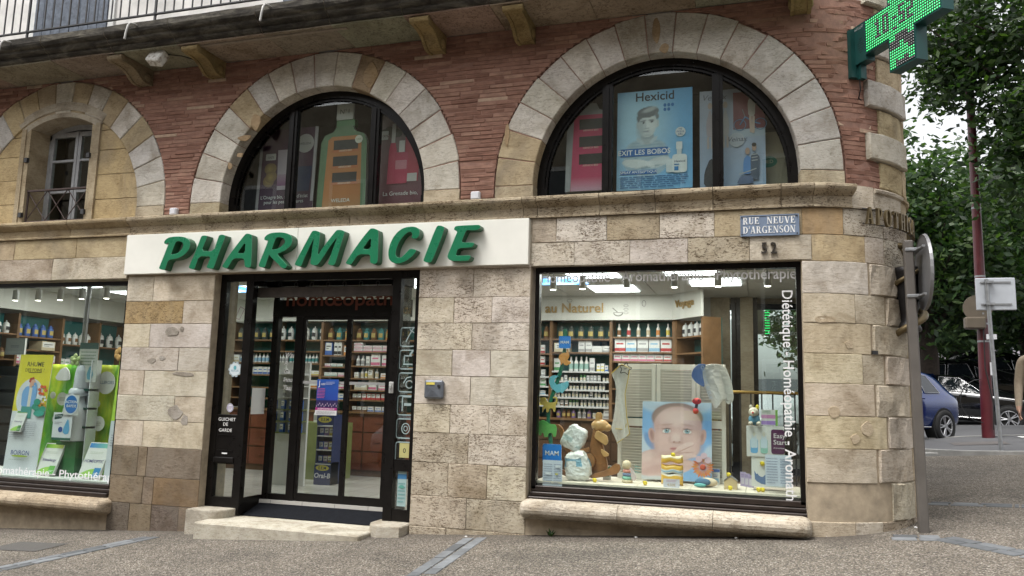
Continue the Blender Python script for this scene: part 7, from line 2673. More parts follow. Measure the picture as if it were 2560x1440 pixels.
for u, v, z_, w_ in ((1683, 1137, None, 'on top of the wipes stack'), (1822, 1187, None, 'on the roof of the house box'), (1613, 1200, 0, 'in front of the turquoise cartons'), (1826, 1222, 0, 'in front of the house box'), (1897, 1226, 0, 'left of the pair before the rhino box'), (1907, 1226, 0, 'right of the pair before the rhino box'), (1487, 1198, 0, 'in front of the rocking toy'), (1906, 1159, None, 'hanging over the rhino box')):
 Y_ = .40 if z_ is None else .27
 p = at(u, v, Y_)
 g = G()
 g.ball((p.x, Y_, p.z if z_ is None else ZD + .022), .022, n=12)
 g.ball((p.x - .014, Y_ - .012, (p.z if z_ is None else ZD + .022) + .012), .009, n=8)
 tag(g.build('yellow_ball', BEE), 'little yellow bee ball ' + w_, 'ball', 'little yellow bee balls')
def a_pur(A):
 A.rect(.01, .02, .045, .08, (0.60, .58, .66)); A.lines(.008, .05, .09, .12, 2, (0.25, .18, .4), seed=35)
for i, u in enumerate((1858, 1868, 1878)):
 carton('carton', 'lilac blister carton, %s of three before the rhino box' % ('left', 'middle', 'right')[i], u, 1215 + i * 2, .055, .03, .135 - .01 * i, a_pur, (0.42, .36, .55))
def a_easy(A):
 w, h = A.w, A.h
 for x, c in ((.07, (0.16, .40, .66)), (.16, (0.30, .55, .48))):
  A.rrect(x - .034, .03, x + .034, .17, .02, c)
  A.rrect(x - .03, .08, x + .03, .17, .01, (0.55, .66, .74))
  A.rect(x - .022, .17, x + .022, .20, (0.55, .62, .68))
  A.ell(x, .21, .014, .026, (0.62, .60, .52), 10)
 A.rrect(.225, .03, .345, .26, .02, (0.10, .03, .085))
 A.text('Easy', .245, .18, .062, (0.72, .70, .70), .008)
 A.text('Start', .245, .12, .062, (0.72, .70, .70), .008)
 A.text('Anti-colique', .245, .08, .02, (0.72, .70, .70), .003)
q = at(1872, 1140, .40)
carton('bottle_carton', 'white baby bottle gift carton marked Easy Start with purple panel', 1914, 1142, .345, .12, .285, a_easy, Y=.40)
def a_rhino(A):
 A.poly(smooth_loop([(.03, .06), (.05, .13), (.07, .10), (.10, .09), (.13, .12), (.155, .16), (.18, .12), (.26, .11), (.28, .02), (.10, .02)], 1), (0.10, .17, .34))
 A.poly([(.03, .06), (.025, .15), (.06, .09)], (0.10, .17, .34))
 A.ell(.15, .085, .006, .006, (0.8, .8, .8), 8)
carton('rhino_carton', 'white carton with a blue rhinoceros under the bottle carton', 1922, 1218, .31, .14, .29, a_rhino, Y=.41)
def a_med(A):
 w, h = A.w, A.h
 A.rect(0, h * .05, w, h * .30, (0.35, .22, .55)); A.rect(0, h * .45, w, h * .68, (0.55, .25, .45)); A.lines(.01, w * .6, h * .75, h * .95, 2, (0.2, .3, .2), seed=37)
 A.rect(w * .86, 0, w, h, (0.22, .42, .10))
carton('carton', 'pink and lilac medicine cartons stacked on the bottle carton', 1924, 1064, .15, .05, .15, a_med, Y=.42)
pl = thing('plush_toy', 'sitting plush toy with red nose and yellow ear on bottle carton', 'plush toy', (-.05, .42, 1.27))
p = at(1886, 1063, .42)
FUR = simple('cream_fur', (0.60, .55, .46), .95, bmp=.6, scale=20)
g = G(); g.ball((p.x, .42, p.z + .055), .055, sq=(1, .8, 1), n=14); g.build('body', simple('blue_jumper', (0.10, .26, .38), .9, bmp=.4), pl)
g = G(); g.ball((p.x - .005, .41, p.z + .125), .048, sq=(1, .9, .95), n=14); g.ball((p.x - .01, .365, p.z + .112), .026, n=10); g.build('head', FUR, pl)
g = G(); g.ball((p.x - .012, .34, p.z + .12), .010, n=8); g.build('nose', simple('red_felt', (0.50, .03, .03), .8), pl)
for dx, c in ((-.03, FUR), (.03, BEE)):
 g = G(); g.ball((p.x + dx, .42, p.z + .172), .02, sq=(.8, .5, 1.3), n=8); g.build('ear', c, pl)
for dx in (-.035, .04):
 g = G(); g.ball((p.x + dx, .37, p.z + .018), .022, sq=(1, 1.4, .9), n=10); g.build('foot', FUR, pl)
lb = thing('hanging_toy', 'red ladybird rattle clipped on the top edge of the baby picture', 'toy', (-.62, .62, 1.45))
p = at(1742, 1003, .62)
RED = simple('red_plush', (0.52, .04, .03), .6)
g = G(); g.ball((p.x, .62, p.z), .042, sq=(1.1, .7, .8), n=12); g.build('head', RED, lb)
g = G(); g.ball((p.x - .01, .60, p.z - .10), .03, n=12); g.build('bell', RED, lb)
g = G(); g.tube([(p.x, .62, p.z - .03), (p.x - .01, .61, p.z - .08)], .015, 8); g.ball((p.x - .025, .58, p.z + .012), .008, n=6); g.ball((p.x + .02, .58, p.z + .012), .008, n=6); g.build('body', simple('dark_felt', (0.05, .04, .04), .8), lb)
br = thing('brass_rail', 'low brass topped rail with dark balusters at right of window', 'rail', (-.1, 1.6, ZF))
pa, pb = at(1835, 980, 1.6), at(1985, 983, 1.6)
g = G(); g.tube([(pa.x - .3, 1.6, pa.z), (pb.x + .3, 1.6, pa.z)], .018, 8); g.build('top_rail', simple('brass', (0.42, .27, .08), .3, .9), br)
for i in range(12):
 x = pa.x - .28 + i * .115
 g = G(); g.box(x - .008, x + .008, 1.592, 1.608, .62, pa.z); g.build('baluster', IRON, br)
g = G(); g.box(pa.x - .4, pb.x + .45, 1.35, 1.75, ZF, .62); g.build('plinth', WOODK, br)
YV = .118
def vinyl(label, s_, width, h_, origin, ux=(1, 0, 0), uz=(0, 0, 1), col=(.68, .68, .68), limit=9):
 vs, fs = text_mesh(s_, 1.0, .008)
 wd = max(v[0] for v in vs)
 t = thing('vinyl_lettering', label, 'lettering', origin)
 ux, uz = Vector(ux), Vector(uz)
 fs = sorted([f for f in fs if max(vs[k][0] for k in f) / wd * width < limit], key=lambda f: min(vs[k][0] for k in f))
 words, right = [], -9
 for f in fs:
  if min(vs[k][0] for k in f) > right + .15:
   words.append([])
  words[-1].append(f)
  right = max(right, max(vs[k][0] for k in f))
 for wf in words:
  g = G()
  g.add([Vector(origin) + ux * (v[0] / wd * width) + uz * (v[1] * h_) for v in vs], wf, 0, col)
  me = g.mesh('word', print_mat())
  bm = bmesh.new(); bm.from_mesh(me)
  bmesh.ops.delete(bm, geom=[v for v in bm.verts if not v.link_faces], context='VERTS')
  bm.to_mesh(me); bm.free()
  me['fixed'] = 1
  obj('word', me, t)
vinyl('white letters Homéopathie Aromathérapie Phytothérapie along top of right window', 'Homéopathie - Aromathérapie - Phytothérapie', 2.48, .148, (-2.135, YV, 2.665))
vinyl('white vertical letters Diététique Homéopathie Aromath down right window edge', 'Diététique - Homéopathie - Aromath', 1.93, .136, (.215, YV, 2.56), (0, 0, -1), (1, 0, 0), (.74, .74, .74))
vinyl('white letters Aromathérapie Phytothérapie along the foot of left window', 'Homéopathie - Aromathérapie - Phytothérapie', 3.13, .131, (-10.35, YV, .385), col=(.76, .76, .78), limit=2.995)
ZE = 0.36
dl = thing('display_platform', 'white platform of the left shop window', 'platform', (-9, .5, ZF - .05))
g = G(); g.box(-11.1, -7.34, .16, 1.0, .2, ZE); g.build('carcass', simple('white_platform', (0.66, .66, .64), .5), dl)
def banner(name, label, u0, v0, u1, v1, Y, draw, W_, H_):
 a = at(u0, v1, Y)
 A = Art(W_, H_, None)
 draw(A)
 return tag(A.place(name, (a.x, Y, ZE), uz=(0, .06, 1), back=.006), label, 'banner')
def d_left(A):
 w, h = A.w, A.h
 A.rect(0, 0, w, h, (0.62, .64, .68))
 A.rect(0, h * .52, w, h, (0.68, .60, .035))
 A.ell(w * .47, h * .63, w * .40, w * .46, (0.60, .62, .66), 24)
 A.text('RHUME', w / 2, h * .90, .085, (0.05, .05, .02), .008, 0, 'CENTER')
 A.text('DES FOINS ?', w / 2, h * .855, .060, (0.05, .05, .02), .004, 0, 'CENTER')
 A.rect(w * .32, h * .845, w * .72, h * .85, (0.05, .05, .02))
 A.poly(smooth_loop([(w * .25, h * .55), (w * .22, h * .68), (w * .32, h * .73), (w * .58, h * .735), (w * .68, h * .70), (w * .66, h * .62), (w * .60, h * .55)], 1), (0.17, .36, .66))
 A.poly([(w * .43, h * .55), (w * .43, h * .72), (w * .52, h * .72), (w * .52, h * .55)], (0.66, .62, .55))
 A.poly([(w * .27, h * .46), (w * .27, h * .56), (w * .60, h * .56), (w * .60, h * .46)], (0.06, .28, .25))
 A.ell(w * .50, h * .765, w * .085, h * .030, (0.62, .36, .26), 14)
 A.poly(smooth_loop([(w * .38, h * .765), (w * .40, h * .80), (w * .52, h * .81), (w * .54, h * .79), (w * .46, h * .785), (w * .44, h * .76)], 1), (0.38, .05, .03))
 A.poly([(w * .42, h * .72), (w * .42, h * .75), (w * .50, h * .75), (w * .50, h * .72)], (0.62, .36, .26))
 A.line([(w * .64, h * .66), (w * .62, h * .745), (w * .55, h * .755)], .035, (0.17, .36, .66))
 for x, y, r_, c in ((.84, .70, .05, (0.62, .10, .03)), (.90, .62, .04, (0.72, .72, .70)), (.80, .59, .03, (0.62, .16, .04)), (.92, .57, .035, (0.62, .30, .05))):
  for k in range(6):
   A.ell(w * x + r_ * math.cos(k), h * y + r_ * math.sin(k), r_ * .55, r_ * .4, c, 8)
 for x, y in ((.72, .56), (.82, .53), (.95, .54), (.76, .60)):
  A.ell(w * x, h * y, w * .10, h * .028, (0.02, .24, .17), 14)
 A.ell(w * .86, h * .505, w * .16, h * .025, (0.04, .32, .26), 14)
 A.lines(w * .04, w * .86, h * .30, h * .44, 9, (0.35, .36, .42), .3, 41)
 A.text('BOIRON', w * .50, h * .16, .080, (0.03, .05, .22), .006, 0, 'CENTER')
 A.ell(w * .5, h * .15, w * .25, h * .008, (0.35, .45, .05), 14)
 A.lines(w * .2, w * .8, h * .11, h * .13, 1, (0.4, .45, .4), .3, 42)
banner('display_banner', 'yellow and white hay fever panel with a sneezing man, left window', 5, 887, 70, 1185, .30, d_left, .545, 1.52)
def d_right(A):
 w, h = A.w, A.h
 A.rect(0, 0, w, h, (0.60, .63, .68))
 A.rect(0, h * .46, w, h, (0.40, .62, .06))
 A.ell(w * .75, h * .63, w * .55, h * .17, (0.60, .62, .66), 24)
 for x, y in ((.35, .61), (.5, .57)):
  A.ell(w * x, h * y, w * .22, h * .03, (0.05, .32, .26), 14)
 A.rrect(w * .36, h * .46, w * .60, h * .53, .02, (0.02, .16, .08))
 A.lines(w * .08, w * .9, h * .26, h * .36, 5, (0.35, .36, .42), .3, 44)
banner('display_banner', 'lime green and white panel half hidden by the left pier', 257, 880, 285, 1205, .26, d_right, .42, 1.56)
def crinkle_mat():
 m, nt, b, out = new_mat('crinkled_green_print')
 v = coords(nt, (1, 1, 0.25), per_object=False)
 n = noise(nt, v, 3.0, 4, .6, .4)
 r = ramp(nt, [(0.30, (0.03, .24, .03)), (0.46, (0.14, .42, .03)), (0.57, (0.48, .60, .03)), (0.70, (0.70, .68, .05))])
 nt.links.new(n, r.inputs[0])
 nt.links.new(r.outputs[0], b.inputs['Base Color'])
 b.inputs['Roughness'].default_value = .3
 return m
g = G()
NX, NZ = 60, 24
xa, xb = -9.40, -7.40
vs = []
for j in range(NZ + 1):
 for i in range(NX + 1):
  x, z_ = lerp(xa, xb, i / NX), lerp(ZE, 1.77, j / NZ)
  vs.append((x, .72 + .02 * math.sin(x * 17 + 1.3 * math.sin(z_ * 5)) + .007 * math.sin(x * 60 + z_ * 31) + RNG.uniform(-.004, .004), z_))
g.add(vs, [(j * (NX + 1) + i, j * (NX + 1) + i + 1, (j + 1) * (NX + 1) + i + 1, (j + 1) * (NX + 1) + i) for j in range(NZ) for i in range(NX)], smooth=True)
bk = g.build('backdrop', crinkle_mat())
m_ = bk.modifiers.new('thickness', 'SOLIDIFY')
m_.thickness = .004
tag(bk, 'crinkled green and yellow backdrop sheet of the left window display', 'backdrop')
ZW = lambda pts: [(x / 4.5, 680 + y / 4.5) for x, y in pts]
PAPER = simple('white_card', (0.66, .66, .68), .5, var=.04)
def disc(name, label, u, v, r_, Y, mat=PAPER, art=None):
 p = at(u, v, Y)
 A = Art(2 * r_, 2 * r_, None)
 A.ell(r_, r_, r_, r_, (0.64, .65, .60), 24)
 if art:
  art(A, r_)
 return tag(A.place(name, (p.x - r_, Y, p.z - r_), back=.004, outline=[(r_ + r_ * math.cos(R(a)), r_ + r_ * math.sin(R(a))) for a in range(0, 360, 15)]), label, 'card disc')
cut_ = cut('cloud_card', ZW([(625, 1190), (640, 1160), (680, 1100), (740, 1070), (775, 1110), (785, 1160), (780, 1218), (650, 1218)]), .66, .006, PAPER, None)
tag(cut_, 'white cloud shaped card hanging on the green backdrop', 'card')
disc('card_disc', 'white round card reading ALLERGIES near the pier', 265, 957, .145, .62, art=lambda A, r_: A.text('ALLERGIES', r_, r_ * .9, .055, (0.06, .12, .2), .008, 0, 'CENTER'))
disc('card_disc', 'pale yellow round card left of the big bottle', 155, 997, .085, .62, art=lambda A, r_: A.lines(r_ * .5, r_ * 1.5, r_ * .7, r_ * 1.3, 3, (0.3, .3, .2), seed=51))
disc('card_disc', 'pale round card right of the big bottle', 246, 1059, .095, .62, art=lambda A, r_: A.lines(r_ * .5, r_ * 1.5, r_ * .7, r_ * 1.3, 3, (0.3, .3, .2), seed=52))
for u, v, w_ in ((132, 988, 'upper left of the big bottle'), (137, 1048, 'lower left of the big bottle'), (243, 1010, 'right of the big bottle')):
 disc('card_disc', 'small pale bubble card at ' + w_, u, v, .045, .63)
ns = thing('giant_bottle', 'giant white nasal spray display stand with blue ACTION RAPIDE disc', 'display stand', (-8.4, .45, ZE))
p = at(176, 1100, .45)
cx = p.x
zz_ = lambda v: at(176, v, .45).z
WB = simple('glossy_white', (0.74, .75, .78), .3, var=.04)
GB = simple('grey_plastic', (0.50, .52, .56), .35)
g = G()
prof = [(.15, zz_(1102)), (.16, zz_(1095)), (.16, zz_(1040)), (.15, zz_(1020)), (.09, zz_(1002)), (.08, zz_(990))]
g.lathe(prof, (cx, .50, 0), 24); g.build('body', WB, ns)
g = G(); g.lathe([(.12, zz_(990)), (.125, zz_(984)), (.125, zz_(976)), (.10, zz_(970))], (cx + .02, .50, 0), 20); g.build('collar', GB, ns)
g = G(); g.lathe([(.095, zz_(970)), (.085, zz_(930)), (.07, zz_(916)), (.05, zz_(912))], (cx + .04, .50, 0), 20); g.build('nozzle', GB, ns)
g = G()
g.box(cx - .17, cx + .15, .40, .62, ZE, zz_(1103)); g.build('plinth', simple('green_card', (0.03, .14, .04), .5, var=.3, scale=2), ns)
A = Art(.30, .34, None)
A.rect(0, 0, .30, .34, (0.62, .64, .68))
A.rect(0, 0, .3, .03, (0.02, .10, .07))
A.poly([(0.02, .25), (.02, .31), (.17, .33), (.13, .27)], (0.015, .06, .06))
A.text('PHYTOSUN', .03, .285, .028, (0.7, .7, .7), .004)
A.poly(smooth_loop([(.24, .28), (.18, .16), (.17, .10), (.21, .07), (.26, .08), (.275, .14)], 1), (0.10, .33, .55))
A.ell(.13, .13, .035, .035, (0.02, .07, .28), 16)
A.lines(.03, .15, .19, .23, 2, (0.3, .3, .35), seed=55)
A.place('label', (cx - .155, .305, zz_(1099)), parent=ns, back=.004)
A = Art(.23, .26, None)
A.ell(.115, .13, .115, .13, (0.62, .66, .70), 28)
A.ell(.115, .13, .098, .112, (0.02, .14, .42), 28)
A.text('ACTION', .115, .145, .048, (0.75, .75, .75), .012, .15, 'CENTER')
A.text('RAPIDE', .12, .095, .048, (0.75, .75, .75), .012, .15, 'CENTER')
q = at(178, 1011, .29)
A.place('round_sign', (q.x - .115, .29, q.z - .13), parent=ns, back=.006)
g = G()
x0, x1 = at(195, 1000, .5).x, at(228, 1000, .5).x
zt = at(210, 900, .5).z
g.box(x0, x1, .60, .62, ZE, zt); g.box(x1 - .012, x1, .46, .60, ZE, zt); g.box(x0, x0 + .012, .46, .60, ZE, zt)
g.build('column', WB, ns)
for v in (972, 1019, 1066):
 z_ = at(210, v, .47).z
 g = G(); g.box(x0, x1, .46, .60, z_ - .025, z_); g.build('shelf', simple('dark_green_edge', (0.01, .06, .045), .4), ns)
A = Art(.3, .5, (0.45, .46, .42))
A.rect(0, .42, .3, .5, (0.02, .07, .06)); A.lines(.03, .27, .2, .4, 5, (0.2, .25, .2), seed=57)
A.poly(smooth_loop([(.2, .22), (.15, .1), (.17, .03), (.23, .03), (.26, .1)], 1), (0.10, .26, .33))
A.place('header_card', (x0 - .02, .47, zt - .28), parent=ns, back=.005)
g = G()
q = at(188, 900, .42)
for k in range(5):
 a = 2 * math.pi * k / 5 + .3
 g.ball((q.x + .05 * math.cos(a), .42, q.z + .05 * math.sin(a)), .035, sq=(1, .3, 1), n=8)
g.ball((q.x, .41, q.z), .03, n=8)
tag(g.build('paper_flower', simple('pale_green_paper', (0.42, .52, .22), .6)), 'pale green paper flower above the giant bottle', 'paper flower')
g = G()
q = at(300, 885, .30)
for k in range(7):
 a = 2 * math.pi * k / 7
 g.ball((q.x + .05 * math.cos(a), .3, q.z + .05 * math.sin(a)), .04, sq=(1, .4, 1), n=8)
tag(g.build('paper_flower', simple('orange_paper', (0.66, .36, .12), .6)), 'orange paper flower on the lime panel by the pier', 'paper flower')
def big_carton(label, u0, v0, u1, v1, top, name_, corner, Y):
 a, b2 = at(u0, v1, Y), at(u1, v0, Y)
 w, h = b2.x - a.x, b2.z - a.z
 w *= .86
 A = Art(w, h, (0.64, .64, .62))
 A.rect(.01, h * .84, w - .01, h - .012, top[0], top[0], top[1], top[1])
 A.lines(.05, w * .8, h * .66, h * .74, 2, (0.4, .45, .35), .3, 61)
 A.text(name_, w * .5, h * .42, min(.07, w * .16), (0.10, .08, .22), .004, 0, 'CENTER')
 A.poly(smooth_loop([(0.01, .01), (.02, h * .10), (w * .4, h * .22), (w * .72, h * .26), (w * .72, .01)], 1), (0.28, .52, .08))
 A.rect(w * .66, .01, w - .012, h * .28, corner)
 A.lines(w * .7, w * .95, h * .08, h * .14, 2, (0.7, .72, .7), .4, 62)
 return tag(A.place('display_carton', (a.x, Y, a.z), ux=(1, .0, 0.0), uz=(w * .16 / h, .28, 1), back=.03), label, 'display carton')
big_carton('large tilted white and green Rhinallergy carton in left window', 85, 1107, 148, 1184, ((0.10, .36, .02), (0.50, .58, .10)), 'Rhinallergy', (0.12, .40, .06), .30)
big_carton('large tilted white and blue Homéoptic carton in left window', 193, 1105, 263, 1192, ((0.01, .16, .48), (0.20, .50, .35)), 'HOMÉOPTIC', (0.02, .20, .45), .28)
big_carton('small Rhinallergy carton fixed on the hay fever panel', 22, 1022, 60, 1078, ((0.05, .22, .02), (0.30, .42, .05)), 'Rhinallergy', (0.05, .22, .04), .275)
g = G()
q = at(20, 1000, 1.3)
for k in range(5):
 g.cbox(q.x - .35, q.x + .25, 1.3, 1.7, .45 + k * .24, .45 + k * .24 + .2, .01)
g.box(q.x - .36, q.x + .26, 1.35, 1.72, ZF, 1.75)
tag(g.build('drawer_cabinet', simple('dark_grey_metal', (0.06, .065, .07), .4)), 'dark grey drawer cabinet at the left edge of the left window', 'cabinet')
A = Art(.36, .24, (0.30, .36, .38))
A.rect(.02, .02, .34, .22, (0.36, .42, .44)); A.lines(.1, .26, .1, .14, 2, (0.15, .2, .25), seed=65)
q = at(12, 886, 1.3)
tag(A.place('monitor', (q.x, 1.3, q.z), back=.03), 'grey flat monitor standing on the drawer cabinet', 'monitor')
def poster(label, pts, Y, draw, w, h, lean=.03):
 A = Art(w, h, None)
 draw(A)
 a = at(*pts, Y)
 return tag(A.place('poster', (a.x, Y, a.z), uz=(0, lean, 1), back=.008), label, 'poster')
def d_hex(A):
 w, h = A.w, A.h
 GR, GL = (.42, .49, .54), (.62, .68, .71)
 A.photo((45, 160, 950, 1360), ((.20, .46, .76), (.12, .38, .70), (.34, .58, .80), (.16, .42, .72)), [(330, 560, 330, 420, 0, 1.2, (.46, .70, .86), .8),
  (400, 1010, 275, 200, 0, .1, (.36, .49, .60), 1), (400, 860, 235, 110, 0, .2, (.40, .53, .63), 1), (230, 960, 60, 160, 12, .8, (.26, .39, .51), .6), (600, 950, 60, 160, -12, .8, (.27, .40, .52), .6), (400, 830, 230, 8, -3, .9, (.26, .38, .50), .7), (400, 870, 250, 8, -3, .9, (.26, .38, .50), .7), (400, 790, 180, 8, -3, .9, (.26, .38, .50), .6),
  (414, 735, 78, 88, 0, .12, GR, 1), (414, 720, 80, 30, 0, .9, (.26, .32, .37), .7), (330, 775, 60, 20, 40, .3, (.50, .61, .69), 1), (490, 765, 60, 20, -40, .3, (.50, .61, .69), 1), (301, 580, 22, 46, -6, .2, (.46, .53, .57), 1), (533, 572, 22, 46, 6, .2, (.54, .60, .63), 1),
  (416, 560, 114, 120, 0, .08, (.60, .66, .69), 1), (410, 620, 98, 110, 0, .1, (.60, .66, .69), 1), (332, 610, 50, 130, 4, 1.1, (.38, .45, .50), .75), (450, 590, 70, 60, 0, 1.4, (.74, .78, .80), .7), (420, 490, 90, 40, 0, 1.2, (.72, .76, .78), .5),
  (420, 425, 132, 66, -7, .12, (.15, .17, .19), 1), (310, 480, 22, 62, 6, .3, (.15, .17, .19), 1), (528, 470, 20, 50, -8, .3, (.20, .22, .24), 1), (440, 395, 86, 26, -16, .9, (.50, .54, .56), .8), (350, 470, 14, 40, 25, .5, (.15, .17, .19), .9),
  (365, 530, 40, 8, -6, .6, (.16, .18, .21), .8), (466, 526, 40, 8, 5, .6, (.16, .18, .21), .8), (366, 553, 26, 10, 0, .5, (.50, .55, .58), 1), (366, 553, 12, 10, 0, .4, (.03, .04, .06), 1), (464, 549, 26, 10, 0, .5, (.55, .6, .62), 1), (464, 549, 12, 10, 0, .4, (.03, .04, .06), 1), (366, 542, 28, 5, 0, .7, (.10, .12, .15), .8), (464, 538, 28, 5, 0, .7, (.10, .12, .15), .8),
  (412, 595, 15, 44, 4, 1.2, (.76, .80, .82), .7), (390, 600, 10, 40, 4, 1.2, (.40, .47, .52), .6), (410, 622, 30, 7, 0, .9, (.30, .36, .40), .8), (408, 655, 50, 7, -3, .6, (.24, .27, .31), .9), (412, 670, 36, 6, 0, .9, (.48, .53, .57), .6), (408, 705, 50, 8, 0, 1.0, (.36, .42, .47), .6),
  (540, 1040, 150, 60, -14, .14, (.56, .62, .66), 1), (290, 1045, 180, 55, 8, .12, GL, 1), (400, 1095, 190, 12, -8, .9, (.24, .33, .40), .8), (300, 1010, 150, 10, 8, .9, (.72, .76, .78), .6), (450, 1070, 60, 24, 20, .3, (.64, .69, .72), 1)], 74, 96, 3)
 for i, j in ((0, 0), (1, 0), (2, 0), (0, 1), (1, 1)):
  A.ell(w * (.64 + i * .05), h * (.838 - j * .045), .016, .020, (0.02, .16, .45), 10)
 A.text('Hexicid', w * .24, h * .895, .135, (0.02, .025, .04), .012, .0, sx=.98)
 A.rect(w * .05, h * .335, w * .68, h * .415, (0.015, .13, .42))
 A.text('EXIT LES BOBOS', w * .365, h * .352, .076, (0.78, .80, .82), .012, 0, 'CENTER', sx=.98)
 A.rect(w * .05, h * .155, w * .54, h * .195, (0.015, .13, .42))
 A.text('SPRAY ANTISEPTIQUE', w * .295, h * .165, .040, (0.78, .80, .82), .01, 0, 'CENTER', sx=.98)
 A.lines(w * .05, w * .95, h * .015, h * .14, 6, (0.05, .16, .36), .42, 71)
 A.ell(w * .845, h * .555, w * .066, w * .066, (0.68, .72, .74), 20)
 for k, s_ in enumerate(('NE', 'PIQUE', 'PAS')):
  A.text(s_, w * .845, h * (.573 - k * .026), .028, (0.03, .10, .30), .006, 0, 'CENTER')
 A.rrect(w * .66, h * .155, w * .78, h * .29, .01, (0.58, .64, .68))
 A.rrect(w * .74, h * .15, w * .93, h * .33, .03, (0.66, .70, .72))
 A.rect(w * .80, h * .33, w * .86, h * .40, (0.60, .65, .68))
 A.rrect(w * .79, h * .38, w * .87, h * .455, .008, (0.70, .73, .75))
 A.text('Hexicid', w * .765, h * .25, .036, (0.04, .06, .14), .006)
 A.rect(w * .765, h * .17, w * .82, h * .21, (0.03, .18, .44))
 A.rect(w * .765, h * .225, w * .83, h * .235, (0.03, .18, .44))
poster('blue Hexicid poster of a boy with folded arms, middle pane of right arch', (1541, 478), .30, d_hex, .775, 1.075)
def d_weleda(A, body=(0.44, .17, .05), edge=(0.11, .19, .10), low=(0.44, .22, .09)):
 w, h = A.w, A.h
 z_ = A.z()
 pts = [(0, 0), (w, 0), (w * .97, h * .80), (w * .90, h * .89), (w * .72, h * .93), (w * .66, h), (w * .34, h), (w * .28, h * .93), (w * .10, h * .89), (w * .03, h * .80)]
 A.poly(pts, edge)
 A.poly([(w * .12, 0), (w * .90, 0), (w * .86, h * .83), (w * .78, h * .87), (w * .26, h * .87), (w * .18, h * .83)], body)
 A.rect(w * .13, 0, w * .89, h * .16, low, body)
 for y in (.30, .50, .70):
  A.rect(w * .30, h * y, w * .80, h * (y + .12), (0.022, .018, .018))
  A.rect(w * .28, h * (y - .03), w * .82, h * y, (min(1, body[0] * 1.05), body[1] * .85, body[2]))
  A.text('ARNICA BIO', w * .55, h * (y - .022), .030, (0.7, .62, .5), .004, 0, 'CENTER')
 return pts
A = Art(.64, .98, None)
pts = d_weleda(A)
A.text('WELEDA', .32, .055, .062, (0.75, .70, .62), .008, 0, 'CENTER')
A.ell(.52, .80, .05, .05, (0.62, .60, .52), 16)
A.text('100%', .52, .79, .032, (0.2, .25, .1), .003, 0, 'CENTER')
q = at(790, 520, .34)
tag(A.place('bottle_stand', (q.x, .34, q.z), back=.05, outline=pts), 'orange and green bottle shaped display stand in the middle arch window', 'display stand')
g = G()
g.box(q.x + .20, q.x + .44, .36, .44, q.z + .98, q.z + 1.06)
g.build('neck', simple('green_neck', (0.10, .22, .10), .5), bpy.data.objects['bottle_stand'])
A = Art(.22, .20, (0.50, .48, .46))
A.text('N°1', .11, .07, .085, (0.12, .12, .12), .002, 0, 'CENTER')
A.place('header_card', (q.x + .20, .35, q.z + 1.06), parent=bpy.data.objects['bottle_stand'], back=.03)
A = Art(.50, .96, None)
pts = d_weleda(A, (0.56, .05, .14), (0.34, .34, .36), (0.60, .36, .46))
q = at(1412, 480, .34)
tag(A.place('bottle_stand', (q.x, .34, q.z), back=.05, outline=pts), 'pink shelf stand in the left pane of the right arch window', 'display stand')
def d_onagre(A):
 w, h = A.w, A.h
 A.rect(0, 0, w, h, (0.06, .022, .055), (0.10, .05, .09))
 A.rect(w * .0, 0, w * .05, h, (0.36, .34, .36)); A.rect(w * .95, h * .1, w, h, (0.40, .38, .40))
 for k in range(6):
  A.ell(w * (.22 + .03 * math.cos(k)), h * (.42 + .10 * math.sin(k * 1.9)), w * .09, h * .07, (0.36, .26, .10), 12, c_edge=(0.20, .13, .07))
 A.poly([(w * .36, h * .25), (w * .56, h * .25), (w * .60, h * .74), (w * .33, h * .74)], (0.42, .36, .42))
 A.rect(w * .355, h * .30, w * .565, h * .44, (0.22, .08, .20), (0.36, .26, .34))
 A.rrect(w * .12, h * .62, w * .30, h * .70, .01, (0.50, .48, .48))
 A.text('100%', w * .21, h * .64, .045, (0.1, .08, .1), .004, 0, 'CENTER')
 A.ell(w * .80, h * .80, w * .15, w * .15, (0.48, .46, .46), 20)
 A.text('WELEDA', w * .80, h * .785, .04, (0.1, .1, .1), .003, 0, 'CENTER')
 A.poly([(w * .70, h * .22), (w * .92, h * .22), (w * .95, h * .52), (w * .67, h * .52)], (0.03, .04, .10))
 A.text("L'Onagre bio, source d'éclat", w * .5, h * .145, .062, (0.66, .66, .66), .002, 0, 'CENTER', sx=.92)
 A.text('pour les peaux matures', w * .5, h * .085, .062, (0.66, .66, .66), .002, 0, 'CENTER', sx=.92)
poster("dark purple poster L'Onagre bio in the left pane of the middle arch", (637, 530), .38, d_onagre, .79, 1.03)
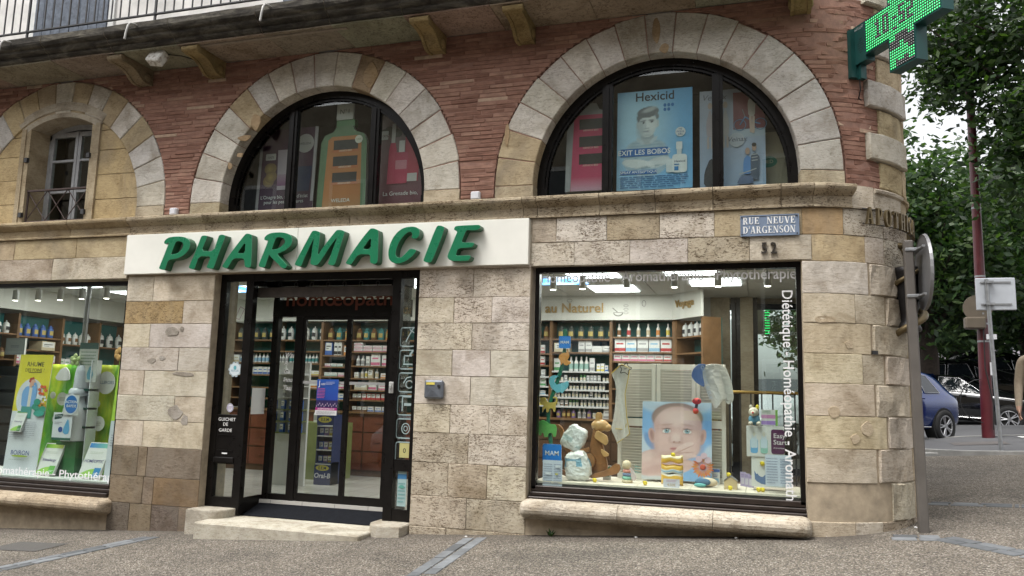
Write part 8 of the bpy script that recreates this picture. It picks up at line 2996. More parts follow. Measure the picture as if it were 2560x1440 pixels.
def d_grenade(A):
 w, h = A.w, A.h
 A.rect(0, 0, w, h, (0.14, .025, .05), (0.22, .16, .17))
 for k in range(9):
  A.ell(w * (.1 + .1 * k), h * (.80 + .03 * math.sin(k * 2)), w * .09, h * .05, (0.06, .05, .04), 10)
 A.poly([(w * .60, h * .24), (w * .86, h * .24), (w * .92, h * .88), (w * .55, h * .88)], (0.42, .03, .07))
 A.rect(w * .62, h * .24, w * .84, h * .33, (0.55, .5, .5))
 A.text('WELEDA', w * .735, h * .70, .04, (0.6, .5, .5), .003, 0, 'CENTER')
 A.poly([(w * .22, h * .22), (w * .40, h * .22), (w * .39, h * .60), (w * .36, h * .68), (w * .26, h * .68), (w * .23, h * .60)], (0.50, .06, .12))
 A.rect(w * .27, h * .68, w * .35, h * .90, (0.55, .52, .52))
 A.rrect(w * .36, h * .22, w * .64, h * .57, .02, (0.46, .04, .10))
 A.rrect(w * .38, h * .38, w * .62, h * .48, .01, (0.55, .20, .26))
 A.rect(w * .44, h * .57, w * .56, h * .70, (0.58, .55, .55))
 A.rrect(w * .04, h * .72, w * .20, h * .82, .01, (0.50, .48, .48))
 A.text('100%', w * .12, h * .75, .045, (0.1, .05, .05), .003, 0, 'CENTER')
 A.text('La Grenade bio,', w * .52, h * .09, .068, (0.68, .66, .66), .003, 0, 'CENTER')
poster('dark red poster La Grenade bio in the right pane of the middle arch', (938, 512), .36, d_grenade, .60, 1.07)
def d_veinax(A):
 w, h = A.w, A.h
 A.rect(0, 0, w, h, (0.34, .46, .66), (0.44, .46, .56))
 A.rect(w * .52, h * .52, w, h * .96, (0.20, .05, .07), (0.30, .10, .11))
 A.rect(w * .50, h * .50, w, h * .58, (0.42, .50, .60))
 A.text('Veinax', w * .03, h * .90, .09, (0.20, .20, .22), .0, .3)
 for cx, c in ((.16, (0.46, .40, .44)), (.40, (0.50, .47, .49))):
  A.poly(smooth_loop([(w * (cx - .05), h * .52), (w * (cx - .06), h * .66), (w * cx, h * .82), (w * (cx + .06), h * .66), (w * (cx + .05), h * .52)], 1), c)
  A.ell(w * cx, h * .84, w * .035, h * .035, (0.52, .40, .34), 12)
  A.line([(w * (cx - .03), h * .52), (w * (cx - .03), h * .40)], .02, (0.55, .46, .42)); A.line([(w * (cx + .03), h * .52), (w * (cx + .03), h * .40)], .02, (0.55, .46, .42))
 for cx in (.62, .93):
  A.ring(w * cx, h * .62, .062, .062, .008, (0.12, .24, .42), 20)
 A.line([(w * .62, h * .62), (w * .70, h * .70), (w * .84, h * .64), (w * .93, h * .62)], .012, (0.10, .26, .50)); A.line([(w * .70, h * .70), (w * .66, h * .78)], .008, (0.3, .3, .32))
 A.ell(w * .80, h * .93, w * .03, h * .03, (0.52, .36, .28), 12)
 A.poly(smooth_loop([(w * .75, h * .70), (w * .74, h * .86), (w * .80, h * .90), (w * .86, h * .86), (w * .85, h * .70)], 1), (0.52, .46, .42))
 A.line([(w * .78, h * .70), (w * .79, h * .54)], .025, (0.58, .44, .38)); A.line([(w * .83, h * .70), (w * .82, h * .53)], .025, (0.58, .44, .38))
 A.ell(w * .57, h * .47, w * .115, w * .115, (0.46, .50, .58), 24); A.ring(w * .57, h * .47, w * .115, w * .115, .006, (0.56, .58, .62), 24)
 A.text('Veinax', w * .57, h * .455, .07, (0.10, .10, .14), .0, .3, 'CENTER')
 A.poly(smooth_loop([(w * .06, h * .02), (w * .07, h * .16), (w * .16, h * .30), (w * .27, h * .26), (w * .28, h * .12), (w * .22, h * .02)], 1), (0.03, .035, .05))
 A.ell(w * .73, h * .35, w * .035, h * .035, (0.50, .34, .27), 12); A.ell(w * .83, h * .385, w * .035, h * .038, (0.42, .28, .22), 12)
 A.ell(w * .83, h * .41, w * .036, h * .02, (0.05, .035, .03), 12)
 A.poly(smooth_loop([(w * .66, h * .12), (w * .67, h * .27), (w * .73, h * .31), (w * .79, h * .27), (w * .78, h * .12)], 1), (0.10, .26, .60))
 A.poly(smooth_loop([(w * .78, h * .06), (w * .77, h * .29), (w * .84, h * .34), (w * .92, h * .28), (w * .90, h * .06)], 1), (0.07, .10, .16))
 for k in range(3):
  A.line([(w * .79, h * (.31 - .03 * k)), (w * .88, h * (.315 - .03 * k))], .01, (0.45, .47, .5))
 A.line([(w * .60, h * .12), (w * .72, h * .14), (w * .86, h * .17)], .010, (0.45, .46, .48))
 A.poly(smooth_loop([(w * .56, h * .02), (w * .62, h * .10), (w * .80, h * .10), (w * .82, h * .02)], 1), (0.10, .15, .28))
poster('pale Veinax poster with people and bicycles in right pane of right arch', (1750, 472), .36, d_veinax, .64, 1.04)
A = Art(.32, .56, (0.36, .31, .22))
A.ell(.1, .25, .09, .06, (0.05, .2, .12), 14)
A.text('MED', .05, .235, .05, (0.5, .45, .3), .004)
q = at(1895, 466, .50)
tag(A.place('poster', (q.x, .50, q.z), back=.03), 'tan cardboard box half hidden behind the Veinax poster', 'box')
def px_at_depth(u, v, dep):
 return CAM + ray(u, v) * dep
GALV = simple('galvanised_steel', (0.33, 0.34, 0.35), 0.45, 0.6, var=0.2, scale=14)
GREYP = simple('grey_brown_pole', (0.125, 0.112, 0.10), 0.5, 0.2, var=0.15)
rs = thing('road_sign', 'round road sign seen from behind on grey pole beside the tower', 'road sign', (1.36, 0.27, gz(1.36, .27)))
pb = Vector((1.36, 0.27, gz(1.36, .27) - .02))
zt_ = 1.5 + (2.99 - 1.5) * 1.0
g = G(); g.cbox(pb.x - .042, pb.x + .042, pb.y - .042, pb.y + .042, pb.z, 3.02, .012)
g.v = [(x - (z_ - pb.z) * .012, y, z_) for x, y, z_ in g.v]
g.build('pole', GREYP, rs)
dn = Vector((1.0, 0.02, 0)).normalized()
du = Vector((-dn.y, dn.x, 0))
c0 = Vector((pb.x + .085, pb.y - .02, 2.72))
def ring3(c, r_, off, n=36):
 return [tuple(c + dn * off + du * (r_ * math.cos(2 * math.pi * k / n)) + Vector((0, 0, r_ * math.sin(2 * math.pi * k / n)))) for k in range(n)]
g = G()
n = 36
rings = [ring3(c0, .335, -.004), ring3(c0, .345, -.012), ring3(c0, .352, .012), ring3(c0, .345, .016)]
for a, b2 in zip(rings, rings[1:]):
 g.add(a + b2, [(k, (k + 1) % n, n + (k + 1) % n, n + k) for k in range(n)])
g.add(rings[0], [tuple(range(n))]); g.add(rings[-1], [tuple(range(n))])
g.build('disc', simple('sign_back_grey', (0.20, 0.20, 0.205), 0.45, 0.3, var=.15), rs)
for z_ in (2.50, 2.93):
 g = G()
 g.cbox(pb.x - .065, pb.x + .05, pb.y - .052, pb.y + .052, z_ - .016, z_ + .016, .006)
 q = c0 + dn * -.03
 g.tube([(pb.x + .03, pb.y - .03, z_), (q.x - du.x * .12, q.y - du.y * .12, z_)], .012, 6); g.tube([tuple(q - du * .2 + Vector((0, 0, z_ - q.z))), tuple(q + du * .2 + Vector((0, 0, z_ - q.z)))], .014, 6)
 g.build('clamp', GALV, rs)
lp = Vector((4.25, 10.1, gz(4.25, 10.1)))
l_ = thing('lamp_post', 'tall dark red steel post with strapped cables at the street corner', 'post', lp)
REDP = simple('dark_red_paint', (0.085, 0.009, 0.014), 0.45, 0.0, var=.2, coat=.2)
g = G(); g.lathe([(.115, -.05), (.11, .9), (.10, 2.6), (.085, 4.6), (.075, 8.5)], lp, 18); g.build('shaft', REDP, l_)
for h in (.62, 1.12, 1.9, 2.25, 2.45, 3.2, 4.6):
 g = G(); g.lathe([(.118 - h * .006, h), (.118 - h * .006, h + .035)], lp, 16); g.build('strap', GALV if h > 1.8 else REDP, l_)
g = G()
g.tube([(lp.x - .02, lp.y - .15, lp.z + 2.2), (lp.x - .03, lp.y - .15, lp.z + 1.4), (lp.x + .08, lp.y - .15, lp.z + .7), (lp.x + .06, lp.y - .15, lp.z + .2)], .012, 6)
g.tube([(lp.x - .38 * math.sin(a / 10 * math.pi) - .1, lp.y - .1, lp.z + .75 + .42 * math.cos(a / 10 * math.pi)) for a in range(11)], .009, 6)
g.build('cable', simple('black_cable', (0.012, 0.012, 0.012), 0.6), l_)
g = G(); g.box(lp.x + .06, lp.x + .14, lp.y - .16, lp.y - .13, lp.z + 1.25, lp.z + 1.5); g.box(lp.x + .02, lp.x + .2, lp.y - .16, lp.y - .13, lp.z + 1.95, lp.z + 2.05); g.build('sticker', PAPER, l_)
ss = thing('small_round_sign', 'brown backed round sign strapped to left of the red post', 'sign', (lp.x - .3, lp.y, lp.z + 2.3))
q = at(2430, 770, 10.0)
g = G(); g.lathe([(.26, 0), (.26, .03)], (q.x + .1, 10.0, q.z), 24, axis='y'); g.box(q.x + .1, lp.x, 9.99, 10.03, q.z - .02, q.z + .02)
g.build('disc', simple('brown_sign_back', (0.14, .115, .085), .5, .3), ss)
g = G(); q2 = at(2432, 808, 10.0); g.cbox(q2.x - .15, q2.x + .22, 9.9, 10.1, q2.z - .12, q2.z + .12, .03); g.build('box', simple('brown_sign_back', (0.14, .115, .085), .5, .3), ss)
sq = Vector((3.75, 7.28, gz(3.75, 7.28)))
t = thing('road_sign', 'square white-grey road sign seen from behind on galvanised pole', 'road sign', sq)
g = G(); zt_ = at(2490, 700, sq.y).z; g.lathe([(.032, -.05), (.032, zt_ - sq.z + .02)], sq, 12); g.v = [(x - (z_ - sq.z) * .028, y, z_) for x, y, z_ in g.v]; g.build('pole', GALV, t)
a, b2 = at(2441, 776, sq.y + .05), at(2537, 694, sq.y + .05)
g = G(); g.cbox(a.x, b2.x, sq.y + .035, sq.y + .06, a.z, b2.z, .012); g.build('plate', simple('pale_sign_back', (0.50, .53, .57), .4, .2, var=.06), t)
for v in (705, 760):
 z_ = at(2490, v, sq.y).z
 g = G(); g.box(a.x + .07, b2.x - .07, sq.y + .02, sq.y + .034, z_ - .012, z_ + .012); g.box(a.x + .13, a.x + .26, sq.y - .05, sq.y + .02, z_ - .018, z_ + .018); g.build('clamp', GALV, t)
TYRE = simple('tyre_rubber', (0.012, .012, .012), .85)
RIM = simple('alloy_rim', (0.50, .50, .52), .3, .9)
CGL = simple('car_glass', (0.012, .016, .02), .06, 0.0, var=.05, spec=.9)
CHROME = simple('chrome_trim', (0.62, .62, .62), .15, 1.0, var=.04)
def car(name, label, loc, heading, paint, st, wins, wheels, wr=.31, trim=True, pitch=0.0):
 """st: stations rear to front (x, z_low, z_belt, z_top, half width, half roof width)"""
 t = thing(name, label, 'car', loc, heading)
 t.rotation_euler = (0, pitch, heading)
 g = G()
 ys, m = [], 0
 for x, zl, zb, zt, w, wt in st:
  half = [(0, zl), (w * .82, zl), (w * .96, zl + .10), (w, (zl + zb) / 2), (w * .985, zb - .10), (w * .945, zb), (lerp(w * .945, wt, .55), lerp(zb, zt - .05, .55)), (wt, zt - .055), (wt * .86, zt - .015), (0, zt)]
  sec = half + [(-y, z_) for y, z_ in half[-2:0:-1]]
  m = len(sec)
  ys += [(x, y, z_) for y, z_ in sec]
 fs = [(i * m + k, i * m + (k + 1) % m, (i + 1) * m + (k + 1) % m, (i + 1) * m + k) for i in range(len(st) - 1) for k in range(m)]
 fs += [tuple(range(m)), tuple(range((len(st) - 1) * m, len(st) * m))]
 g.add(ys, fs, smooth=True)
 o = local('body', g.mesh('body', paint), t)
 o.modifiers.new('s', 'SUBSURF').levels = 2
 o.modifiers['s'].render_levels = 2
 def sec_at(x):
  for a, b2 in zip(st, st[1:]):
   if a[0] <= x <= b2[0]:
    k = (x - a[0]) / (b2[0] - a[0])
    return [lerp(p, q_, k) for p, q_ in zip(a, b2)]
  return st[-1]
 def side(x, z_, sg, off=.012):
  _, zl, zb, zt, w, wt = sec_at(x)
  k = clamp((z_ - zb) / max(.05, zt - .055 - zb), -.3, 1)
  return (x, sg * (lerp(w * .945, wt, k) + off), z_)
 for sg in (1, -1):
  for pts in wins:
   g = G()
   fine = []
   for i in range(len(pts)):
    p, q_ = pts[i], pts[(i + 1) % len(pts)]
    fine += [(lerp(p[0], q_[0], k / 4), lerp(p[1], q_[1], k / 4)) for k in range(4)]
   c_ = (sum(p[0] for p in fine) / len(fine), sum(p[1] for p in fine) / len(fine))
   vs = [side(*c_, sg)] + [side(*p, sg) for p in fine]
   n = len(fine)
   g.add(vs, [(0, 1 + k, 1 + (k + 1) % n) for k in range(n)], smooth=True)
   local('side_window', g.mesh('side_window', CGL), t)
   if trim:
    g = G(); g.tube([side(*p, sg, .014) for p in fine + fine[:1]], .006, 6, caps=False); local('window_trim', g.mesh('window_trim', CHROME), t)
  g = G(); zl = st[len(st) // 2][1]
  w = st[len(st) // 2][4]
  g.tube([(wheels[0] + .45, sg * w * .98, zl + .10), (wheels[1] - .45, sg * w * .98, zl + .10)], .016, 6)
  local('sill_trim', g.mesh('sill_trim', CHROME), t)
  for x in (lerp(wheels[0], wheels[1], .30), lerp(wheels[0], wheels[1], .62)):
   g = G(); q_ = side(x, sec_at(x)[2] - .06, sg, .03); g.cbox(x - .09, x + .09, q_[1] - .015, q_[1] + .015, q_[2] - .016, q_[2] + .016, .008); local('door_handle', g.mesh('door_handle', paint), t)
 for (i, j) in ((1, 2), (-4, -3)):
  a, b2 = st[i], st[j]
  g = G(); lo, hi = (a, b2) if a[3] < b2[3] else (b2, a)
  k0, k1 = .12, .92
  for yy0, yy1 in ((-1, -.33), (-.33, .33), (.33, 1)):
   vs = []
   for k, yy in ((k0, yy0), (k0, yy1), (k1, yy1), (k1, yy0)):
    bulge = .03 * (1 - yy * yy)
    vs.append((lerp(lo[0], hi[0], k), yy * lerp(lo[5], hi[5], k) * .88, lerp(lo[3], hi[3], k) + .012 + bulge * .4))
   g.add(vs, [(0, 1, 2, 3)], smooth=True)
  local('windscreen' if i < 0 else 'rear_window', g.mesh('glass', CGL), t)
 for sg in (1, -1):
  for x in wheels:
   w = sec_at(x)[4]
   wh = local('wheel', G().lathe([(wr * .66, -.02), (wr * .66, -.20), (wr * .9, -.215), (wr, -.19), (wr, -.03), (wr * .93, -.003), (wr * .70, 0.0), (wr * .66, -.02)], (0, 0, 0), 24, axis='y', caps=False).mesh('tyre', TYRE), t, (x, sg * (w + .045), wr), (0, 0, 0 if sg > 0 else math.pi))
   g = G(); g.lathe([(wr * .67, -.04), (wr * .67, -.008), (wr * .61, -.010), (wr * .61, -.036)], n=24, axis='y', caps=False)
   g.lathe([(.055, -.038), (.05, -.008)], n=12, axis='y')
   for k in range(10):
    a = R(36 * (k // 2) * 2 + (9 if k % 2 else -9))
    g.tube([(.04 * math.cos(a), -.022, .04 * math.sin(a)), (wr * .64 * math.cos(a), -.016, wr * .64 * math.sin(a))], .014, 6)
   local('rim', g.mesh('rim', RIM), wh)
   g = G(); g.lathe([(wr * 1.13, -.042), (wr * 1.13, -.25)], n=24, axis='y'); local('wheel_arch_shade', g.mesh('wheel_arch_shade', TYRE), wh)  # black disc proud of the uncut body, painting in the arch's shade
  for x, nm, c in ((st[0][0], 'tail_light', (0.25, .01, .01)), (st[-1][0], 'headlight', (0.55, .57, .6))):
   s_ = sec_at(x)
   dx = .05 if x == st[0][0] else -.05
   g = G(); g.cbox(x + dx - .09, x + dx + .09, sg * s_[4] * .62 - .17, sg * s_[4] * .62 + .17, s_[2] - .17, s_[2] - .03, .03); local(nm, g.mesh(nm, simple(nm, c, .15)), t)
 return t
HATCH = [(0, .34, .86, .92, .74, .60), (.10, .24, .92, 1.02, .84, .62), (.52, .22, .94, 1.40, .87, .60), (1.1, .20, .93, 1.46, .885, .60), (2.0, .20, .90, 1.45, .89, .60), (2.75, .20, .87, 1.02, .89, .68), (3.7, .22, .80, .86, .86, .66), (4.0, .30, .66, .72, .74, .58)]
HW = [[(.75, .98), (1.25, .97), (1.25, 1.34), (.95, 1.32)], [(1.32, .97), (2.05, .94), (1.85, 1.35), (1.32, 1.35)], [(2.12, .94), (2.62, .92), (2.05, 1.28)]]
SEDAN = [(0, .34, .88, .95, .74, .62), (.12, .26, .95, 1.06, .86, .68), (.75, .22, .96, 1.10, .90, .62), (1.45, .20, .95, 1.42, .91, .58), (2.5, .20, .93, 1.44, .91, .58), (3.4, .20, .90, 1.04, .91, .68), (4.4, .22, .84, .90, .88, .66), (4.75, .30, .68, .74, .74, .58)]
SW = [[(.95, 1.00), (1.95, .98), (1.95, 1.33), (1.45, 1.33)], [(2.05, .98), (3.15, .95), (2.55, 1.32), (2.05, 1.33)]]
def carpaint(name, c):
 return simple(name, c, .18, .35, var=.05, coat=1.0)
def park(name, label, wx, wy, heading, paint, st, wins, wheels, ref, side_, **kw):
 """put wheel number ref of the given side on the ground point (wx, wy)"""
 w = st[3][4]
 c, s_ = math.cos(heading), math.sin(heading)
 x0 = wx - (c * wheels[ref] - s_ * side_ * w)
 y0 = wy - (s_ * wheels[ref] + c * side_ * w)
 return car(name, label, (x0, y0, gz(wx, wy) - .05), heading, paint, st, wins, wheels, **kw)
NAVYC = carpaint('blue_car_paint', (0.0015, .024, .15))
BLKC = carpaint('black_car_paint', (0.006, .0065, .008))
WHTC = carpaint('white_car_paint', (0.62, .63, .64))
GRYC = carpaint('silver_car_paint', (0.30, .31, .33))
park('parked_car', 'shiny blue hatchback parked nose in behind the sign pole', 3.55, 10.35, math.atan2(-.727, -.684), NAVYC, HATCH, HW, (.72, 3.2), 0, 1, wr=.32)
park('parked_car', 'black saloon with chrome window trim parked behind the red post', 6.05, 15.6, math.atan2(-.40, .92), BLKC, SEDAN, SW, (.95, 3.75), 1, -1, wr=.33, pitch=R(3))
park('parked_car', 'dark estate car with silver roof line behind the black saloon', 7.3, 19.3, math.atan2(-.40, .92), BLKC, [(a, b2 + .1, c + .2, d + .32, e, f) for a, b2, c, d, e, f in HATCH], [[(x, z_ + .24) for x, z_ in p] for p in HW], (.72, 3.2), 1, -1, wr=.34)
park('parked_car', 'black van roof showing behind the estate car', 9.0, 22.6, math.atan2(-.30, .95), BLKC, [(a * 1.1, b2 + .1, c + .3, d + .62, e, f) for a, b2, c, d, e, f in HATCH], [[(x * 1.1, z_ + .45) for x, z_ in p] for p in HW], (.72, 3.2), 1, -1, wr=.34)
park('parked_car', 'white hatchback seen through the shop and its rear window', .62, 7.2, math.atan2(-.9, -.43), WHTC, HATCH, HW, (.72, 3.2), 1, 1, wr=.3, trim=False)
park('parked_car', 'silver hatchback mirrored in the glass of the shop doors', -6.6, -9.6, math.atan2(.15, .98), GRYC, HATCH, HW, (.72, 3.2), 1, 1, wr=.3, trim=False)
rwn = G()
for u0, u1 in ((1778, 1826), (1852, 1884)):
 x0, x1 = at(u0, 900, 3.8).x, at(u1, 900, 3.8).x
 rwn.box(x0, x1, 3.72, 3.9, ZF, ZC)
pr = rwn.build('pier', STONE, bld, color=(0.46, .40, .30, .2))
g = G()
for u in (1770, 1836, 1846, 1889):
 x = at(u, 900, 3.8).x
 g.box(x - .035, x + .035, 3.78, 3.86, ZF, ZC)
g.box(-.62, 1.12, 3.79, 3.85, .55, .64); g.box(-.62, 1.12, 3.79, 3.85, 2.78, 2.86)
rfr = g.build('window', FRAME, bld)
pane(-.60, 1.12, 3.82, .62, 2.80, rfr)
A = Art(1.3, .5, None)
for s_, y in (('Aromathérapie', .26), ('Conseils - Préparations', .08)):
 A.text(s_, 0, y, .16 if y > .2 else .10, (0.45, .45, .45), .006)
tag(A.place('vinyl_lettering', (1.08, 3.835, 2.35), ux=(-1, 0, 0), back=0), 'reversed lettering on the rear window seen through the shop', 'lettering')
x0, x1 = at(1866, 800, 4.6).x, at(1910, 800, 4.6).x
g = G(); g.cbox(x0, x1, 4.5, 4.62, at(1880, 836, 4.6).z, at(1880, 772, 4.6).z, .01)
bx2 = g.build('sign_box', simple('pale_grey_case', (0.48, .49, .50), .5))
tag(bx2, 'pale grey sign box with green side lights outside the rear window', 'sign')
g = G()
for k in range(10):
 z_ = lerp(at(1880, 834, 4.6).z, at(1880, 776, 4.6).z, k / 9)
 g.box(x1 + .01, x1 + .08, 4.55, 4.57, z_ - .006, z_ + .006)
g.build('lit_dots', LEDM, bx2)
def leaf_mat(name, c0, c1, c2):
 m, nt, b, out = new_mat(name)
 geo = nd(nt, 'ShaderNodeNewGeometry')
 r = ramp(nt, [(0, c0), (.5, c1), (1, c2)])
 nt.links.new(geo.outputs['Random Per Island'], r.inputs[0])
 nt.links.new(r.outputs[0], b.inputs['Base Color'])
 b.inputs['Roughness'].default_value = .5
 tr = nt.nodes.new('ShaderNodeBsdfTranslucent')
 nt.links.new(mixc(nt, r.outputs[0], (1.2, 1.5, .5), 1.0, 'MULTIPLY'), tr.inputs[0])
 mx = nt.nodes.new('ShaderNodeMixShader')
 mx.inputs[0].default_value = .35
 nt.links.new(b.outputs[0], mx.inputs[1]); nt.links.new(tr.outputs[0], mx.inputs[2]); nt.links.new(mx.outputs[0], out.inputs[0])
 return m
LF1 = leaf_mat('leaf_green', (0.020, .046, .014), (0.045, .092, .026), (0.10, .16, .045))
LF2 = leaf_mat('leaf_deep_green', (0.014, .034, .013), (0.034, .072, .024), (0.085, .135, .04))
LF3 = leaf_mat('near_leaf_green', (0.010, .024, .008), (0.024, .052, .015), (0.06, .10, .026))
BARK = simple('bark', (0.055, .042, .033), .95, var=.4, scale=12, bmp=.8)
def tree(name, label, base, th, cz, rad, nclump, per, leaf, mat, seed, tr_=.18, lean=(0, 0), group='trees behind the street corner', lobes=(), spread=.115):
 rng = np.random.default_rng(seed)
 t = thing(name, label, 'tree', base, 0, group)
 top = Vector((base[0] + lean[0], base[1] + lean[1], cz))
 b0 = Vector(base)
 g = G()
 g.tube([b0 - Vector((0, 0, .1)), b0.lerp(top, .35) + Vector((.08, 0, 0)), b0.lerp(top, .7) + Vector((-.06, .05, 0)), top], [tr_ * 1.25, tr_, tr_ * .75, tr_ * .35], 10)
 cl = rng.normal(size=(nclump, 3))
 cl /= np.linalg.norm(cl, axis=1)[:, None]
 cl *= (rng.random((nclump, 1)) ** .42) * np.array(rad) * (0.86 + .28 * rng.random((nclump, 1)))
 cl += np.array([top.x, top.y, cz])
 for c_, r_, n_ in lobes:
  q = rng.normal(size=(n_, 3)) * .42 * np.array(r_) + np.array(c_)
  cl = np.concatenate([cl, q])
 nclump = len(cl)
 for i in range(0, nclump, max(1, nclump // 26)):
  e = Vector(cl[i])
  s_ = b0.lerp(top, .40 + .5 * rng.random())
  mid = s_.lerp(e, .5) + Vector((0, 0, .25))
  g.tube([s_, mid, e], [tr_ * .34, tr_ * .2, tr_ * .06], 6)
 g.build('trunk', BARK, t)
 N = nclump * per
 cen = np.repeat(cl, per, 0) + rng.normal(size=(N, 3)) * np.array(rad).mean() * spread * np.array([1, 1, .75])
 a = rng.normal(size=(N, 3)); a[:, 2] *= .6; a /= np.linalg.norm(a, axis=1)[:, None]
 b_ = rng.normal(size=(N, 3)); b_ -= (b_ * a).sum(1)[:, None] * a; b_ /= np.linalg.norm(b_, axis=1)[:, None]
 s_ = leaf * (0.6 + .8 * rng.random((N, 1)))
 V = np.stack([cen - a * s_, cen + b_ * s_ * .45, cen + a * s_, cen - b_ * s_ * .45], 1).reshape(-1, 3)
 me = bpy.data.meshes.new('crown')
 me.vertices.add(4 * N); me.vertices.foreach_set('co', V.ravel())
 me.loops.add(4 * N); me.loops.foreach_set('vertex_index', np.arange(4 * N))
 me.polygons.add(N); me.polygons.foreach_set('loop_start', np.arange(0, 4 * N, 4)); me.polygons.foreach_set('loop_total', np.full(N, 4))
 me.materials.append(mat); me.update(calc_edges=True)
 me['fixed'] = 1
 obj('crown', me, t)
 return t
def gp(x, y):
 return (x, y, gz(x, y))
tree('street_tree', 'near tree whose leafy branches hang in from the top right', gp(7.1, 9.4), 0, 9.3, (3.5, 2.8, 2.6), 150, 150, .085, LF3, 1, .2, (-.6, 0), lobes=(((5.0, 8.8, 6.6), (.8, .9, 1.3), 26), ((5.9, 9.0, 6.3), (1.3, 1, 1.3), 34), ((3.9, 9.2, 8.3), (.7, .8, .9), 14)), spread=.10)
tree('street_tree', 'dense dark tree with its trunk behind the blue hatchback', gp(4.6, 17.8), 0, 6.1, (3.2, 3.0, 2.9), 330, 85, .11, LF2, 2, .26)
tree('street_tree', 'broad tree with dark trunk behind the square sign', gp(8.2, 21.5), 0, 6.5, (3.8, 3.4, 3.0), 330, 80, .12, LF2, 3, .28)
tree('street_tree', 'pale green tree behind the red post', gp(7.2, 27.0), 0, 6.9, (4.0, 3.5, 3.4), 300, 75, .15, LF1, 4, .26)
tree('street_tree', 'distant tree showing just right of the tower', gp(3.3, 28.5), 0, 6.4, (3.4, 3, 3.9), 260, 70, .15, LF2, 5, .24)
tree('street_tree', 'distant tree at the far right edge behind the person', gp(13.0, 25.0), 0, 7.6, (4.2, 3.2, 4.0), 260, 70, .15, LF2, 6, .26)
fh = thing('far_house', 'pale cream and lilac house glimpsed beyond the parked cars', 'house', gp(11.5, 35))
a, b2 = at(2300, 900, 34), at(2640, 700, 34)
zb_ = gz(11, 34) - .3
g = G(); g.box(a.x - 3, b2.x + 8, 34.0, 42, zb_, 8.5); g.build('wall', simple('lilac_render', (0.52, .49, .53), .9, var=.08), fh)
g = G(); g.box(at(2375, 850, 33.9).x, at(2395, 850, 33.9).x, 33.85, 34, zb_, 8.4); g.build('quoin_strip', simple('cream_render', (0.62, .55, .36), .9), fh)
g = G(); g.box(a.x - 3.3, b2.x + 8.3, 33.6, 42.4, 8.5, 8.8); g.build('roof', simple('roof_tile', (0.26, 0.12, 0.08), 0.85), fh)
for u in (2405, 2440, 2475, 2510):
 x = at(u, 800, 33.9).x
 g = G(); g.box(x - .5, x + .5, 33.93, 34.02, 4.8, 6.4); g.build('window', CGL, fh)
zf_ = at(2500, 893, 31).z
fe = thing('far_fence', 'white fence with grey balcony planters beyond the parked cars', 'fence', gp(10.5, 31))
xa, xb = at(2395, 880, 31).x, at(2600, 880, 31).x
g = G(); g.box(xa, xb, 30.97, 31.03, at(2480, 866, 31).z, at(2480, 862, 31).z); g.box(xa, xb, 30.98, 31.02, zf_ - .25, zf_ - .2); g.build('rail', PAPER, fe)
x = xa
bm_ = G(); bm_.box(-.02, .02, -.02, .02, 0, at(2480, 864, 31).z - zf_ + .25)
bme2 = bm_.mesh('picket', PAPER)
while x < xb:
 obj('picket', bme2, fe, loc=(x, 31, zf_ - .25)); x += .17
g = G(); g.box(xa - 1, xb, 31.1, 31.4, zb_, zf_ - .1); g.build('base_wall', simple('dark_base', (0.05, .045, .04), .9), fe)
for u0, u1 in ((2405, 2435), (2440, 2470), (2490, 2530)):
 x0, x1 = at(u0, 850, 30.8).x, at(u1, 850, 30.8).x
 g = G(); g.cbox(x0, x1, 30.7, 31.0, at(2440, 880, 30.8).z, at(2440, 867, 30.8).z, .03); o = g.build('planter', simple('grey_planter', (0.36, .40, .42), .6), fe)
 g = G()
 for k in range(60):
  c = Vector((PR.uniform(x0, x1), PR.uniform(30.7, 31), at(2440, 866, 30.8).z + PR.uniform(0, .25))); d_ = Vector((PR.uniform(-1, 1), PR.uniform(-1, 1), PR.uniform(0, 1))) * .12
  g.add([c, c + d_, c + Vector((d_.y, -d_.x, d_.z))], [(0, 1, 2)])
 g.build('plants', LF1, o)
ob = thing('opposite_house', 'stone house across the street, mirrored in the shop glass', 'house', (-6, -19, 0))
g = G(); g.box(-34, 16, -26, -18, -2.5, 12.5); g.build('wall', STONE, ob, color=(0.36, .31, .24, .2))
for i in range(12):
 x = -31 + i * 3.9
 for z0, z1 in ((.6, 2.7), (4.0, 6.1), (7.4, 9.3)):
  g = G(); g.box(x, x + 1.3, -18.02, -17.97, z0, z1); o = g.build('window', CGL, ob)
  g = G(); g.box(x - .12, x, -18, -17.93, z0, z1); g.box(x + 1.3, x + 1.42, -18, -17.93, z0, z1); g.box(x - .12, x + 1.42, -18, -17.93, z1, z1 + .15); g.build('surround', PLASTER, o)
g = G(); g.box(-9, -3, -17.95, -17.85, 2.9, 3.5); o = g.build('shop_sign', PAPER, ob)
A = Art(6, .6, None); A.text('ASSU', .6, .14, .48, (0.04, .10, .25), .01); A.place('lettering', (-3.3, -17.83, 2.9), ux=(-1, 0, 0), parent=o, back=0)
A = Art(1.1, 1.9, (0.02, .06, .30)); A.text('MON', .1, 1.6, .2, (0.7, .7, .7), .01); A.text('CONSEILLER', .1, 1.35, .16, (0.7, .7, .7), .005); A.rect(0, .3, 1.1, .6, (0.3, .5, .05))
A.place('window_poster', (-1.2, -17.9, .6), ux=(-1, 0, 0), parent=ob, back=.02)
pp = Vector((3.30, 3.55, gz(3.30, 3.55)))
person = thing('person', 'person in beige knit jumper and blue jeans seen from behind at right edge', 'person', pp)
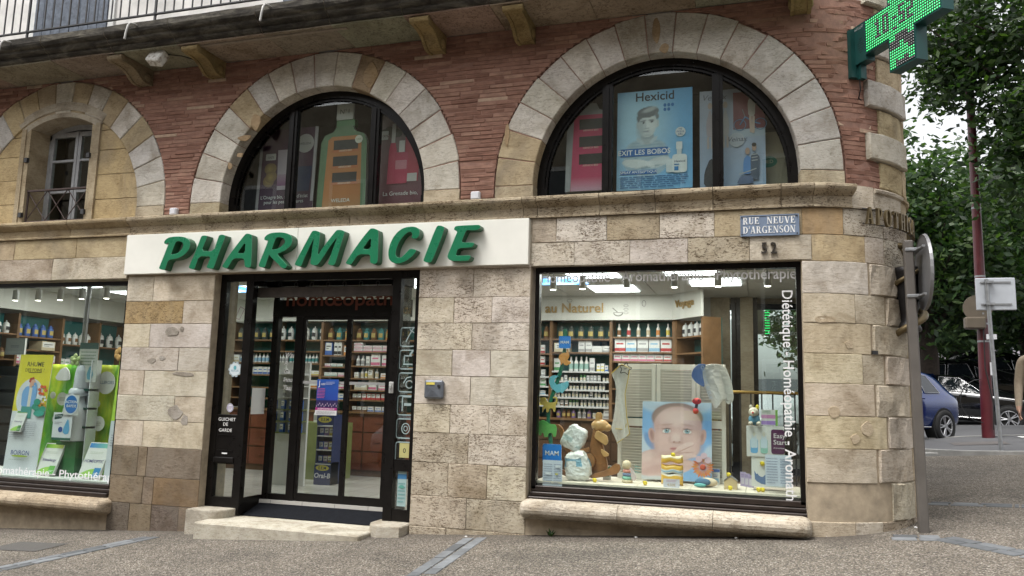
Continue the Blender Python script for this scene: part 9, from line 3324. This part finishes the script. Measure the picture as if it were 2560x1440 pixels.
J = [((0, 0, .96), .155), ((0, .01, 1.15), .15), ((0, .01, 1.35), .165), ((0, .015, 1.49), .11), ((0, .02, 1.56), .058), ((0, .01, 1.66), .085), ((0, .0, 1.76), .088),
     ((.10, .01, .90), .105), ((.115, .03, .50), .07), ((.12, .0, .09), .05), ((.125, .13, .035), .04),
     ((-.10, .01, .90), .105), ((-.12, .08, .50), .07), ((-.12, .16, .10), .05), ((-.125, .28, .035), .04),
     ((.20, .01, 1.47), .07), ((.255, -.01, 1.18), .055), ((.25, .06, .93), .042), ((.245, .075, .85), .03),
     ((-.20, .01, 1.47), .07), ((-.265, -.03, 1.18), .055), ((-.27, .02, .93), .042), ((-.265, .035, .85), .03)]
E_ = [(0, 1), (1, 2), (2, 3), (3, 4), (4, 5), (5, 6), (0, 7), (7, 8), (8, 9), (9, 10), (0, 11), (11, 12), (12, 13), (13, 14), (3, 15), (15, 16), (16, 17), (17, 18), (3, 19), (19, 20), (20, 21), (21, 22)]
for bsi, sg in ((18, 1), (22, -1)):
 bx0 = Vector(J[bsi][0])
 for k, (dx, dy, ln) in enumerate(((-.018 * sg, .028, .075), (-.006 * sg, .012, .09), (-.004 * sg, -.006, .085), (-.006 * sg, -.024, .07))):
  i0 = len(J)
  J += [(tuple(bx0 + Vector((dx * .4, dy, -.035))), .011), (tuple(bx0 + Vector((dx, dy + .004, -.035 - ln * .6))), .009), (tuple(bx0 + Vector((dx * 2.2, dy + .01, -.035 - ln))), .008)]
  E_ += [(bsi, i0), (i0, i0 + 1), (i0 + 1, i0 + 2)]
 i0 = len(J)
 J += [(tuple(bx0 + Vector((-.01 * sg, .035, -.01))), .012), (tuple(bx0 + Vector((-.02 * sg, .055, -.045))), .010)]
 E_ += [(bsi, i0), (i0, i0 + 1)]
me = bpy.data.meshes.new('b')
me.from_pydata([j[0] for j in J], E_, [])
bo = bpy.data.objects.new('b', me)
COL.objects.link(bo)
sk = bo.modifiers.new('k', 'SKIN')
bo.modifiers.new('s', 'SUBSURF').levels = 2
for i, v in enumerate(me.skin_vertices[0].data):
 r_ = J[i][1]
 v.radius = (r_ * (1.15 if i in (0, 1, 2) else 1), r_ * (.72 if i in (0, 1, 2, 3) else 1))
 v.use_root = i == 0
bpy.context.view_layer.update()
dg = bpy.context.evaluated_depsgraph_get()
body = bpy.data.meshes.new_from_object(bo.evaluated_get(dg))
bpy.data.objects.remove(bo)
for m_ in (simple('beige_knit', (0.40, .33, .25), .95, var=.12, scale=30, bmp=.6), simple('blue_jeans', (0.035, .06, .12), .9, var=.2, scale=30, bmp=.3), simple('skin', (0.50, .30, .22), .55, var=.05), simple('dark_hair', (0.03, .022, .018), .7), simple('dark_shoe', (0.02, .02, .022), .5)):
 body.materials.append(m_)
for f in body.polygons:
 c = f.center
 f.use_smooth = True
 f.material_index = 3 if (c.z > 1.69 or (c.z > 1.6 and c.y < .0)) else 2 if c.z > 1.53 else 2 if (abs(c.x) > .2 and c.z < .90) else 0 if c.z > .93 or (abs(c.x) > .2) else 4 if c.z < .085 else 1
local('body', body, person, rot=(0, 0, R(150)))
def patch(u, v, rx, ry, c, seed, tower=False):
 rr = random.Random(seed)
 p = at(u, v, 0)
 pts = smooth_loop([(p.x + rx * (.7 + .5 * rr.random()) * math.cos(k * .7), p.z + ry * (.7 + .5 * rr.random()) * math.sin(k * .7)) for k in range(9)], 1)
 g = G()
 n = len(pts)
 g.add([W(x, -.005, z_) for x, z_ in pts] + [W(p.x + (x - p.x) * 1.04, .004, p.z + (z_ - p.z) * 1.04) for x, z_ in pts], [tuple(range(n))] + [(k, (k + 1) % n, n + (k + 1) % n, n + k) for k in range(n)])
 g.build('mortar_patch', STONE, wall, color=(*c, .3))
for k, (u, v, rx, ry, c) in enumerate(((430, 828, .09, .06, 0), (455, 822, .03, .03, 0), (437, 1030, .10, .08, 0), (462, 1050, .05, .07, 0), (460, 935, .16, .025, 0), (380, 902, .06, .03, 0), (405, 895, .05, .025, 0), (2062, 797, .12, .035, 1), (2090, 1030, .06, .06, 1), (2148, 1100, .05, .05, 1), (2185, 1075, .07, .07, 1), (2130, 860, .04, .04, 1),
  (640, 305, .07, .10, 2), (612, 345, .10, .04, 2), (600, 388, .05, .03, 2), (575, 415, .03, .05, 2), (1640, 75, .05, .13, 2), (1660, 120, .05, .05, 2), (1268, 335, .03, .12, 2), (925, 190, .10, .15, 2))):
 patch(u, v, rx, ry, ((.36, .335, .30), (.48, .40, .29), (.42, .31, .19))[c], k)
wd = Vector((-1.93, -.06, gz(-1.93, -.06)))
g = G()
for k in range(26):
 a = RNG.uniform(0, 6.28); d_ = Vector((math.cos(a), math.sin(a) * .6, RNG.uniform(.4, 1.6))) * .05 * RNG.uniform(.5, 1.2); n_ = Vector((-d_.y, d_.x, 0)) * .35
 g.add([wd, wd + d_ * .5 + n_, wd + d_, wd + d_ * .5 - n_], [(0, 1, 2, 3)])
tag(g.build('weed', LF1), 'tiny green weed growing at the wall foot below the sill', 'weed')
lit = simple('litter_paper', (.7, .7, .68), .8)
for u, v, w_ in ((1590, 1345, 'under the right window sill'), (1840, 1347, 'right of the middle of the sill'), (1165, 1343, 'on the middle paving band'), (2065, 1344, 'below the tower'), (2290, 1328, 'at the foot of the sign pole')):
 q = onz(u, v, gz(*at(u, v, -.15).xy)); z_ = gz(q.x, q.y)
 g = G(); g.ball((q.x, q.y, z_ + .006), .012, n=6, sq=(1.3, 1, .6)); tag(g.build('paper_scrap', lit), 'tiny white paper scrap on the gravel ' + w_, 'paper scrap', 'paper scraps on the gravel')
ORDN = 'first second third fourth fifth sixth seventh eighth ninth tenth eleventh twelfth thirteenth fourteenth'.split()
for lab, os_ in LABSEEN.items():
 if 1 < len(os_) <= 14:
  os_.sort(key=lambda o: ((Vector(o.location) - CAM).dot(RIGHT) / (Vector(o.location) - CAM).dot(fwd), o.location.z))
  for o, w_ in zip(os_, ORDN):
   o['label'] = lab + ', ' + w_ + ' from left'
